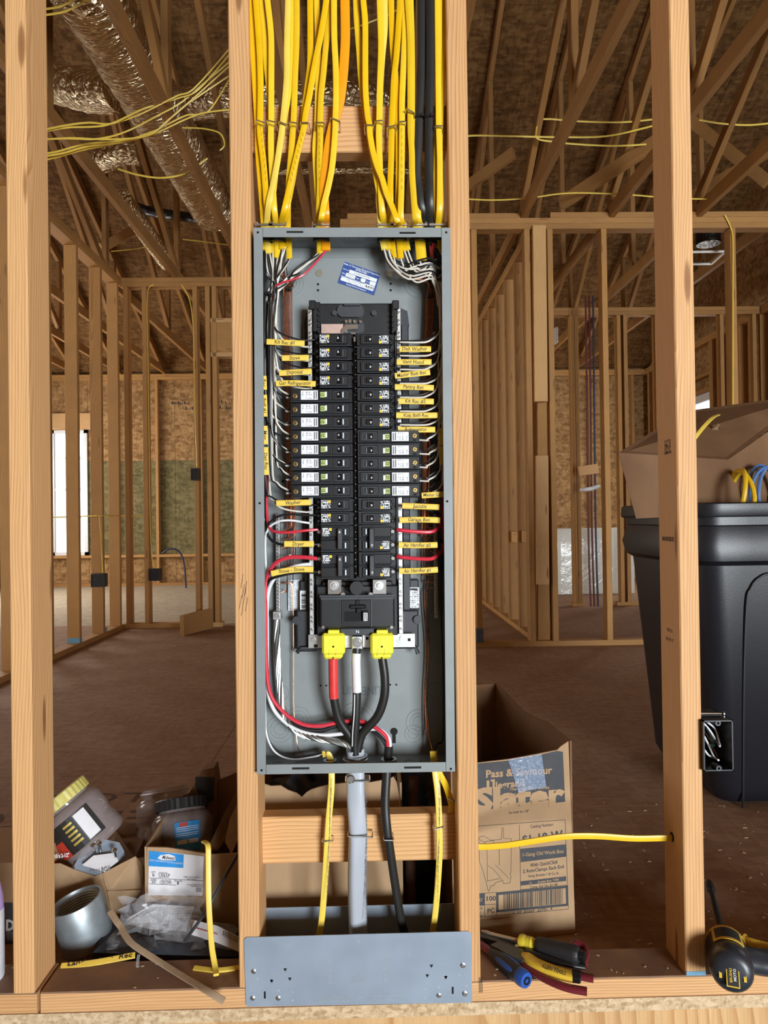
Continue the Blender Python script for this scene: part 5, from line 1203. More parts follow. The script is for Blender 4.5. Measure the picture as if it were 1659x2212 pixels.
class Plane:
    def __init__(s, o, right, up=(0, 0, 1)):
        s.o = Vector(o); s.r = Vector(right).normalized(); s.u = Vector(up); s.u = (s.u - s.u.dot(s.r) * s.r).normalized(); s.n = s.r.cross(s.u)
    def at(s, px, py, lift=0.0):
        d = MC @ Vector((px - 829.5, -(py - 1106), -FPX)); o = s.o + s.n * lift
        return CAM + d * ((o - CAM).dot(s.n) / d.dot(s.n))
    def poly(s, m, pts, lift, th=.0004):
        q = [s.at(a, b, lift) for a, b in pts]
        return m.prism(q, -s.n * th)
    def line(s, m, a, b, w_, lift):
        A, B = s.at(*a, lift), s.at(*b, lift); t = (B - A).normalized(); v = s.n.cross(t) * (w_ / 2)
        return m.prism([A - v, B - v, B + v, A + v], -s.n * .0003)
    def text(s, m, txt, x0, x1, y0, y1, capm, lift, **kw): fit(m, txt, s.at(x0, y0, lift), s.at(x1, y1, lift), capm, s.u, **kw)
def sheet(m, pts, th, nrm):
    n = Vector(nrm).normalized() * th; return m.prism([Vector(p) for p in pts], n)
# ---- nail plates
np_ = MB().prism([P(x, y, -.0022) for x, y in ((527, 2031), (532, 2025), (1012, 2012), (1018, 2017), (1020, 2163), (1016, 2166), (535, 2175), (531, 2170))], (0, .0018, 0)).build('nail_plate', 'galv_blue')
tag(np_, 'wide blue-grey steel nail plate screwed across the stud feet and sole plate', 'metal plate')
plp = Plane(P(770, 2090, -.0023), (1, 0, .012))
m = MB()
for px, py, r in ((548, 2098, 5), (546, 2156, 5), (601, 2156, 5), (1000, 2085, 5.5), (1004, 2146, 5.5), (948, 2150, 5)):
    m.lathe([(r / 1165, 0), (r / 1165, .0012), (r / 1900, .002)], Matrix.Translation(plp.at(px, py)) @ Matrix.Rotation(math.pi / 2, 4, 'X'), 12)
tag(m.build('screw_heads', 'zinc', np_), kind='stuff')
m = MB()
for px, py in ((586, 2118), (963, 2110)): plp.poly(m, [(px - 2.5, py), (px - 1, py + 2.5), (px + 1.5, py + 2), (px + 2.5, py - 1), (px, py - 2.5)], .0003)
for px, py in ((616, 2095), (587, 2120), (626, 2115), (932, 2087), (923, 2108), (963, 2112)): plp.poly(m, [(px - 4, py - 3), (px, py + 4), (px + 4, py - 3)], .0003)
for px, py in ((572, 2148), (978, 2138)): plp.poly(m, [(px - 2, py - 6), (px + 2, py - 6), (px + 2, py + 9), (px - 2, py + 9)], .0003)
tag(m.build('plate_holes', 'hole_dark', np_), kind='stuff')
m = MB()
for px, py in ((556, 2115), (542, 2139), (602, 2140), (632, 2143), (632, 2161), (918, 2137), (948, 2133), (1008, 2129), (917, 2156), (992, 2106)): plp.poly(m, [(px - 2, py), (px, py + 2), (px + 2, py), (px, py - 2)], .0004)
for a, b in (((709, 2068), (709, 2126)), ((839, 2068), (839, 2124)), ((886, 2050), (882, 2068))): plp.line(m, a, b, .0006, .0004)
for t, x0, x1, y0, y1, c_ in (('NOIƧIVIƎЯ GΛИA ƧЯOODИI ЯOꟻ'[:0] or 'FOR BOTH SIDES INSTALLATION', 676, 762, 2153, 2152, .0035), ('USE 16D NAILS - PER TABLE', 684, 752, 2158, 2157, .0030), ('FOR 16D OR 10D NAILS', 680, 758, 2163, 2162, .0032), ('FOR USE W/ 10d NAILS', 800, 866, 2150, 2149, .0032), ('FOR SOLE PLATE INSTALLATION', 796, 870, 2158, 2157, .0035)): plp.text(m, t, x0, x1, y0, y1, c_, .0004)
for q in range(5): plp.text(m, ('INSTALL', 'SIMPLIFIES', 'STRONG TIE', 'NOT FOR', 'PLATE')[q], 760 + (q % 2) * 3, 788 - (q % 2) * 3, 2105 + q * 4.5, 2105 + q * 4.5, .0026, .0004)
m.text('EDGE OF HOIST', basis(plp.at(714, 2096, .0004), (0, 0, 1), (-1, 0, 0)), .0072); m.text('EDGE OF BOIST', basis(plp.at(833, 2094, .0004), (0, 0, 1), (-1, 0, 0)), .0072)
plp.text(m, 'O', 771, 779, 2034, 2034, .006, .0004); plp.text(m, 'O', 772, 780, 2155, 2155, .006, .0004); plp.line(m, (766, 2026), (774, 2020), .0006, .0004); plp.line(m, (774, 2166), (782, 2160), .0006, .0004)
tag(m.build('embossed_lettering', 'galv_mark', np_), kind='stuff')
zt_ = P(780, 1956, .0915).z
np2 = MB().cbox((XS[1] - .03, .0905, .001), (XS[2] + .03, .0925, zt_), .0004).build('nail_plate', 'galv_blue'); tag(np2, 'second steel nail plate on the far side of the wall behind the cables', 'metal plate')
p_ = Plane((0, .0903, 0), (1, 0, 0)); p_.poly(MB(), [(750, 1974), (756, 1974), (756, 1992), (750, 1992)], 0)
# ---- cardboard carton behind the panel bay with torn rim
cb = empty('cardboard_box', (-.1, .3, 0), 'plain brown cardboard box with a torn rim behind the panel bay', 'box')
yf = .15
def torn(xs, y0, amp, seed):
    r = random.Random(seed); return [(x, y0(x) + r.uniform(-amp, amp)) for x in xs]
top = [(566, 1692), (585, 1698), (606, 1697), (622, 1707), (640, 1713), (652, 1722), (662, 1712), (672, 1706), (690, 1700), (720, 1694), (760, 1690), (800, 1690), (822, 1686), (838, 1684), (850, 1678), (857, 1690), (862, 1720)]
pl = Plane((0, yf, 0), (1, 0, 0))
b0, b1 = pl.at(566, 1990), pl.at(872, 1990)
pts = [Vector((b0.x - .02, yf, .001)), Vector((b1.x, yf, .001))] + [pl.at(*q) for q in reversed(top)] + [pl.at(545, 1695)]
sheet(MB(), pts, .004, (0, 1, 0)).build('front_panel', 'cardboard', cb) if False else MB().prism(pts, (0, .004, 0)).build('front_panel', 'cardboard', cb)
xr_, xl_ = b1.x, b0.x - .03; zt2 = pl.at(700, 1695).z
MB().box((xr_ - .004, yf + .004, .001), (xr_, yf + .34, zt2)).build('side_panel', 'cardboard', cb)
MB().box((xl_, yf + .004, .001), (xl_ + .004, yf + .34, zt2)).build('side_panel', 'cardboard', cb)
MB().box((xl_, yf + .34, .001), (xr_, yf + .344, zt2 + .02)).build('back_panel', 'cardboard_dark', cb)
def blob(m, c, rx, ry, rz, seed, amp=.25, nu=26, nv=16):
    r = random.Random(seed); ph = [r.uniform(0, 6.28) for _ in range(9)]
    vs = []; fs = []
    for i in range(nv + 1):
        th = math.pi * i / nv
        for j in range(nu):
            a = 2 * math.pi * j / nu
            d = 1 + amp * (.5 * math.sin(3 * a + ph[0] + 2 * th) + .35 * math.sin(5 * a + ph[1] - 3 * th) + .3 * math.sin(8 * a + ph[2] + 5 * th + ph[3]) + .25 * math.sin(11 * th + ph[4] + 2 * a))
            x, y, z = math.sin(th) * math.cos(a) * rx * d, math.sin(th) * math.sin(a) * ry * d, math.cos(th) * rz * (d * .5 + .5)
            vs.append(Vector(c) + Vector((x, y, max(z, -rz * .92))))
    for i in range(nv):
        for j in range(nu):
            k = (j + 1) % nu; fs.append((i * nu + j, (i + 1) * nu + j, (i + 1) * nu + k, i * nu + k))
    return m.add(vs, fs)
o = blob(MB(), P(672, 1700, yf + .15) + Vector((0, 0, -.09)), .13, .10, .13, 4).build('plastic_bag', 'packet_dark', None, smooth=True); tag(o, 'crumpled dark plastic bag poking out of the torn cardboard box', 'bag')
o = blob(MB(), Vector((P(925, 1800, .36).x, .36, .19)), .085, .10, .22, 8, .16).build('trash_bag', 'bag_black', None, smooth=True); tag(o, 'black bag standing behind the right side of the panel bay', 'bag')
c_ = P(893, 1700, .24); o = MB().sweep([c_ + Vector((-.012, 0, -.32)), c_ + Vector((-.008, 0, -.15)), c_ + Vector((.0, 0, .02))], .012, seg=12).build('conduit_pipe', 'bush_brown', None, smooth=True); tag(o, 'dark round pipe standing between the torn box and the black bag', 'pipe')
# ---- printed carton on the right
FRb = PZ(1243, 2015, .001); th_ = math.radians(8.5)
rv = Vector((math.cos(th_), math.sin(th_), 0)); bv = Vector((-math.sin(th_), math.cos(th_), 0))
SB = Plane(FRb, rv)
sb = empty('cardboard_box', FRb - rv * .12, 'open printed cardboard box with barcode and wall-box drawing, right of the panel', 'box')
WB = .27; DB = .50
zR = SB.at(1226, 1603).z
front = [FRb - rv * WB, FRb, SB.at(1228, 1601), SB.at(1212, 1612), SB.at(1204, 1620), SB.at(1160, 1629), SB.at(1100, 1640), SB.at(1030, 1648)]
front.append(FRb - rv * WB + Vector((0, 0, front[-1].z)))
MB().prism(front, bv * .004).build('front_panel', 'cardboard', sb)
top_r = [FRb + bv * .004, FRb + bv * DB, FRb + bv * DB + Vector((0, 0, zR + .012)), FRb + bv * (DB * .55) + Vector((0, 0, zR - .012)), FRb + bv * (DB * .25) + Vector((0, 0, zR + .004)), FRb + bv * .004 + Vector((0, 0, zR))]
MB().prism(top_r, -rv * .004).build('side_panel', 'cardboard_dark', sb)
MB().prism([q - rv * (WB - .004) for q in top_r], -rv * .004).build('side_panel', 'cardboard_dark', sb)
MB().prism([FRb + bv * DB - rv * WB, FRb + bv * DB, FRb + bv * DB + Vector((0, 0, zR + .01)), FRb + bv * DB - rv * WB + Vector((0, 0, zR + .01))], bv * .004).build('back_panel', 'cardboard_dark', sb)
m = MB()
SB.poly(m, [(1012, 1752), (1221, 1732), (1216, 1624), (1203, 1622), (1160, 1632), (1100, 1643), (1012, 1651)], .0004)
SB.poly(m, [(1124, 1834), (1222, 1824), (1224, 1850), (1125, 1862)], .0004); SB.poly(m, [(1125, 1904), (1223, 1893), (1223, 1903), (1125, 1913)], .0004)
SB.poly(m, [(1012, 1933), (1047, 1930), (1047, 1956), (1012, 1958)], .0004)
for q in ([(1072, 1928), (1226, 1913), (1226, 1918), (1072, 1934)], [(1073, 1966), (1226, 1952), (1226, 1957), (1073, 1971)], [(1072, 1928), (1077, 1928), (1077, 1970), (1072, 1970)], [(1222, 1913), (1227, 1913), (1228, 1956), (1223, 1957)]): SB.poly(m, q, .0004)
m.build('printed_field', 'box_slate', sb)
m = MB()
SB.text(m, 'Pass & Seymour', 1049, 1192, 1673, 1664, .0150, .0009, bold=.03)
SB.text(m, 'legrand', 1071, 1133, 1697, 1691, .0135, .0009, bold=.03); SB.poly(m, [(1051, 1686), (1057, 1686), (1057, 1700), (1063, 1700), (1063, 1705), (1051, 1706)], .0009); SB.poly(m, [(1060, 1684), (1069, 1683), (1069, 1703), (1064, 1703), (1064, 1688), (1060, 1688)], .0009)
SB.text(m, 'Slater', 1022, 1219, 1731, 1717, .0430, .0007, bold=.05)
SB.text(m, 'The difference works', 1100, 1186, 1705, 1701, .0062, .0012, bold=.02, shear=.2); SB.text(m, 'for you.', 1100, 1136, 1717, 1714, .0070, .0012, bold=.02, shear=.2)
SB.text(m, '1-Gang Old Work Box', 1128, 1217, 1847, 1839, .0075, .0009, bold=.02); SB.text(m, 'Outlet Box 749B', 1161, 1207, 1906, 1900, .0048, .0009, bold=.02); SB.text(m, 'AY', 1033, 1043, 1945, 1944, .007, .0009, bold=.02)
SB.text(m, 'UL', 1143, 1150, 1908, 1907, .005, .0009)
tag(m.build('light_lettering', 'cardboard', sb), kind='stuff')
m = MB()
SB.text(m, 'Set knife for 1/8"', 1099, 1143, 1756, 1752, .0052, .0005)
for a, b in (((1012, 1786), (1221, 1771)), ((1122, 1782), (1125, 1930)), ((1221, 1771), (1228, 1963)), ((1012, 1983), (1228, 1964)), ((1047, 1930), (1047, 1980)), ((1072, 1928), (1073, 1979)), ((1012, 1957), (1072, 1953)), ((1012, 1932), (1072, 1928)), ((1125, 1878 - 16), (1223, 1850)), ((1125, 1922), (1224, 1912))): SB.line(m, a, b, .0008, .0005)
SB.text(m, 'Catalog Number:', 1146, 1196, 1786, 1781, .0068, .0005)
SB.text(m, 'With QuickClick', 1145, 1205, 1870, 1862, .0075, .0005, bold=.01); SB.text(m, '2 AutoClamps Each End', 1130, 1218, 1883, 1872, .0075, .0005, bold=.01); SB.text(m, 'Swing Bracket / 18 Cu. In.', 1141, 1208, 1893, 1886, .0055, .0005)
SB.text(m, 'Comp. Ref. No. B114R', 1145, 1205, 1917, 1911, .0055, .0005); SB.text(m, '5  07  85007  20701  4', 1108, 1193, 1973, 1963, .0060, .0005)
SB.text(m, '100', 1050, 1070, 1942, 1941, .0095, .0005, bold=.02); SB.text(m, 'PC', 1053, 1068, 1969, 1967, .0095, .0005, bold=.015); SB.text(m, 'ADE', 1032, 1042, 1963, 1962, .005, .0005); SB.text(m, 'IN', 1032, 1038, 1972, 1971, .005, .0005); SB.text(m, 'USA', 1032, 1042, 1979, 1978, .005, .0005)
m.build('dark_lettering', 'box_ink', sb)
m = MB(); SB.text(m, 'S1-18-W', 1128, 1216, 1816, 1803, .0165, .0005, bold=.03); m.build('catalogue_number', 'box_slate', sb)
m = MB(); r = random.Random(2); x = 1088.0
while x < 1214:
    w_ = r.choice((.9, .9, 1.6, 2.3)); t0 = (x - 1077) / 150
    SB.poly(m, [(x, 1933.5 - 15 * t0), (x + w_, 1933.4 - 15 * t0), (x + w_, 1965 - 14 * t0), (x, 1965 - 14 * t0)], .0005); x += w_ + r.choice((1.0, 1.0, 1.8, 2.6))
tag(m.build('barcode', 'box_ink', sb), kind='stuff')
m = MB()   # line drawing of a wall box
for pts in ([(1034, 1812), (1036, 1808), (1046, 1806), (1060, 1815), (1075, 1814), (1083, 1813), (1085, 1788), (1088, 1790), (1088, 1811), (1105, 1812), (1104, 1880), (1102, 1890), (1104, 1893), (1102, 1907), (1088, 1909), (1086, 1902), (1070, 1907), (1068, 1912), (1060, 1914), (1058, 1920), (1056, 1926), (1053, 1920), (1052, 1912), (1043, 1880), (1036, 1862), (1034, 1812)], [(1034, 1812), (1048, 1822), (1048, 1818), (1066, 1816), (1068, 1822)], [(1052, 1824), (1053, 1905)], [(1078, 1822), (1079, 1870)], [(1054, 1870), (1066, 1878), (1086, 1902)], [(1070, 1868), (1082, 1880), (1100, 1898)], [(1054, 1903), (1080, 1898)]):
    for a, b in zip(pts, pts[1:]): SB.line(m, a, b, .0007, .0005)
m.build('box_drawing', 'box_ink', sb)
m = MB(); SB.poly(m, [(1098, 1640), (1170, 1629), (1180, 1700), (1120, 1712)], .0016, .0003); m.build('clear_tape', 'tape_clear', sb)
# ---- yellow cable between the right studs
o = MB().sweep(smooth_path(path_px([(985, 1822, .07), (1031, 1829, .068), (1090, 1826, .062), (1150, 1817, .055), (1220, 1807, .05), (1290, 1806, .05), (1370, 1811, .05), (1450, 1810, .05), (1490, 1812, .052)], .06), 8), CT, CW * 1.05, seg=12, side=Vector((0, 1, .05)), flat=True).build('cable', 'nm_yellow', None, smooth=True)
tag(o, 'yellow cable strung across in front of the printed box to the rightmost stud', 'cable')
m = MB(); q = P(1447, 1808, .05); q.x = XS[3] - ST / 2 - .0004; m.lathe([(.0, 0), (.009, .0002), (.009, .0006)], Matrix.Translation(q) @ Matrix.Rotation(-math.pi / 2, 4, 'Y'), 14); m.build('drill_hole', 'hole_dark', wf)
# ---- switch box on the right stud
gb = empty('outlet_box', P(1550, 1665, -.01), 'black plastic single-gang wall box with loose wires on the rightmost stud', 'outlet box')
gp_ = Plane(P(1550, 1600, -.012), (1, 0, 0)); A, B = gp_.at(1519, 1557), gp_.at(1585, 1665); t_ = .0022; yb2 = .066
xs0 = XS[3] + ST / 2
MB().box((A.x, -.012, B.z), (A.x + t_, yb2, A.z)).build('side_panel', 'black_plastic', gb); MB().box((B.x - t_, -.012, B.z), (B.x, yb2, A.z)).build('side_panel', 'black_plastic', gb)
MB().box((A.x, -.012, A.z - t_), (B.x, yb2, A.z)).build('top_panel', 'black_plastic', gb); MB().box((A.x, -.012, B.z), (B.x, yb2, B.z + t_)).build('bottom_panel', 'black_plastic', gb); MB().box((A.x, yb2, B.z), (B.x, yb2 + t_, A.z)).build('back_panel', 'black_plastic', gb)
MB().box((xs0, .0, B.z + .004), (A.x, .03, A.z - .004)).build('mount_flange', 'black_plastic', gb)
for z_, s_ in ((A.z, -1), (B.z, 1)):
    MB().lathe([(.0022, 0), (.0052, 0), (.0052, .02), (.0022, .02)], Matrix.Translation(((A.x + B.x) / 2, -.0125, z_ + s_ * .005)) @ Matrix.Rotation(-math.pi / 2, 4, 'X'), 14, True).build('screw_boss', 'wing_plastic', gb)
m = MB(); m.sweep([P(1508, 1541.5, .02), P(1558, 1542, .02)], .0022, seg=8); m.lathe([(.005, 0), (.005, .002)], Matrix.Translation(P(1561, 1542, .02)) @ Matrix.Rotation(math.pi / 2, 4, 'Y'), 12); m.build('mounting_nail', 'bright_steel', gb)
MB().cbox(P(1511, 1548, .012), P(1548, 1537, .035), .001).build('nail_guide', 'black_plastic', gb)
for pp, mt, r in (([(1520, 1562), (1535, 1580), (1550, 1605), (1555, 1612), (1553, 1600), (1545, 1575), (1528, 1560)], 'wire_white_bright', .0019), ([(1521, 1590), (1532, 1612), (1543, 1635), (1552, 1642)], 'wire_white_bright', .0019), ([(1522, 1620), (1530, 1631), (1536, 1635)], 'wire_white_bright', .0019), ([(1524, 1570), (1540, 1598), (1548, 1608)], 'wire_black', .0019), ([(1536, 1635), (1545, 1640), (1555, 1647)], 'copper', .0011), ([(1535, 1608), (1548, 1630), (1560, 1648)], 'copper', .0011), ([(1522, 1580), (1536, 1600), (1546, 1608)], 'copper', .0011)):
    q = [(x, y, .012 + .03 * (k % 3) / 3) for k, (x, y) in enumerate(pp)]; m = MB(); wire(m, path_px(q, .02), r); m.build('wire', mt, gb, smooth=True)
MB().lathe([(.003, 0), (.006, .012), (.006, .016)], Matrix.Translation(P(1541, 1612, .035)), 10).build('wire_nut', 'green_nut', gb)
# ---- wheeled bin and the carton standing in it
def rrect(x0, x1, y0, y1, r, z, n=5):
    out = []
    for cx, cy, a0 in ((x1 - r, y1 - r, 0), (x0 + r, y1 - r, 90), (x0 + r, y0 + r, 180), (x1 - r, y0 + r, 270)):
        for k in range(n + 1):
            a = math.radians(a0 + 90 * k / n); out.append((cx + r * math.cos(a), cy + r * math.sin(a), z))
    return out
def loft(m, secs, cap0=True, cap1=True):
    n = len(secs[0]); vs = [v for s_ in secs for v in s_]; fs = []
    for i in range(len(secs) - 1):
        for j in range(n): k = (j + 1) % n; fs.append((i * n + j, i * n + k, (i + 1) * n + k, (i + 1) * n + j))
    if cap0: fs.append(tuple(range(n - 1, -1, -1)))
    if cap1: fs.append(tuple((len(secs) - 1) * n + j for j in range(n)))
    return m.add(vs, fs)
bn = empty('trash_bin', (1.33, D(2.4), 0), 'large black plastic rubbish bin behind the rightmost stud', 'trash bin')
x0, x1, y0, y1 = 1.045, 1.68, D(2.14), D(2.66)
secs = [rrect(x0 + .02, x1 - .02, y0 + .02, y1 - .02, .05, .012), rrect(x0, x1, y0, y1, .06, .05), rrect(x0 - .055, x1 + .055, y0 - .045, y1 + .055, .07, .74), rrect(x0 - .075, x1 + .075, y0 - .068, y1 + .075, .07, .755), rrect(x0 - .085, x1 + .085, y0 - .075, y1 + .085, .07, .80), rrect(x0 - .07, x1 + .07, y0 - .06, y1 + .07, .07, .858), rrect(x0 - .075, x1 + .075, y0 - .065, y1 + .075, .07, .862), rrect(x0 - .075, x1 + .075, y0 - .065, y1 + .075, .07, .888)]
loft(MB(), secs, True, False).build('body', 'bin_plastic', bn, smooth=True)
secs = [rrect(x0 - .085, x1 + .085, y0 - .078, y1 + .085, .075, .886), rrect(x0 - .09, x1 + .09, y0 - .082, y1 + .09, .08, .892), rrect(x0 - .088, x1 + .088, y0 - .08, y1 + .088, .08, .925), rrect(x0 - .08, x1 + .08, y0 - .072, y1 + .08, .075, .93), rrect(x0 - .06, x1 + .06, y0 - .05, y1 + .06, .06, .928), rrect(x0 - .055, x1 + .055, y0 - .045, y1 + .055, .06, .88)]
loft(MB(), secs, False, False).build('rim', 'bin_plastic', bn, smooth=True)
bp = Plane((1.2, y0 - .001, .05), (1, 0, 0), (0, -.065, 1))
m = MB().sweep(smooth_path([bp.at(1605, 1745, .0), bp.at(1606, 1500, .0), bp.at(1612, 1310, .004), bp.at(1622, 1270, .004), bp.at(1640, 1248, .004), bp.at(1675, 1238, .004), bp.at(1800, 1238, .004)], 6), .004, seg=6); m.build('moulded_arch', 'bin_plastic', bn, smooth=True)
zt3 = .925
ca = empty('cardboard_box', (1.25, D(2.3), .9), 'brown cardboard carton with slanted flaps stuffed into the black bin', 'box')
yq = D(2.06)
def Q(px, py, d): return P(px, py, D(d))
def panel3(pts, nm, mt='cardboard_dark', th=.004):
    q = [Q(*p) for p in pts]; n = (q[1] - q[0]).cross(q[2] - q[0]).normalized(); MB().prism(q, n * -th).build(nm, mt, ca)
panel3([(1374, 1120, 2.24), (1600, 1110, 2.18), (1573, 993, 2.20), (1336, 978, 2.26)], 'front_panel', 'cardboard_dark')
panel3([(1336, 978, 2.26), (1573, 993, 2.20), (1760, 850, 2.5), (1480, 888, 2.62)], 'top_flap')
panel3([(1573, 993, 2.20), (1600, 1110, 2.18), (1800, 1060, 2.45), (1790, 840, 2.5)], 'side_panel', 'cardboard_dark')
panel3([(1480, 985, 2.62), (1545, 985, 2.62), (1545, 905, 2.66), (1480, 906, 2.66)], 'inner_flap', 'paper')
panel3([(1524, 940, 2.37), (1553, 936, 2.36), (1556, 922, 2.33), (1551, 918, 2.33)], 'torn_scrap', 'cardboard', .006)
o = MB().sweep(smooth_path([Q(1480, 980, 2.3), Q(1500, 948, 2.28), (Q(1522, 920, 2.3)), Q(1540, 902, 2.34), Q(1552, 896, 2.4)], 8), CW * 1.1, CT, seg=10, flat=True).build('cable', 'nm_yellow_pale', None, smooth=True); tag(o, 'short yellow cable end arching over the brown carton in the bin', 'cable')
def coil(name, label, mt, px, py, d, r, loops, tr, tilt, par_cat='cable coil'):
    pts = []; c_ = Q(px, py, d)
    for k in range(loops * 24 + 1):
        a = 2 * math.pi * k / 24; jr = r * (1 + .06 * math.sin(k * .61)); pts.append(c_ + Matrix.Rotation(tilt, 3, 'Z') @ Vector((jr * math.cos(a) * .8, .012 * (k / 24) + .01 * math.sin(k * .37), jr * math.sin(a))))
    o = MB().sweep(pts, tr, seg=8).build(name, mt, None, smooth=True); tag(o, label, par_cat)
coil('cable_coil', 'coil of blue cable in the black bin at the right edge', 'cable_blue', 1668, 1070, 2.17, .09, 3, .0055, .5)
coil('cable_coil', 'loop of yellow cable standing beside the blue coil in the bin', 'nm_yellow', 1606, 1075, 2.15, .085, 2, .007, 1.45)
# ================================================================ tools on the sole plate
ZP = .0381
def axis_m(a, b):
    a = Vector(a); b = Vector(b); z = (b - a).normalized(); x = Vector((0, 0, 1)).cross(z).normalized(); y = z.cross(x)
    return Matrix.Translation(a) @ Matrix((x, y, z)).transposed().to_4x4(), (b - a).length
# screwdriver with cushion grip
a, b = PZ(1252, 2064, .074), PZ(1040, 2012, .060)
sd = empty('screwdriver', a, 'screwdriver with ribbed black grip and clear amber collar, topmost of the tools', 'screwdriver')
M, ln = axis_m(a, b); k = ln
def prof_grip():
    vs = []; fs = []
    prof = [(.006, 0), (.013, .001), (.0155, .004), (.0165, .012), (.0165, .04), (.0160, .072), (.0150, .082), (.011, .086)]
    seg = 36
    for r, h in prof:
        for j in range(seg):
            an = 2 * math.pi * j / seg; rr = r * (1.0 if j % 3 else .955); vs.append((rr * math.cos(an), rr * math.sin(an), h))
    for i in range(len(prof) - 1):
        for j in range(seg): q = (j + 1) % seg; fs.append((i * seg + j, i * seg + q, (i + 1) * seg + q, (i + 1) * seg + j))
    fs.append(tuple(range(seg - 1, -1, -1))); fs.append(tuple((len(prof) - 1) * seg + j for j in range(seg)))
    return vs, fs
vs, fs = prof_grip(); MB().add(vs, fs, M).build('grip', 'grip_black', sd, smooth=True)
MB().lathe([(.010, .084), (.0105, .09), (.0125, .094), (.0115, .097), (.0125, .1), (.0115, .103), (.0125, .106), (.0135, .112), (.012, .118), (.006, .121)], M, 18).build('collar', 'handle_amber', sd, smooth=True)
MB().lathe([(.0042, .119), (.0042, .124), (.0036, .126)], M, 10).build('ferrule', 'copper', sd)
MB().lathe([(.0034, .124), (.0034, ln - .02), (.0045, ln - .012), (.003, ln)], M, 10).build('shaft', 'blade_steel', sd, smooth=True)
MB().lathe([(.003, -.012), (.0085, -.011), (.0095, -.006), (.0085, .001)], M, 16).build('end_cap', 'toggle_black', sd, smooth=True)
# nut driver with blue inlays
a, b = PZ(1138, 2119, .052), PZ(1018, 2024, .050)
nd_ = empty('nut_driver', a, 'blue and black handled driver lying nearest the front edge', 'screwdriver')
M, ln = axis_m(a, b)
MB().lathe([(.006, 0), (.0135, .001), (.0150, .006), (.0158, .014), (.0150, .02)], M, 20).build('end_cap', 'grip_blue', nd_, smooth=True)
MB().lathe([(.004, -.001), (.0075, -.001), (.0075, .0012), (.004, .0012)], M, 16, True).build('end_ring', 'toggle_black', nd_)
MB().lathe([(.0148, .018), (.0155, .03), (.0150, .055), (.0138, .075), (.011, .092), (.0095, .1)], M, 20).build('grip', 'grip_black', nd_, smooth=True)
for an in (0.6, 2.0, 3.6, 5.2):
    pts = []
    for q in range(9):
        h = .026 + .05 * q / 8; rr = .0150 - .0024 * max(0, (h - .05) / .03); pts.append(M @ Vector((rr * math.cos(an), rr * math.sin(an), h)))
    MB().sweep(pts, .0045, .0016, seg=8, side=(M.to_3x3() @ Vector((-math.sin(an), math.cos(an), 0))), scales=[.35, .8, 1, 1, 1, 1, .95, .8, .4]).build('inlay', 'grip_blue', nd_, smooth=True)
MB().lathe([(.0075, .098), (.008, .11), (.0075, .135), (.006, .14)], M, 14).build('neck', 'grip_red', nd_, smooth=True)
MB().lathe([(.0055, .138), (.0055, ln)], M, 12).build('shaft', 'tape_red', nd_, smooth=True)
# long nose pliers with dark red handles
pj_ = PZ(1118, 2050, .056)
pl_ = empty('pliers', pj_, 'long-nose pliers with dark red dipped handles lying under the screwdriver', 'pliers')
pts = [PZ(x, y, .060) for x, y in ((1128, 2046), (1112, 2026), (1075, 2018), (1036, 2016), (1036, 2022), (1075, 2034), (1095, 2050), (1110, 2062), (1126, 2062))]
MB().prism(pts, (0, 0, -.012)).build('jaws', 'tool_steel', pl_)
MB().lathe([(.0045, 0), (.0045, .002), (.003, .003)], Matrix.Translation(PZ(1117, 2045, .060)), 14).build('pivot', 'zinc', pl_)
MB().sweep(smooth_path([PZ(1112, 2056, .054), PZ(1130, 2080, .052), PZ(1170, 2110, .050), PZ(1220, 2132, .050), PZ(1268, 2142, .049)], 8), .0085, .0065, seg=12, side=Vector((.3, 1, 0)), scales=None).build('handle', 'grip_red', pl_, smooth=True)
MB().sweep(smooth_path([PZ(1122, 2050, .052), PZ(1160, 2072, .048), PZ(1215, 2098, .047), PZ(1250, 2108, .047), PZ(1282, 2114, .047)], 8), .0085, .0065, seg=12, side=Vector((.3, 1, 0))).build('handle', 'grip_red', pl_, smooth=True)
# wire strippers with yellow handle
ws_ = empty('wire_stripper', PZ(1190, 2085, .05), 'tool with yellow and black handle lettered in black, below the screwdriver', 'wire stripper')
pp = smooth_path([PZ(1132, 2062, .058), PZ(1150, 2078, .058), PZ(1180, 2092, .058), PZ(1215, 2104, .057), PZ(1238, 2109, .057)], 8)
MB().sweep(pp, .0125, .0075, seg=14, side=Vector((.25, 1, 0)), flat=True, scales=[.7] + [.8, .9] + [1] * (len(pp) - 3)).build('handle', 'grip_yellow', ws_, smooth=True)
MB().sweep(smooth_path([PZ(1236, 2108, .057), PZ(1250, 2110, .057), PZ(1256, 2111, .057)], 4), .0128, .0078, seg=14, side=Vector((.25, 1, 0)), flat=True, scales=[1] * 6 + [.9, .8, .5]).build('handle_tip', 'toggle_black', ws_, smooth=True)
MB().sweep(smooth_path([PZ(1135, 2056, .06), PZ(1165, 2064, .062), PZ(1215, 2078, .06), PZ(1262, 2086, .055)], 6), .009, .006, seg=12, side=Vector((.25, 1, 0))).build('handle', 'toggle_black', ws_, smooth=True)
MB().prism([PZ(x, y, .063) for x, y in ((1060, 2040), (1075, 2034), (1130, 2050), (1140, 2066), (1128, 2074), (1105, 2066))], (0, 0, -.006)).build('jaws', 'tool_steel', ws_)
m = MB(); fit(m, 'KLEIN TOOLS', PZ(1172, 2086.5, .0668), PZ(1222, 2103, .0662), .0064, (0, .75, .66), bold=.02); m.build('lettering', 'ink', ws_)
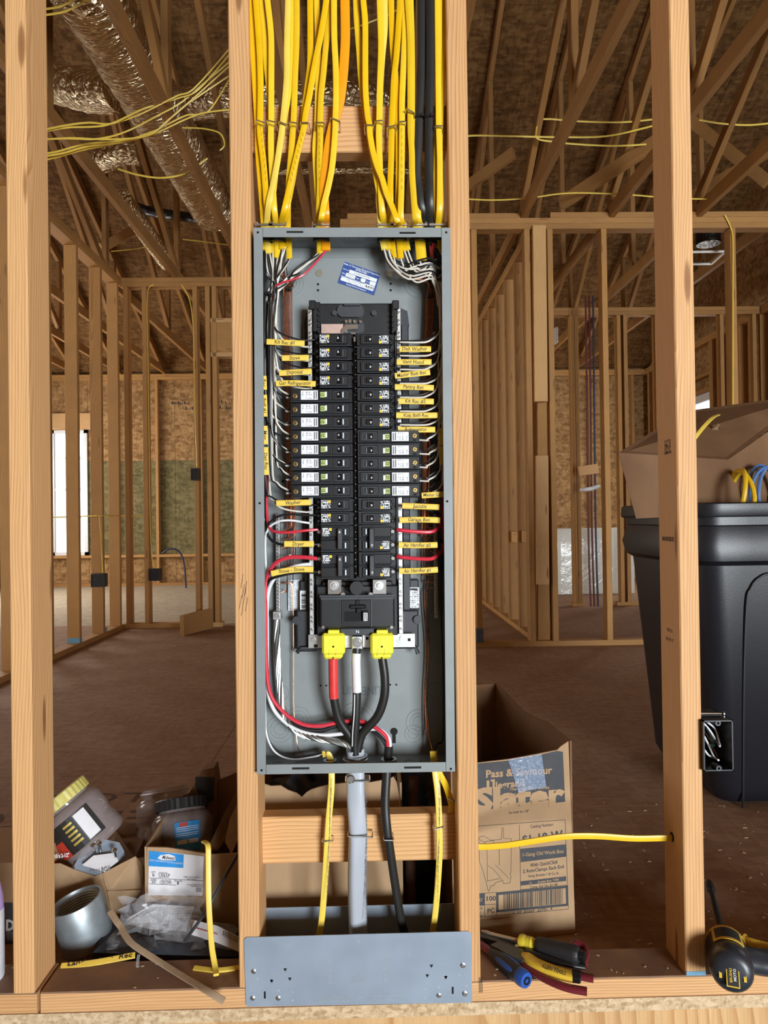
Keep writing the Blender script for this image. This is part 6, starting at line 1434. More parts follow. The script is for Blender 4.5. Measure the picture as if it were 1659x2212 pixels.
o = MB().sweep(smooth_path([PZ(1226, 2052, .045), PZ(1242, 2040, .056), PZ(1262, 2046, .056), PZ(1268, 2066, .05), PZ(1262, 2085, .044)], 8), .0045, .009, seg=10, side=Vector((1, 0, 0))).build('handle_loop', 'grip_red', pl_, smooth=True)
# impact driver
a, b = PZ(1581, 2096, .092), PZ(1531, 1902, .014)
im = empty('impact_driver', a - Vector((0, 0, .045)), 'black and yellow cordless impact driver with long bit at the right edge', 'power tool')
M, ln = axis_m(a, b)
MB().lathe([(.020, -.012), (.030, -.009), (.0350, -.002), (.0370, .012), (.0365, .03), (.034, .036)], M, 28).build('motor_cap', 'drill_black', im, smooth=True)
MB().lathe([(.0345, .034), (.036, .045), (.036, .095), (.033, .105)], M, 28).build('housing', 'drill_black', im, smooth=True)
MB().lathe([(.0365, .098), (.035, .112), (.030, .120)], M, 28).build('yellow_collar', 'drill_yellow', im, smooth=True)
MB().lathe([(.031, .118), (.028, .135), (.020, .152), (.012, .158), (.008, .160)], M, 28).build('nose', 'drill_dark', im, smooth=True)
MB().lathe([(.0058, .156), (.0058, ln - .075), (.0085, ln - .07), (.0092, ln - .045), (.0085, ln - .03), (.0072, ln - .02), (.0045, ln - .004), (.001, ln)], M, 14).build('bit', 'drill_dark', im, smooth=True)
up_ = (M.to_3x3().inverted() @ Vector((0, 0, 1)))
def arc_patch(m, r, h0, h1, a0, a1, th=.0015, n=10):
    vs = []; fs = []
    for i in range(n + 1):
        an = a0 + (a1 - a0) * i / n
        for h, rr in ((h0, r), (h1, r), (h1, r + th), (h0, r + th)): vs.append((rr * math.cos(an), rr * math.sin(an), h))
    for i in range(n):
        for q in range(4): p = (q + 1) % 4; fs.append((i * 4 + q, i * 4 + p, (i + 1) * 4 + p, (i + 1) * 4 + q))
    fs += [(0, 1, 2, 3), (n * 4 + 3, n * 4 + 2, n * 4 + 1, n * 4)]
    return m.add(vs, fs, M)
au = math.atan2(up_.y, up_.x)
m = MB(); arc_patch(m, .036, .040, .100, au - .75, au + .75); m.build('nameplate', 'drill_yellow', im)
m = MB(); arc_patch(m, .0372, .048, .092, au - .6, au + .6, .0008); m.build('nameplate_panel', 'label_black', im)
back = M.to_3x3() @ Vector((0, 0, -1)); cap_o = M @ Vector((0, 0, -.0125))
bpn = Plane(cap_o, M.to_3x3() @ (Vector((-1, 0, 0)) if (M.to_3x3() @ Vector((1, 0, 0))).x < 0 else Vector((1, 0, 0))), (0, .5, .86))
if bpn.n.dot(back) < 0: bpn = Plane(cap_o, -bpn.r, bpn.u)
def capbox(m, u0, v0, u1, v1, lift, th=.004): return m.prism([bpn.o + bpn.r * u + bpn.u * v + bpn.n * lift for u, v in ((u0, v0), (u1, v0), (u1, v1), (u0, v1))], -bpn.n * th)
capbox(MB(), -.0105, -.021, .0105, .021, .0012).build('badge_frame', 'grip_yellow', im); capbox(MB(), -.0088, -.0192, .0088, .0192, .0016).build('badge', 'label_black', im)
m = MB(); m.text('BRUSHLESS', basis(bpn.o - bpn.r * .0032 + bpn.n * .002, bpn.u, -bpn.r), .0056, bold=.02); m.build('lettering', 'grip_yellow', im)
m = MB(); m.text('MOTOR', basis(bpn.o + bpn.r * .0034 + bpn.n * .002, bpn.u, -bpn.r), .0062, bold=.02); m.build('lettering', 'print_white', im)
for s_ in (-1, 1): capbox(MB(), s_ * .0195 - .0022, -.010, s_ * .0195 + .0022, .012, -.0012, .006).build('vent', 'grip_yellow', im)
h0 = M @ Vector((0, 0, .055)); hx = PZ(1690, 2085, .060)
MB().sweep(smooth_path([h0 + Vector((.01, .0, -.004)), h0.lerp(hx, .35), h0.lerp(hx, .7), hx + Vector((.06, 0, -.006))], 8), .026, .021, seg=18, side=Vector((0, 1, 0))).build('handle', 'drill_black', im, smooth=True)
h1 = M @ Vector((0, 0, .10)); h2 = PZ(1640, 2045, .062)
MB().sweep(smooth_path([h1 + Vector((.02, 0, .0)), PZ(1606, 2030, .066), PZ(1622, 2040, .066), h2, PZ(1668, 2052, .06)], 8), .008, .012, seg=12, side=Vector((0, 1, 0)), scales=None).build('trigger_shroud', 'drill_yellow', im, smooth=True)
MB().sweep(smooth_path([PZ(1640, 2048, .07), PZ(1650, 2066, .07), PZ(1668, 2072, .068)], 6), .002, seg=8).build('edge_trim', 'grip_yellow', im, smooth=True)
# ================================================================ clutter on the left
FBl = Plane((0, .27, 0), (1, .03, 0))
mb_ = empty('cardboard_box', FBl.at(420, 1985), 'cardboard box with a white and blue catalogue label left of the panel', 'box')
bl, br_ = FBl.at(314, 1985), FBl.at(560, 1985); bl.z = br_.z = .001
rim = [(560, 1842), (500, 1844), (462, 1846), (430, 1842), (395, 1836), (360, 1831), (318, 1830)]
MB().prism([bl, br_] + [FBl.at(*q) for q in rim], -FBl.n * .004).build('front_panel', 'cardboard', mb_)
d_ = -FBl.n * .26; zr_ = FBl.at(318, 1830).z
MB().prism([bl, bl + d_, bl + d_ + Vector((0, 0, zr_)), bl + Vector((0, 0, zr_))], FBl.r * .004).build('side_panel', 'cardboard', mb_)
MB().prism([br_, br_ + d_, br_ + d_ + Vector((0, 0, zr_ + .05)), br_ + Vector((0, 0, zr_))], FBl.r * .004).build('side_panel', 'cardboard', mb_)
MB().prism([bl + d_, br_ + d_, br_ + d_ + Vector((0, 0, zr_ + .1)), bl + d_ + Vector((0, 0, zr_))], -FBl.n * .004).build('back_panel', 'cardboard_dark', mb_)
m = MB(); FBl.poly(m, [(320, 1934), (437, 1935), (440, 1850), (400, 1845), (322, 1838)], .0012, .0006); lb = m.build('paper_label', 'paper', mb_)
m = MB(); FBl.poly(m, [(321, 1871), (396, 1875), (397, 1846), (322, 1838)], .0016, .0004); m.build('blue_field', 'label_blue', lb)
m = MB(); FBl.poly(m, [(340, 1854), (347, 1847), (365, 1845), (378, 1850), (379, 1859), (350, 1858)], .002, .0004); FBl.text(m, 'QUALITY WEATHERPROOF ELECTRICAL EQUIPMENT', 323, 395, 1858, 1866, .0034, .002); m.build('white_print', 'paper', lb)
m = MB()
FBl.text(m, 'Midwest', 350, 377, 1852, 1854.5, .008, .0024, shear=.2, bold=.015)
for t, x0, x1, y, c_ in (('QTY', 327, 336, 1884.5, .004), ('6', 329, 334, 1890.5, .0065), ('CATALOG', 343, 361, 1886, .004), ('U065P', 343, 367, 1892, .0085), ('AMPS', 325, 338, 1901, .004), ('60', 328, 336, 1905.5, .006), ('VOLTAGE', 347, 369, 1902.5, .004), ('120/240', 345, 370, 1907, .006), ('PHASE', 377, 393, 1903.5, .004), ('1', 383, 386, 1908.5, .006), ('STEEL NON-FUSED AC', 397, 434, 1895, .0032), ('DISCONNECT', 404, 425, 1899.5, .003), ('country of origin: Mexico', 404, 438, 1911, .003)): FBl.text(m, t, x0, x1, y, y + (x1 - x0) * .01, c_, .002)
FBl.line(m, (322, 1896.5), (439, 1903), .0007, .002); FBl.line(m, (322, 1909.5), (380, 1912), .0007, .002); FBl.line(m, (412, 1914), (439, 1915.5), .0007, .002)
for k in range(6): FBl.line(m, (424 + k * 2.2, 1917), (424 + k * 2.2, 1927), .0009, .002)
m.build('lettering', 'box_ink', lb)
def jar(name, label, base, up, r, h, lid_mat, lid, square=False):
    j = empty(name, base, label, 'jar')
    z = Vector(up).normalized(); x = Vector((0, 1, 0)).cross(z).normalized(); M = Matrix.Translation(Vector(base)) @ Matrix((x, z.cross(x), z)).transposed().to_4x4()
    prof = [(r * .9, 0), (r, .006), (r, h * .3), (r * .95, h * .34), (r * .95, h * .42), (r, h * .46), (r, h * .72), (r * .86, h * .82), (r * .78, h * .84), (r * .78, h * .9), (r * .82, h * .91), (r * .78, h)]
    MB().lathe(prof, M, 28).build('jar_body', 'jar_plastic', j, smooth=True)
    if lid_mat:
        vs = []; fs = []; seg = 60; lp = [(r * .86, h * .88), (r * .88, h * .90), (r * .88, h * 1.05), (r * .82, h * 1.07), (0.001, h * 1.065)]
        for i, (rr, hh_) in enumerate(lp):
            for q in range(seg): an = 2 * math.pi * q / seg; k = rr * (.975 if (q % 2 and i < 3) else 1); vs.append((k * math.cos(an), k * math.sin(an), hh_))
        for i in range(len(lp) - 1):
            for q in range(seg): p = (q + 1) % seg; fs.append((i * seg + q, i * seg + p, (i + 1) * seg + p, (i + 1) * seg + q))
        MB().add(vs, fs, M).build('lid', lid_mat, j)
    else: MB().lathe([(r * .72, h * .93), (r * .84, h * .93), (r * .84, h * .95), (r * .72, h * .95)], M, 28, True).build('neck_ring', 'paper', j, smooth=True)
    return j, M
J2, M2 = jar('plastic_jar', 'clear plastic jar with black lid and blue label in the labelled cardboard box', P(398, 1868, .41), (-.14, .40, .9), .073, .14, 'lid_black', True)
def onjar(j, M, r, a0, a1, h0, h1, mt, nm, th=.0008, lift=.001, n=10):
    vs = []; fs = []
    for i in range(n + 1):
        an = a0 + (a1 - a0) * i / n
        for h, rr in ((h0, r + lift), (h1, r + lift), (h1, r + lift + th), (h0, r + lift + th)): vs.append((rr * math.cos(an), rr * math.sin(an), h))
    for i in range(n):
        for q in range(4): p = (q + 1) % 4; fs.append((i * 4 + q, i * 4 + p, (i + 1) * 4 + p, (i + 1) * 4 + q))
    fs += [(0, 1, 2, 3), (n * 4 + 3, n * 4 + 2, n * 4 + 1, n * 4)]
    return MB().add(vs, fs, M).build(nm, mt, j)
def jang(M): v = M.to_3x3().inverted() @ Vector((0, -1, 0)); return math.atan2(v.y, v.x)
a_ = jang(M2); sgn = 1 if (M2 @ Vector((math.cos(a_ + .3), math.sin(a_ + .3), 0))).x > (M2 @ Vector((math.cos(a_), math.sin(a_), 0))).x else -1
onjar(J2, M2, .073, a_ + sgn * .05, a_ + sgn * .85, .028, .092, 'label_blue', 'paper_label')
for h, t0, t1, mt in ((.086, .2, .45, 'label_red'), (.080, .1, .8, 'print_white'), (.076, .1, .8, 'print_white'), (.072, .1, .8, 'print_white'), (.066, .1, .8, 'print_white'), (.062, .1, .75, 'print_white'), (.048, .12, .42, 'paper'), (.048, .46, .78, 'paper')):
    e_ = .0045 if mt in ('paper', 'label_red') else .0006
    onjar(J2, M2, .073, a_ + sgn * t0, a_ + sgn * t1, h - e_, h + e_, mt, 'label_print', .0006, .0018, 6)
J3, M3 = jar('plastic_jar', 'empty clear plastic jar without lid behind the black-lidded jar', P(362, 1826, .54), (-.12, .30, .9), .075, .14, None, False)
J1, M1 = jar('plastic_jar', 'clear screw jar with ribbed yellow lid leaning in the crumpled box', P(214, 1822, .37), (-.62, .02, .78), .071, .14, 'lid_yellow', True)
a_ = jang(M1); sgn = 1 if (M1 @ Vector((math.cos(a_ + .3), math.sin(a_ + .3), 0))).x > (M1 @ Vector((math.cos(a_), math.sin(a_), 0))).x else -1
onjar(J1, M1, .071, a_ - .95, a_ + .95, .022, .095, 'label_black', 'paper_label'); 
s1 = 1
onjar(J1, M1, .071, a_ + sgn * .42, a_ + sgn * .80, .026, .092, 'paper', 'barcode_label', .0006, .002)
onjar(J1, M1, .071, a_ - sgn * .98, a_ - sgn * .30, .022, .062, 'label_red', 'red_label', .0006, .002)
for k in range(5): onjar(J1, M1, .071, a_ - sgn * (.05 - .01 * k), a_ + sgn * .3, .036 + k * .011, .041 + k * .011, 'gold', 'screw_picture', .0006, .002, 4)
p = M1 @ Vector((.0815 * math.cos(a_ - sgn * .6), .0815 * math.sin(a_ - sgn * .6), .04))
m = MB(); fit(m, '#10 x 2-1/2"', P(113, 1851, .295), P(150, 1847, .295), .0085, (0, 0, 1), bold=.03); m.build('lettering', 'print_white', J1)
# crumpled kraft box
kb = empty('cardboard_box', P(210, 1960, .25), 'crumpled kraft cardboard box holding the yellow-lidded jar, left', 'box')
def K(px, py, y): return P(px, py, y + .09)
def kp(pts, nm, mt='cardboard', th=.004):
    q = [K(*p) for p in pts]; m = MB(); c = sum(q, Vector()) / len(q); n = Vector((0, .8, -.2)).normalized() * th; m.prism(q, n).build(nm, mt, kb)
kp([(60, 1868, .21), (130, 1865, .20), (160, 1878, .20), (205, 1893, .20), (222, 1885, .20), (232, 1930, .17), (240, 1975, .17), (60, 1990, .20)], 'front_panel')
kp([(222, 1886, .195), (292, 1850, .22), (318, 1880, .27), (306, 1925, .24), (240, 1925, .18), (231, 1926, .175)], 'crumpled_flap')
kp([(232, 1925, .172), (306, 1922, .235), (300, 1955, .24), (250, 1985, .18), (236, 1970, .172)], 'corner_panel')
kp([(225, 1760, .46), (318, 1795, .44), (318, 1850, .44), (290, 1855, .3), (262, 1810, .44)], 'back_panel', 'cardboard_dark')
kp([(250, 1800, .42), (292, 1855, .25), (230, 1870, .23), (215, 1830, .4)], 'side_panel', 'cardboard_dark')
# fan box bracket with screws
fb = empty('fan_bracket', P(230, 1880, .22), 'galvanised ceiling-fan box with four shiny screws in the crumpled box', 'bracket')
MB().prism([K(*p) for p in ((160, 1870, .20), (178, 1835, .225), (222, 1812, .25), (258, 1820, .255), (268, 1838, .25), (255, 1860, .225), (220, 1885, .20))], (0, .004, -.012)).build('body', 'galv_blue', fb)
MB().prism([K(*p) for p in ((178, 1868, .192), (202, 1848, .21), (248, 1842, .225), (255, 1858, .215), (225, 1882, .192))], (0, .002, -.003)).build('insert_card', 'paper', fb)
m = MB(); fit(m, 'FAN BOX', K(196, 1884, .188), K(240, 1876, .194), .008, (0, .4, .9), bold=.02); m.build('lettering', 'print_grey', fb)
for x, y in ((201, 1826), (214, 1823), (247, 1838), (179, 1868)):
    t = K(x, y, .215); q = K(x + 4, y + 20, .222)
    m = MB(); m.sweep([t, q], .0032, seg=8); m.lathe([(.0035, 0), (.0062, .001), (.006, .004), (.003, .006)], Matrix.Translation(t) @ (t - q).to_track_quat('Z', 'Y').to_matrix().to_4x4(), 12); m.build('screw', 'bright_steel', fb, smooth=True)
# steel coupling
cz = PZ(192, 2036, .012); up_ = Vector((-.26, -.06, 1)).normalized()
cp_ = empty('pipe_coupling', cz, 'large galvanised threaded pipe coupling standing on the floor, left', 'pipe fitting')
x_ = Vector((0, 1, 0)).cross(up_).normalized(); M = Matrix.Translation(cz) @ Matrix((x_, up_.cross(x_), up_)).transposed().to_4x4()
R_ = .0525; Hc = .095
MB().lathe([(R_ - .004, 0), (R_, .003), (R_, Hc - .003), (R_ - .002, Hc), (R_ - .006, Hc)], M, 40).build('outer_wall', 'steel_coupling', cp_, smooth=True) if False else None
pr = [(R_ - .006, .002), (R_ - .002, 0), (R_, .003), (R_, Hc - .003), (R_ - .001, Hc), (R_ - .0045, Hc), (R_ - .0055, Hc - .004)]
MB().lathe(pr, M, 40, True).build('shell', 'steel_coupling', cp_, smooth=True)
pr = []
for k in range(14): pr += [(R_ - .0055, Hc - .006 - k * .0055), (R_ - .0078, Hc - .0088 - k * .0055)]
vs = MB(); vs.lathe(pr + [(R_ - .004, Hc - .083), (R_ - .004, Hc - .004)], M, 40, True); vs.build('thread', 'steel_coupling', cp_)
# plastic packets and papers
o = MB().prism([P(x, y, yy) for x, y, yy in ((200, 2058, .125), (232, 2000, .20), (275, 1985, .24), (420, 1990, .24), (520, 2000, .22), (525, 2066, .125), (400, 2064, .125), (300, 2064, .125))], (0, .0, -.012)).build('plastic_packet', 'packet_dark'); tag(o, 'dark plastic-wrapped packet lying behind the sole plate, left', 'packet')
def crumple(px0, py0, px1, py1, ya, yb_, nx, ny, amp, seed):
    r = random.Random(seed); m = MB(); vs = []; fs = []
    for j in range(ny + 1):
        for i in range(nx + 1):
            u, v = i / nx, j / ny
            e = .14 * math.sin(u * math.pi) * (1 - v)
            p = P(px0 + (px1 - px0) * u + r.uniform(-8, 8), py0 + (py1 - py0) * v - e * 60 + r.uniform(-6, 6), ya + (yb_ - ya) * v + r.uniform(-amp, amp)); vs.append(p)
    for j in range(ny):
        for i in range(nx): a = j * (nx + 1) + i; fs.append((a, a + 1, a + nx + 2, a + nx + 1))
    return m.add(vs, fs)
bg_ = crumple(258, 1942, 438, 2018, .225, .175, 11, 6, .010, 4).build('plastic_bag', 'clear_film', None); tag(bg_, 'crumpled clear plastic bag with folded instruction papers, left', 'bag')
bg_.modifiers.new('thick', 'SOLIDIFY').thickness = .0006
o = MB().prism([P(x, y, yy) for x, y, yy in ((272, 1986, .22), (330, 1953, .235), (420, 1958, .235), (402, 2012, .185), (330, 2008, .19), (276, 1996, .205))], (0, .002, -.0015)).build('instruction_paper', 'tiny_print'); tag(o, 'folded white instruction sheet inside the clear bag', 'paper')
bg2 = crumple(330, 2000, 510, 2060, .20, .14, 10, 5, .008, 9).build('plastic_bag', 'clear_film', None); tag(bg2, 'flat clear plastic bag beside the paper tag, near the middle left stud', 'bag')
bg2.modifiers.new('thick', 'SOLIDIFY').thickness = .0006
o = MB().prism([P(x, y, yy) for x, y, yy in ((413, 1986, .150), (470, 2000, .150), (530, 2030, .140), (530, 2062, .120), (470, 2037, .125), (411, 2018, .125))], (0, .0015, -.0008)).build('paper_tag', 'paper'); tag(o, 'white printed hang tag leaning by the bent yellow cable', 'paper tag')
m = MB(); pt = Plane(P(413, 1986, .1495), P(470, 2000, .150) - P(413, 1986, .150), P(413, 1986, .15) - P(411, 2018, .125))
for k in range(12): pt.line(m, (484 + k * 3.5, 2010 + k * 1.6), (482 + k * 3.5, 2022 + k * 1.6), .0012, .0006)
m.build('print', 'print_grey', o)
m = MB(); pt.line(m, (418, 2003), (470, 2018), .0012, .0006); m.build('red_rule', 'label_red', o)
# scraps on the plate
def strip(pts, a, b, mt, name, label, cat, side=Vector((1, 0, 0)), parent=None):
    o = MB().sweep(smooth_path(pts, 6), a, b, seg=8, side=side, flat=True).build(name, mt, None, smooth=True); tag(o, label, cat); return o
strip([P(238, 1968, .17), P(252, 1990, .15), P(262, 2003, .14), P(272, 2022, .12), P(290, 2042, .10), PZ(345, 2078, .046), PZ(400, 2112, .044), PZ(450, 2142, .048), P(484, 2163, -.035)], .0065, .0014, 'kraft_paper', 'cardboard_strip', 'bent tan cardboard strip lying across the sole plate front edge', 'cardboard strip', Vector((.6, .6, .2)))
o = strip([PZ(132, 2087, .0395), PZ(200, 2080, .041), PZ(292, 2063, .041)], .0062, .0016, 'tag_yellow', 'wire_tag', 'yellow tag lettered Landry Iron Rec lying on the sole plate', 'wire tag', Vector((0, 1, .6)))
m = MB(); fit(m, 'Landry  Iron  Rec', PZ(145, 2083, .0435), PZ(285, 2063, .0435), .0078, (0, .8, .6), bold=.015, shear=.15); m.build('handwriting', 'ink', o)
strip([P(440, 1818, .16), P(449, 1826, .13), P(450, 1860, .12), P(451, 1950, .10), P(457, 2040, .07), P(464, 2085, .05), PZ(467, 2106, .046)], .0056, .0026, 'nm_yellow_pale', 'cable', 'bent upright piece of yellow cable just left of the middle left stud', 'cable', Vector((1, .2, 0)))
strip([PZ(419, 2091, .0405), PZ(470, 2096, .0405), PZ(530, 2088, .0405)], .0052, .0024, 'nm_yellow_pale', 'cable_offcut', 'short yellow cable offcut lying on the sole plate', 'cable', Vector((0, 1, .3)))
strip([P(398, 2034, .12), P(440, 1975, .13), P(480, 1905, .16), P(520, 1835, .2)], .0033, .0033, 'grip_black', 'rod', 'thin black rod leaning behind the bent yellow cable', 'rod')
strip([P(300, 2062, .075), P(298, 2072, .07), P(297, 2086, .06), P(302, 2088, .06)], .003, .0008, 'clear_film', 'plastic_clip', 'tiny clear plastic strip on the sole plate beside the yellow tag', 'plastic strip')
def scrap(pts, name, label, mt='cardboard_dark', th=.004):
    o = MB().prism([P(*p) for p in pts], (0, th, 0)).build(name, mt); return tag(o, label, 'cardboard')
scrap(((448, 1835, .30), (478, 1770, .30), (520, 1690, .32), (520, 1760, .32), (470, 1838, .30)), 'cardboard_flap', 'brown cardboard flap standing beside the jar box near the stud')
scrap(((486, 1818, .25), (496, 1770, .25), (520, 1720, .26), (520, 1800, .26), (500, 1845, .25)), 'cardboard_flap', 'torn cardboard edge closest to the middle left stud', 'cardboard')
pbag = scrap(((395, 1738, .50), (436, 1664, .50), (462, 1658, .50), (468, 1700, .50), (470, 1850, .50), (420, 1850, .50)), 'paper_bag', 'brown bag with black printed band behind the jars', 'cardboard_dark', .05)
MB().prism([P(*p) for p in ((422, 1678, .498), (463, 1680, .498), (462, 1730, .498), (440, 1735, .498), (422, 1700, .498))], (0, .0018, 0)).build('printed_band', 'label_black', pbag)
# far left: spray bottle and carton
bz = PZ(-12, 2098, ZP); bz.y = .045; bo = empty('spray_bottle', bz, 'purple and white bottle cut off by the left edge', 'bottle')
M = Matrix.Translation(Vector((bz.x, .045, ZP)))
MB().lathe([(.026, 0), (.028, .004), (.028, .125), (.027, .13)], M, 24).build('label_wrap', 'bottle_white', bo, smooth=True); MB().lathe([(.0275, .13), (.027, .15), (.022, .175), (.012, .2), (.01, .215)], M, 24).build('shoulder', 'purple', bo, smooth=True)
lc_ = Plane((0, .22, 0), (1, 0, 0)); cx = empty('cardboard_box', lc_.at(0, 2050), 'dark printed carton behind the purple bottle at the left edge', 'box')
a, b = lc_.at(-160, 1868), lc_.at(80, 2062); MB().box((a.x, .22, max(b.z, .001)), (b.x, .40, a.z)).build('carton', 'cardboard', cx)
m = MB(); lc_.poly(m, [(-150, 1950), (80, 1950), (80, 2055), (-150, 2055)], .001); m.build('printed_field', 'box_slate', cx)
m = MB(); lc_.text(m, 'DI', 13, 36, 2000, 2000, .022, .0016, bold=.04); m.build('lettering', 'paper', cx)
m = MB(); lc_.poly(m, [(14, 2012), (40, 2012), (40, 2032), (14, 2032)], .0014); m.build('picture_field', 'print_grey', cx)
# ================================================================ behind the wall
def duct(name, pts, r, label, n=8, seg=24, rib=True, mt='duct_foil'):
    pp = smooth_path(pts, n); sc = [1 + (.03 * math.sin(i * 1.9) + .02 * math.sin(i * .7)) for i in range(len(pp))]
    o = MB().sweep(pp, r, seg=seg, side=Vector((0, .2, 1)), scales=sc).build(name, mt, None, smooth=True); return tag(o, label, 'duct', 'foil air ducts in the attic')
duct('flexible_duct', [P(170, -60, D(3.1)), P(205, 0, D(3.35)), P(300, 170, D(4.0)), P(375, 300, D(4.6)), P(435, 405, D(5.3)), P(462, 455, D(5.7))], .17, 'large foil flexible duct slanting down through the trusses, upper left', 12)
duct('flexible_duct', [P(70, 175, D(4.6)), P(140, 185, D(4.5)), P(205, 200, D(4.4)), P(255, 195, D(4.3))], .12, 'foil branch duct joining the large duct from the left')
duct('flexible_duct', [P(262, 430, D(5.9)), P(300, 480, D(6.2)), P(335, 530, D(6.6)), P(362, 566, D(6.9))], .085, 'small foil duct below the trusses ending above the left wall')
duct('flexible_duct', [P(300, 330, D(5.5)), P(262, 332, D(5.5)), P(215, 350, D(5.6))], .09, 'short foil duct in shade left of the large duct')
duct('flexible_duct', [P(400, 225, D(5.6)), P(470, 218, D(5.4)), P(560, 212, D(5.3)), P(700, 208, D(5.3)), P(790, 216, D(5.35)), P(850, 235, D(5.5))], .12, 'crinkled foil duct running behind the cables above the blocking')
duct('foil_strip', [P(585, 372, D(6.1)), P(700, 370, D(6.0)), P(800, 368, D(6.0)), P(885, 370, D(6.0))], .026, 'narrow bright foil-taped pipe behind the cables below the blocking', 8, 12)
duct('flexible_duct', [P(500, 150, D(7)), P(470, 80, D(6.5)), P(460, 20, D(6.0))], .10, 'black flexible duct rising beside the middle left stud', 8, 16, mt='bag_black')
duct('flexible_duct', [P(270, 440, D(6.6)), P(330, 458, D(6.6)), P(400, 468, D(6.5)), P(470, 478, D(6.3))], .045, 'thin black duct passing under the large foil duct', 8, 12, mt='bag_black')
def romex(pts, label, r=.005, mt='nm_yellow_pale', group='yellow cables in the attic'):
    o = MB().sweep(smooth_path([P(a, b, D(d)) for a, b, d in pts], 8), r, r * .6, seg=6, side=Vector((0, .3, 1))).build('cable', mt, None, smooth=True); tag(o, label, 'cable', group)
NL = ['topmost', 'second', 'third', 'fourth', 'fifth', 'sixth', 'lowest']
RB = [((60, 288), (135, 272), (190, 265), (240, 267), (300, 248), (380, 208), (420, 190), (500, 100)), ((60, 292), (140, 276), (230, 270), (310, 235), (385, 212), (430, 192), (500, 112)), ((60, 303), (140, 299), (210, 300), (270, 285), (340, 250), (390, 222), (440, 180), (500, 130)), ((60, 304), (150, 298), (220, 301), (290, 298), (330, 288), (360, 262), (400, 228), (500, 138)), ((60, 336), (120, 328), (180, 312), (240, 306), (300, 298), (345, 278), (395, 232), (500, 160)), ((60, 342), (130, 332), (190, 316), (260, 308), (330, 290), (400, 258), (440, 244), (500, 236)), ((60, 352), (120, 340), (185, 322), (250, 310), (330, 284), (400, 250), (450, 240), (500, 162))]
for k in range(7):
    romex([(a, b, 3.2 + .02 * k + .3 * min(1, q / 3)) for q, (a, b) in enumerate(RB[k])], 'yellow attic cable drooping across the large duct, %s of the bunch' % NL[k])
romex([(70, 35, 3.0), (140, 25, 3.0), (195, -5, 3.0)], 'yellow cable pair crossing the top left corner, lower one', .006)
romex([(70, 22, 3.0), (130, 14, 3.0), (180, -12, 3.0)], 'yellow cable pair crossing the top left corner, upper one', .006)
romex([(255, 365, 4.3), (300, 378, 4.3), (350, 384, 4.3), (400, 374, 4.3), (448, 342, 4.3)], 'yellow cable sagging under the large foil duct', .007)
romex([(395, 276, 3.9), (440, 278, 3.9), (475, 288, 3.9), (485, 312, 3.9), (475, 325, 3.9)], 'yellow cable hooking down beside the middle left stud')
romex([(240, 543, 5.8), (290, 538, 5.8), (335, 530, 5.8)], 'short yellow cable in front of the small foil duct')
romex([(395, 517, 5.6), (440, 522, 5.6), (500, 530, 5.6)], 'yellow cable above the left top plate')
romex([(955, 300, 4.4), (1020, 293, 4.4), (1100, 294, 4.4), (1200, 296, 4.4), (1310, 294, 4.4), (1410, 272, 4.4)], 'yellow cable sagging between the right studs, long one', .007)
romex([(1410, 258, 4.4), (1340, 264, 4.4), (1250, 262, 4.4), (1185, 257, 4.4), (1165, 262, 4.4), (1158, 285, 4.4), (1162, 300, 4.4), (1195, 306, 4.4), (1240, 311, 4.4), (1330, 315, 4.4), (1420, 310, 4.4)], 'looped yellow cable between the right studs', .007)
romex([(1510, 259, 4.4), (1560, 267, 4.4), (1620, 270, 4.4), (1680, 264, 4.4)], 'yellow cable to the right of the rightmost stud', .007)
romex([(960, 427, 4.7), (1060, 432, 4.7), (1140, 428, 4.7), (1230, 417, 4.7), (1350, 420, 4.7), (1450, 428, 4.7), (1540, 430, 4.7)], 'yellow cable lying along the right top plate', .006)
romex([(740, 66, 4.5), (780, 55, 4.4), (860, 20, 4.4), (900, -20, 4.4)], 'yellow cable rising to the right behind the panel cables', .006)
romex([(560, 125, 4.6), (600, 80, 4.6), (630, 20, 4.6), (640, -20, 4.6)], 'yellow cable rising behind the left panel cables', .006)
# drops to boxes
def drop(pts, label, bx, blabel, w_=.05, h=.09):
    romex(pts, label, .005, 'nm_yellow_pale', 'yellow cables dropping down the studs')
    px, py, d = bx; c = P(px, py, D(d)); e = empty('outlet_box', c - Vector((0, 0, h / 2)), blabel, 'outlet box', 'black wall boxes on far studs')
    m = MB(); m.box(c + Vector((-w_ / 2, -.04, -h / 2)), c + Vector((w_ / 2, -.037, h / 2))); 
    MB().box(c + Vector((-w_ / 2, -.035, -h / 2)), c + Vector((w_ / 2, .035, h / 2))).build('box_body', 'black_plastic', e)
    r = MB()
    for q in ((-w_ / 2, -h / 2, w_ / 2, -h / 2 + .004), (-w_ / 2, h / 2 - .004, w_ / 2, h / 2), (-w_ / 2, -h / 2, -w_ / 2 + .004, h / 2), (w_ / 2 - .004, -h / 2, w_ / 2, h / 2)): r.box(c + Vector((q[0], -.041, q[1])), c + Vector((q[2], -.035, q[3])))
    r.build('box_rim', 'wing_plastic', e)
drop([(332, 615, 6.0), (318, 640, 5.985), (320, 800, 5.985), (322, 950, 5.985), (324, 1100, 5.985), (328, 1200, 5.98), (334, 1226, 5.96)], 'yellow cable down the stud left of the left doorway', (336, 1241, 5.962), 'black wall box on the stud left of the left doorway', .09, .10)
drop([(392, 615, 6.0), (410, 650, 5.985), (418, 720, 5.985), (420, 850, 5.985), (425, 1008, 5.98)], 'yellow cable bundle down the stud beside the left doorway', (423, 1025, 5.962), 'black switch box beside the left doorway', .065, .10)
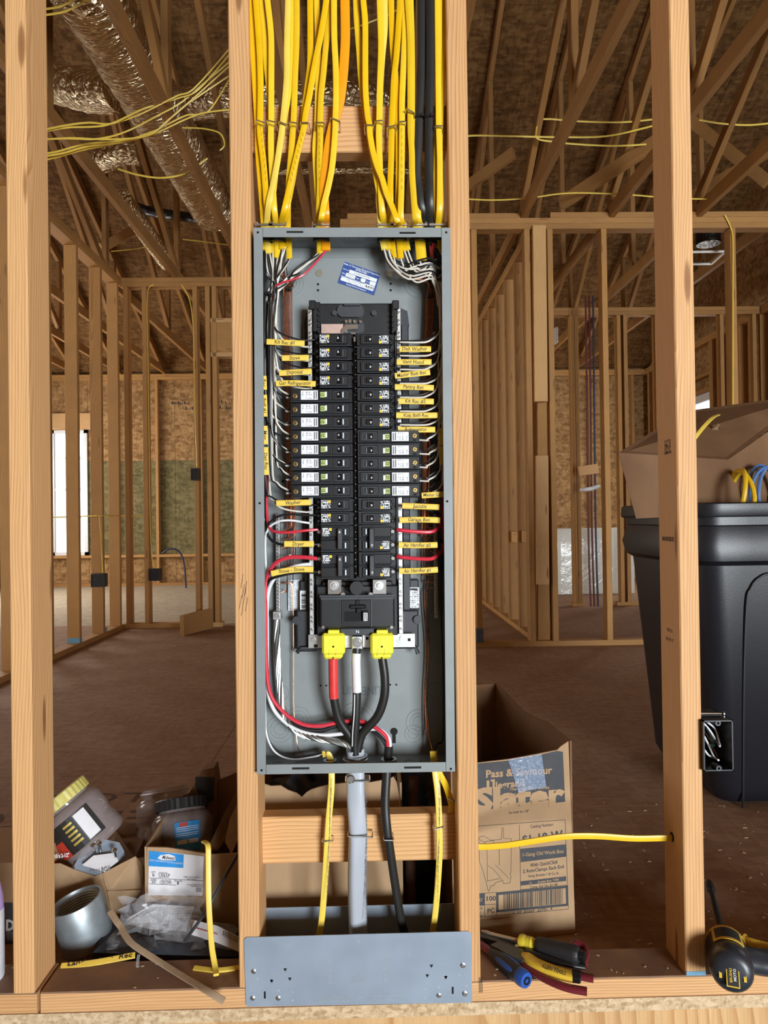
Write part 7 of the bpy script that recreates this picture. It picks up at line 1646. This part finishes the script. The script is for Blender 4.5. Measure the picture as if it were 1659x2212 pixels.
drop([(214, 1115, 5.5), (217, 1150, 5.5), (220, 1200, 5.5), (222, 1238, 5.48)], 'short yellow cable above the low left wall box', (215, 1253, 5.47), 'low black wall box on the left return wall', .10, .10)
romex([(100, 1118, 5.6), (160, 1116, 5.6), (215, 1114, 5.5), (262, 1114, 6.0), (320, 1116, 6.05)], 'yellow cable run level through the left studs', .004)
romex([(1566, 465, 4.84), (1578, 490, 4.84), (1583, 520, 4.84), (1583, 600, 4.84), (1583, 750, 4.84), (1583, 890, 4.84)], 'yellow cable stapled down the stud at the far right', .008)
o = MB().lathe([(.09, 0), (.095, .02), (.095, .16), (.06, .2)], Matrix.Translation(P(1530, 528, D(5.6))), 20).build('fan_housing', 'bag_black'); tag(o, 'round black fan housing above the white vent frame, right', 'fan')
z_ = 2.80
fx = [PZ(1460, 545, z_), PZ(1567, 543, z_), PZ(1537, 570, z_), PZ(1440, 571, z_)]
m = MB()
for a, b in zip(fx, fx[1:] + fx[:1]): m.sweep([a, b], .012, .008, seg=6)
o = m.build('vent_frame', 'vinyl_white'); tag(o, 'white rectangular ceiling vent frame hanging beyond the rightmost stud', 'vent')
tb = empty('bathtub', P(1285, 1290, D(8.0)), 'new bathtub wrapped in crinkled plastic behind the right studs', 'bathtub')
x0, x1 = P(1203, 1200, D(8)).x, P(1372, 1200, D(8)).x; zt_ = P(1280, 1142, D(8)).z
secs = [rrect(x0, x1, D(8.0), D(8.6), .04, .004), rrect(x0, x1, D(7.98), D(8.6), .05, zt_ * .6), rrect(x0 - .01, x1 + .01, D(7.97), D(8.62), .05, zt_ - .03), rrect(x0, x1, D(7.99), D(8.6), .05, zt_)]
loft(MB(), secs).build('wrapped_shell', 'tub_wrap', tb, smooth=True)
for px, mt, lab in ((1268, 'pex_red', 'dark red water pipe rising through the bathroom wall'), (1276, 'pex_red', 'second dark red water pipe beside the first'), (1284, 'pex_blue', 'dark blue water pipe right of the red pipes')):
    o = MB().sweep(smooth_path([P(px - 3, 640, D(6.6)), P(px, 900, D(6.6)), P(px + 3, 1150, D(6.6)), P(px + 8, 1310, D(6.6))], 6), .009, seg=10).build('water_pipe', mt, None, smooth=True); tag(o, lab, 'pipe', 'water pipes in the bathroom wall')
o = MB().sweep(smooth_path([P(1256, 1058, D(6.5)), P(1275, 1056, D(6.4)), P(1292, 1050, D(6.5))], 6), .02, seg=10).build('drain_pipe', 'vinyl_white', None, smooth=True); tag(o, 'white drain pipe bend between the bathroom studs', 'pipe')
o = MB().cbox(P(1195, 745, D(7.6)), P(1206, 705, D(7.5)), .01).build('exhaust_hood', 'vinyl_white'); tag(o, 'small white exhaust piece seen past the right doorway stud', 'vent')
o = lumber('loose_plank', PZ(393, 1352, .08), PZ(456, 1335, .09), .16, .038, None, 'lumber_dim', (0, 0, 1)); tag(o, 'loose plank end standing on the floor at the left doorway', 'plank')
o = MB().cbox(PZ(240, 1266, .002), PZ(398, 1256, .03), .01).build('floor_mat', 'mat_black'); tag(o, 'black rolled mat on the floor along the far left wall', 'mat')
o = MB().sweep(smooth_path([P(350, 1196, D(9.4)), P(365, 1186, D(9.4)), P(385, 1190, D(9.4)), P(397, 1215, D(9.4)), Vector((P(402, 1262, D(9.4)).x, D(9.4), .012))], 8), .012, seg=8).build('hose', 'pex_blue', None, smooth=True); tag(o, 'blue hose arching from the far left wall', 'hose')
# wood chips and dust on the floor
m = MB(); r = random.Random(9)
for k in range(170):
    x, y = r.uniform(.42, 1.25), r.uniform(.1, .95); s = r.uniform(.0015, .006); a = r.uniform(0, 3.1); h = r.uniform(.0008, .002)
    m.box((-s, -s * .35, .0002), (s, s * .35, h), Matrix.Translation((x, y, 0)) @ Matrix.Rotation(a, 4, 'Z'))
for k in range(50):
    x, y = r.uniform(-.75, .75), r.uniform(.004, .085); s = r.uniform(.001, .003)
    m.box((-s, -s * .5, .0001), (s, s * .5, .001), Matrix.Translation((x, y, ZP)) @ Matrix.Rotation(r.uniform(0, 3), 4, 'Z'))
o = m.build('wood_chips', 'chip'); tag(o, 'scattered pale wood chips on the subfloor and sole plate', 'wood chips', kind='stuff')
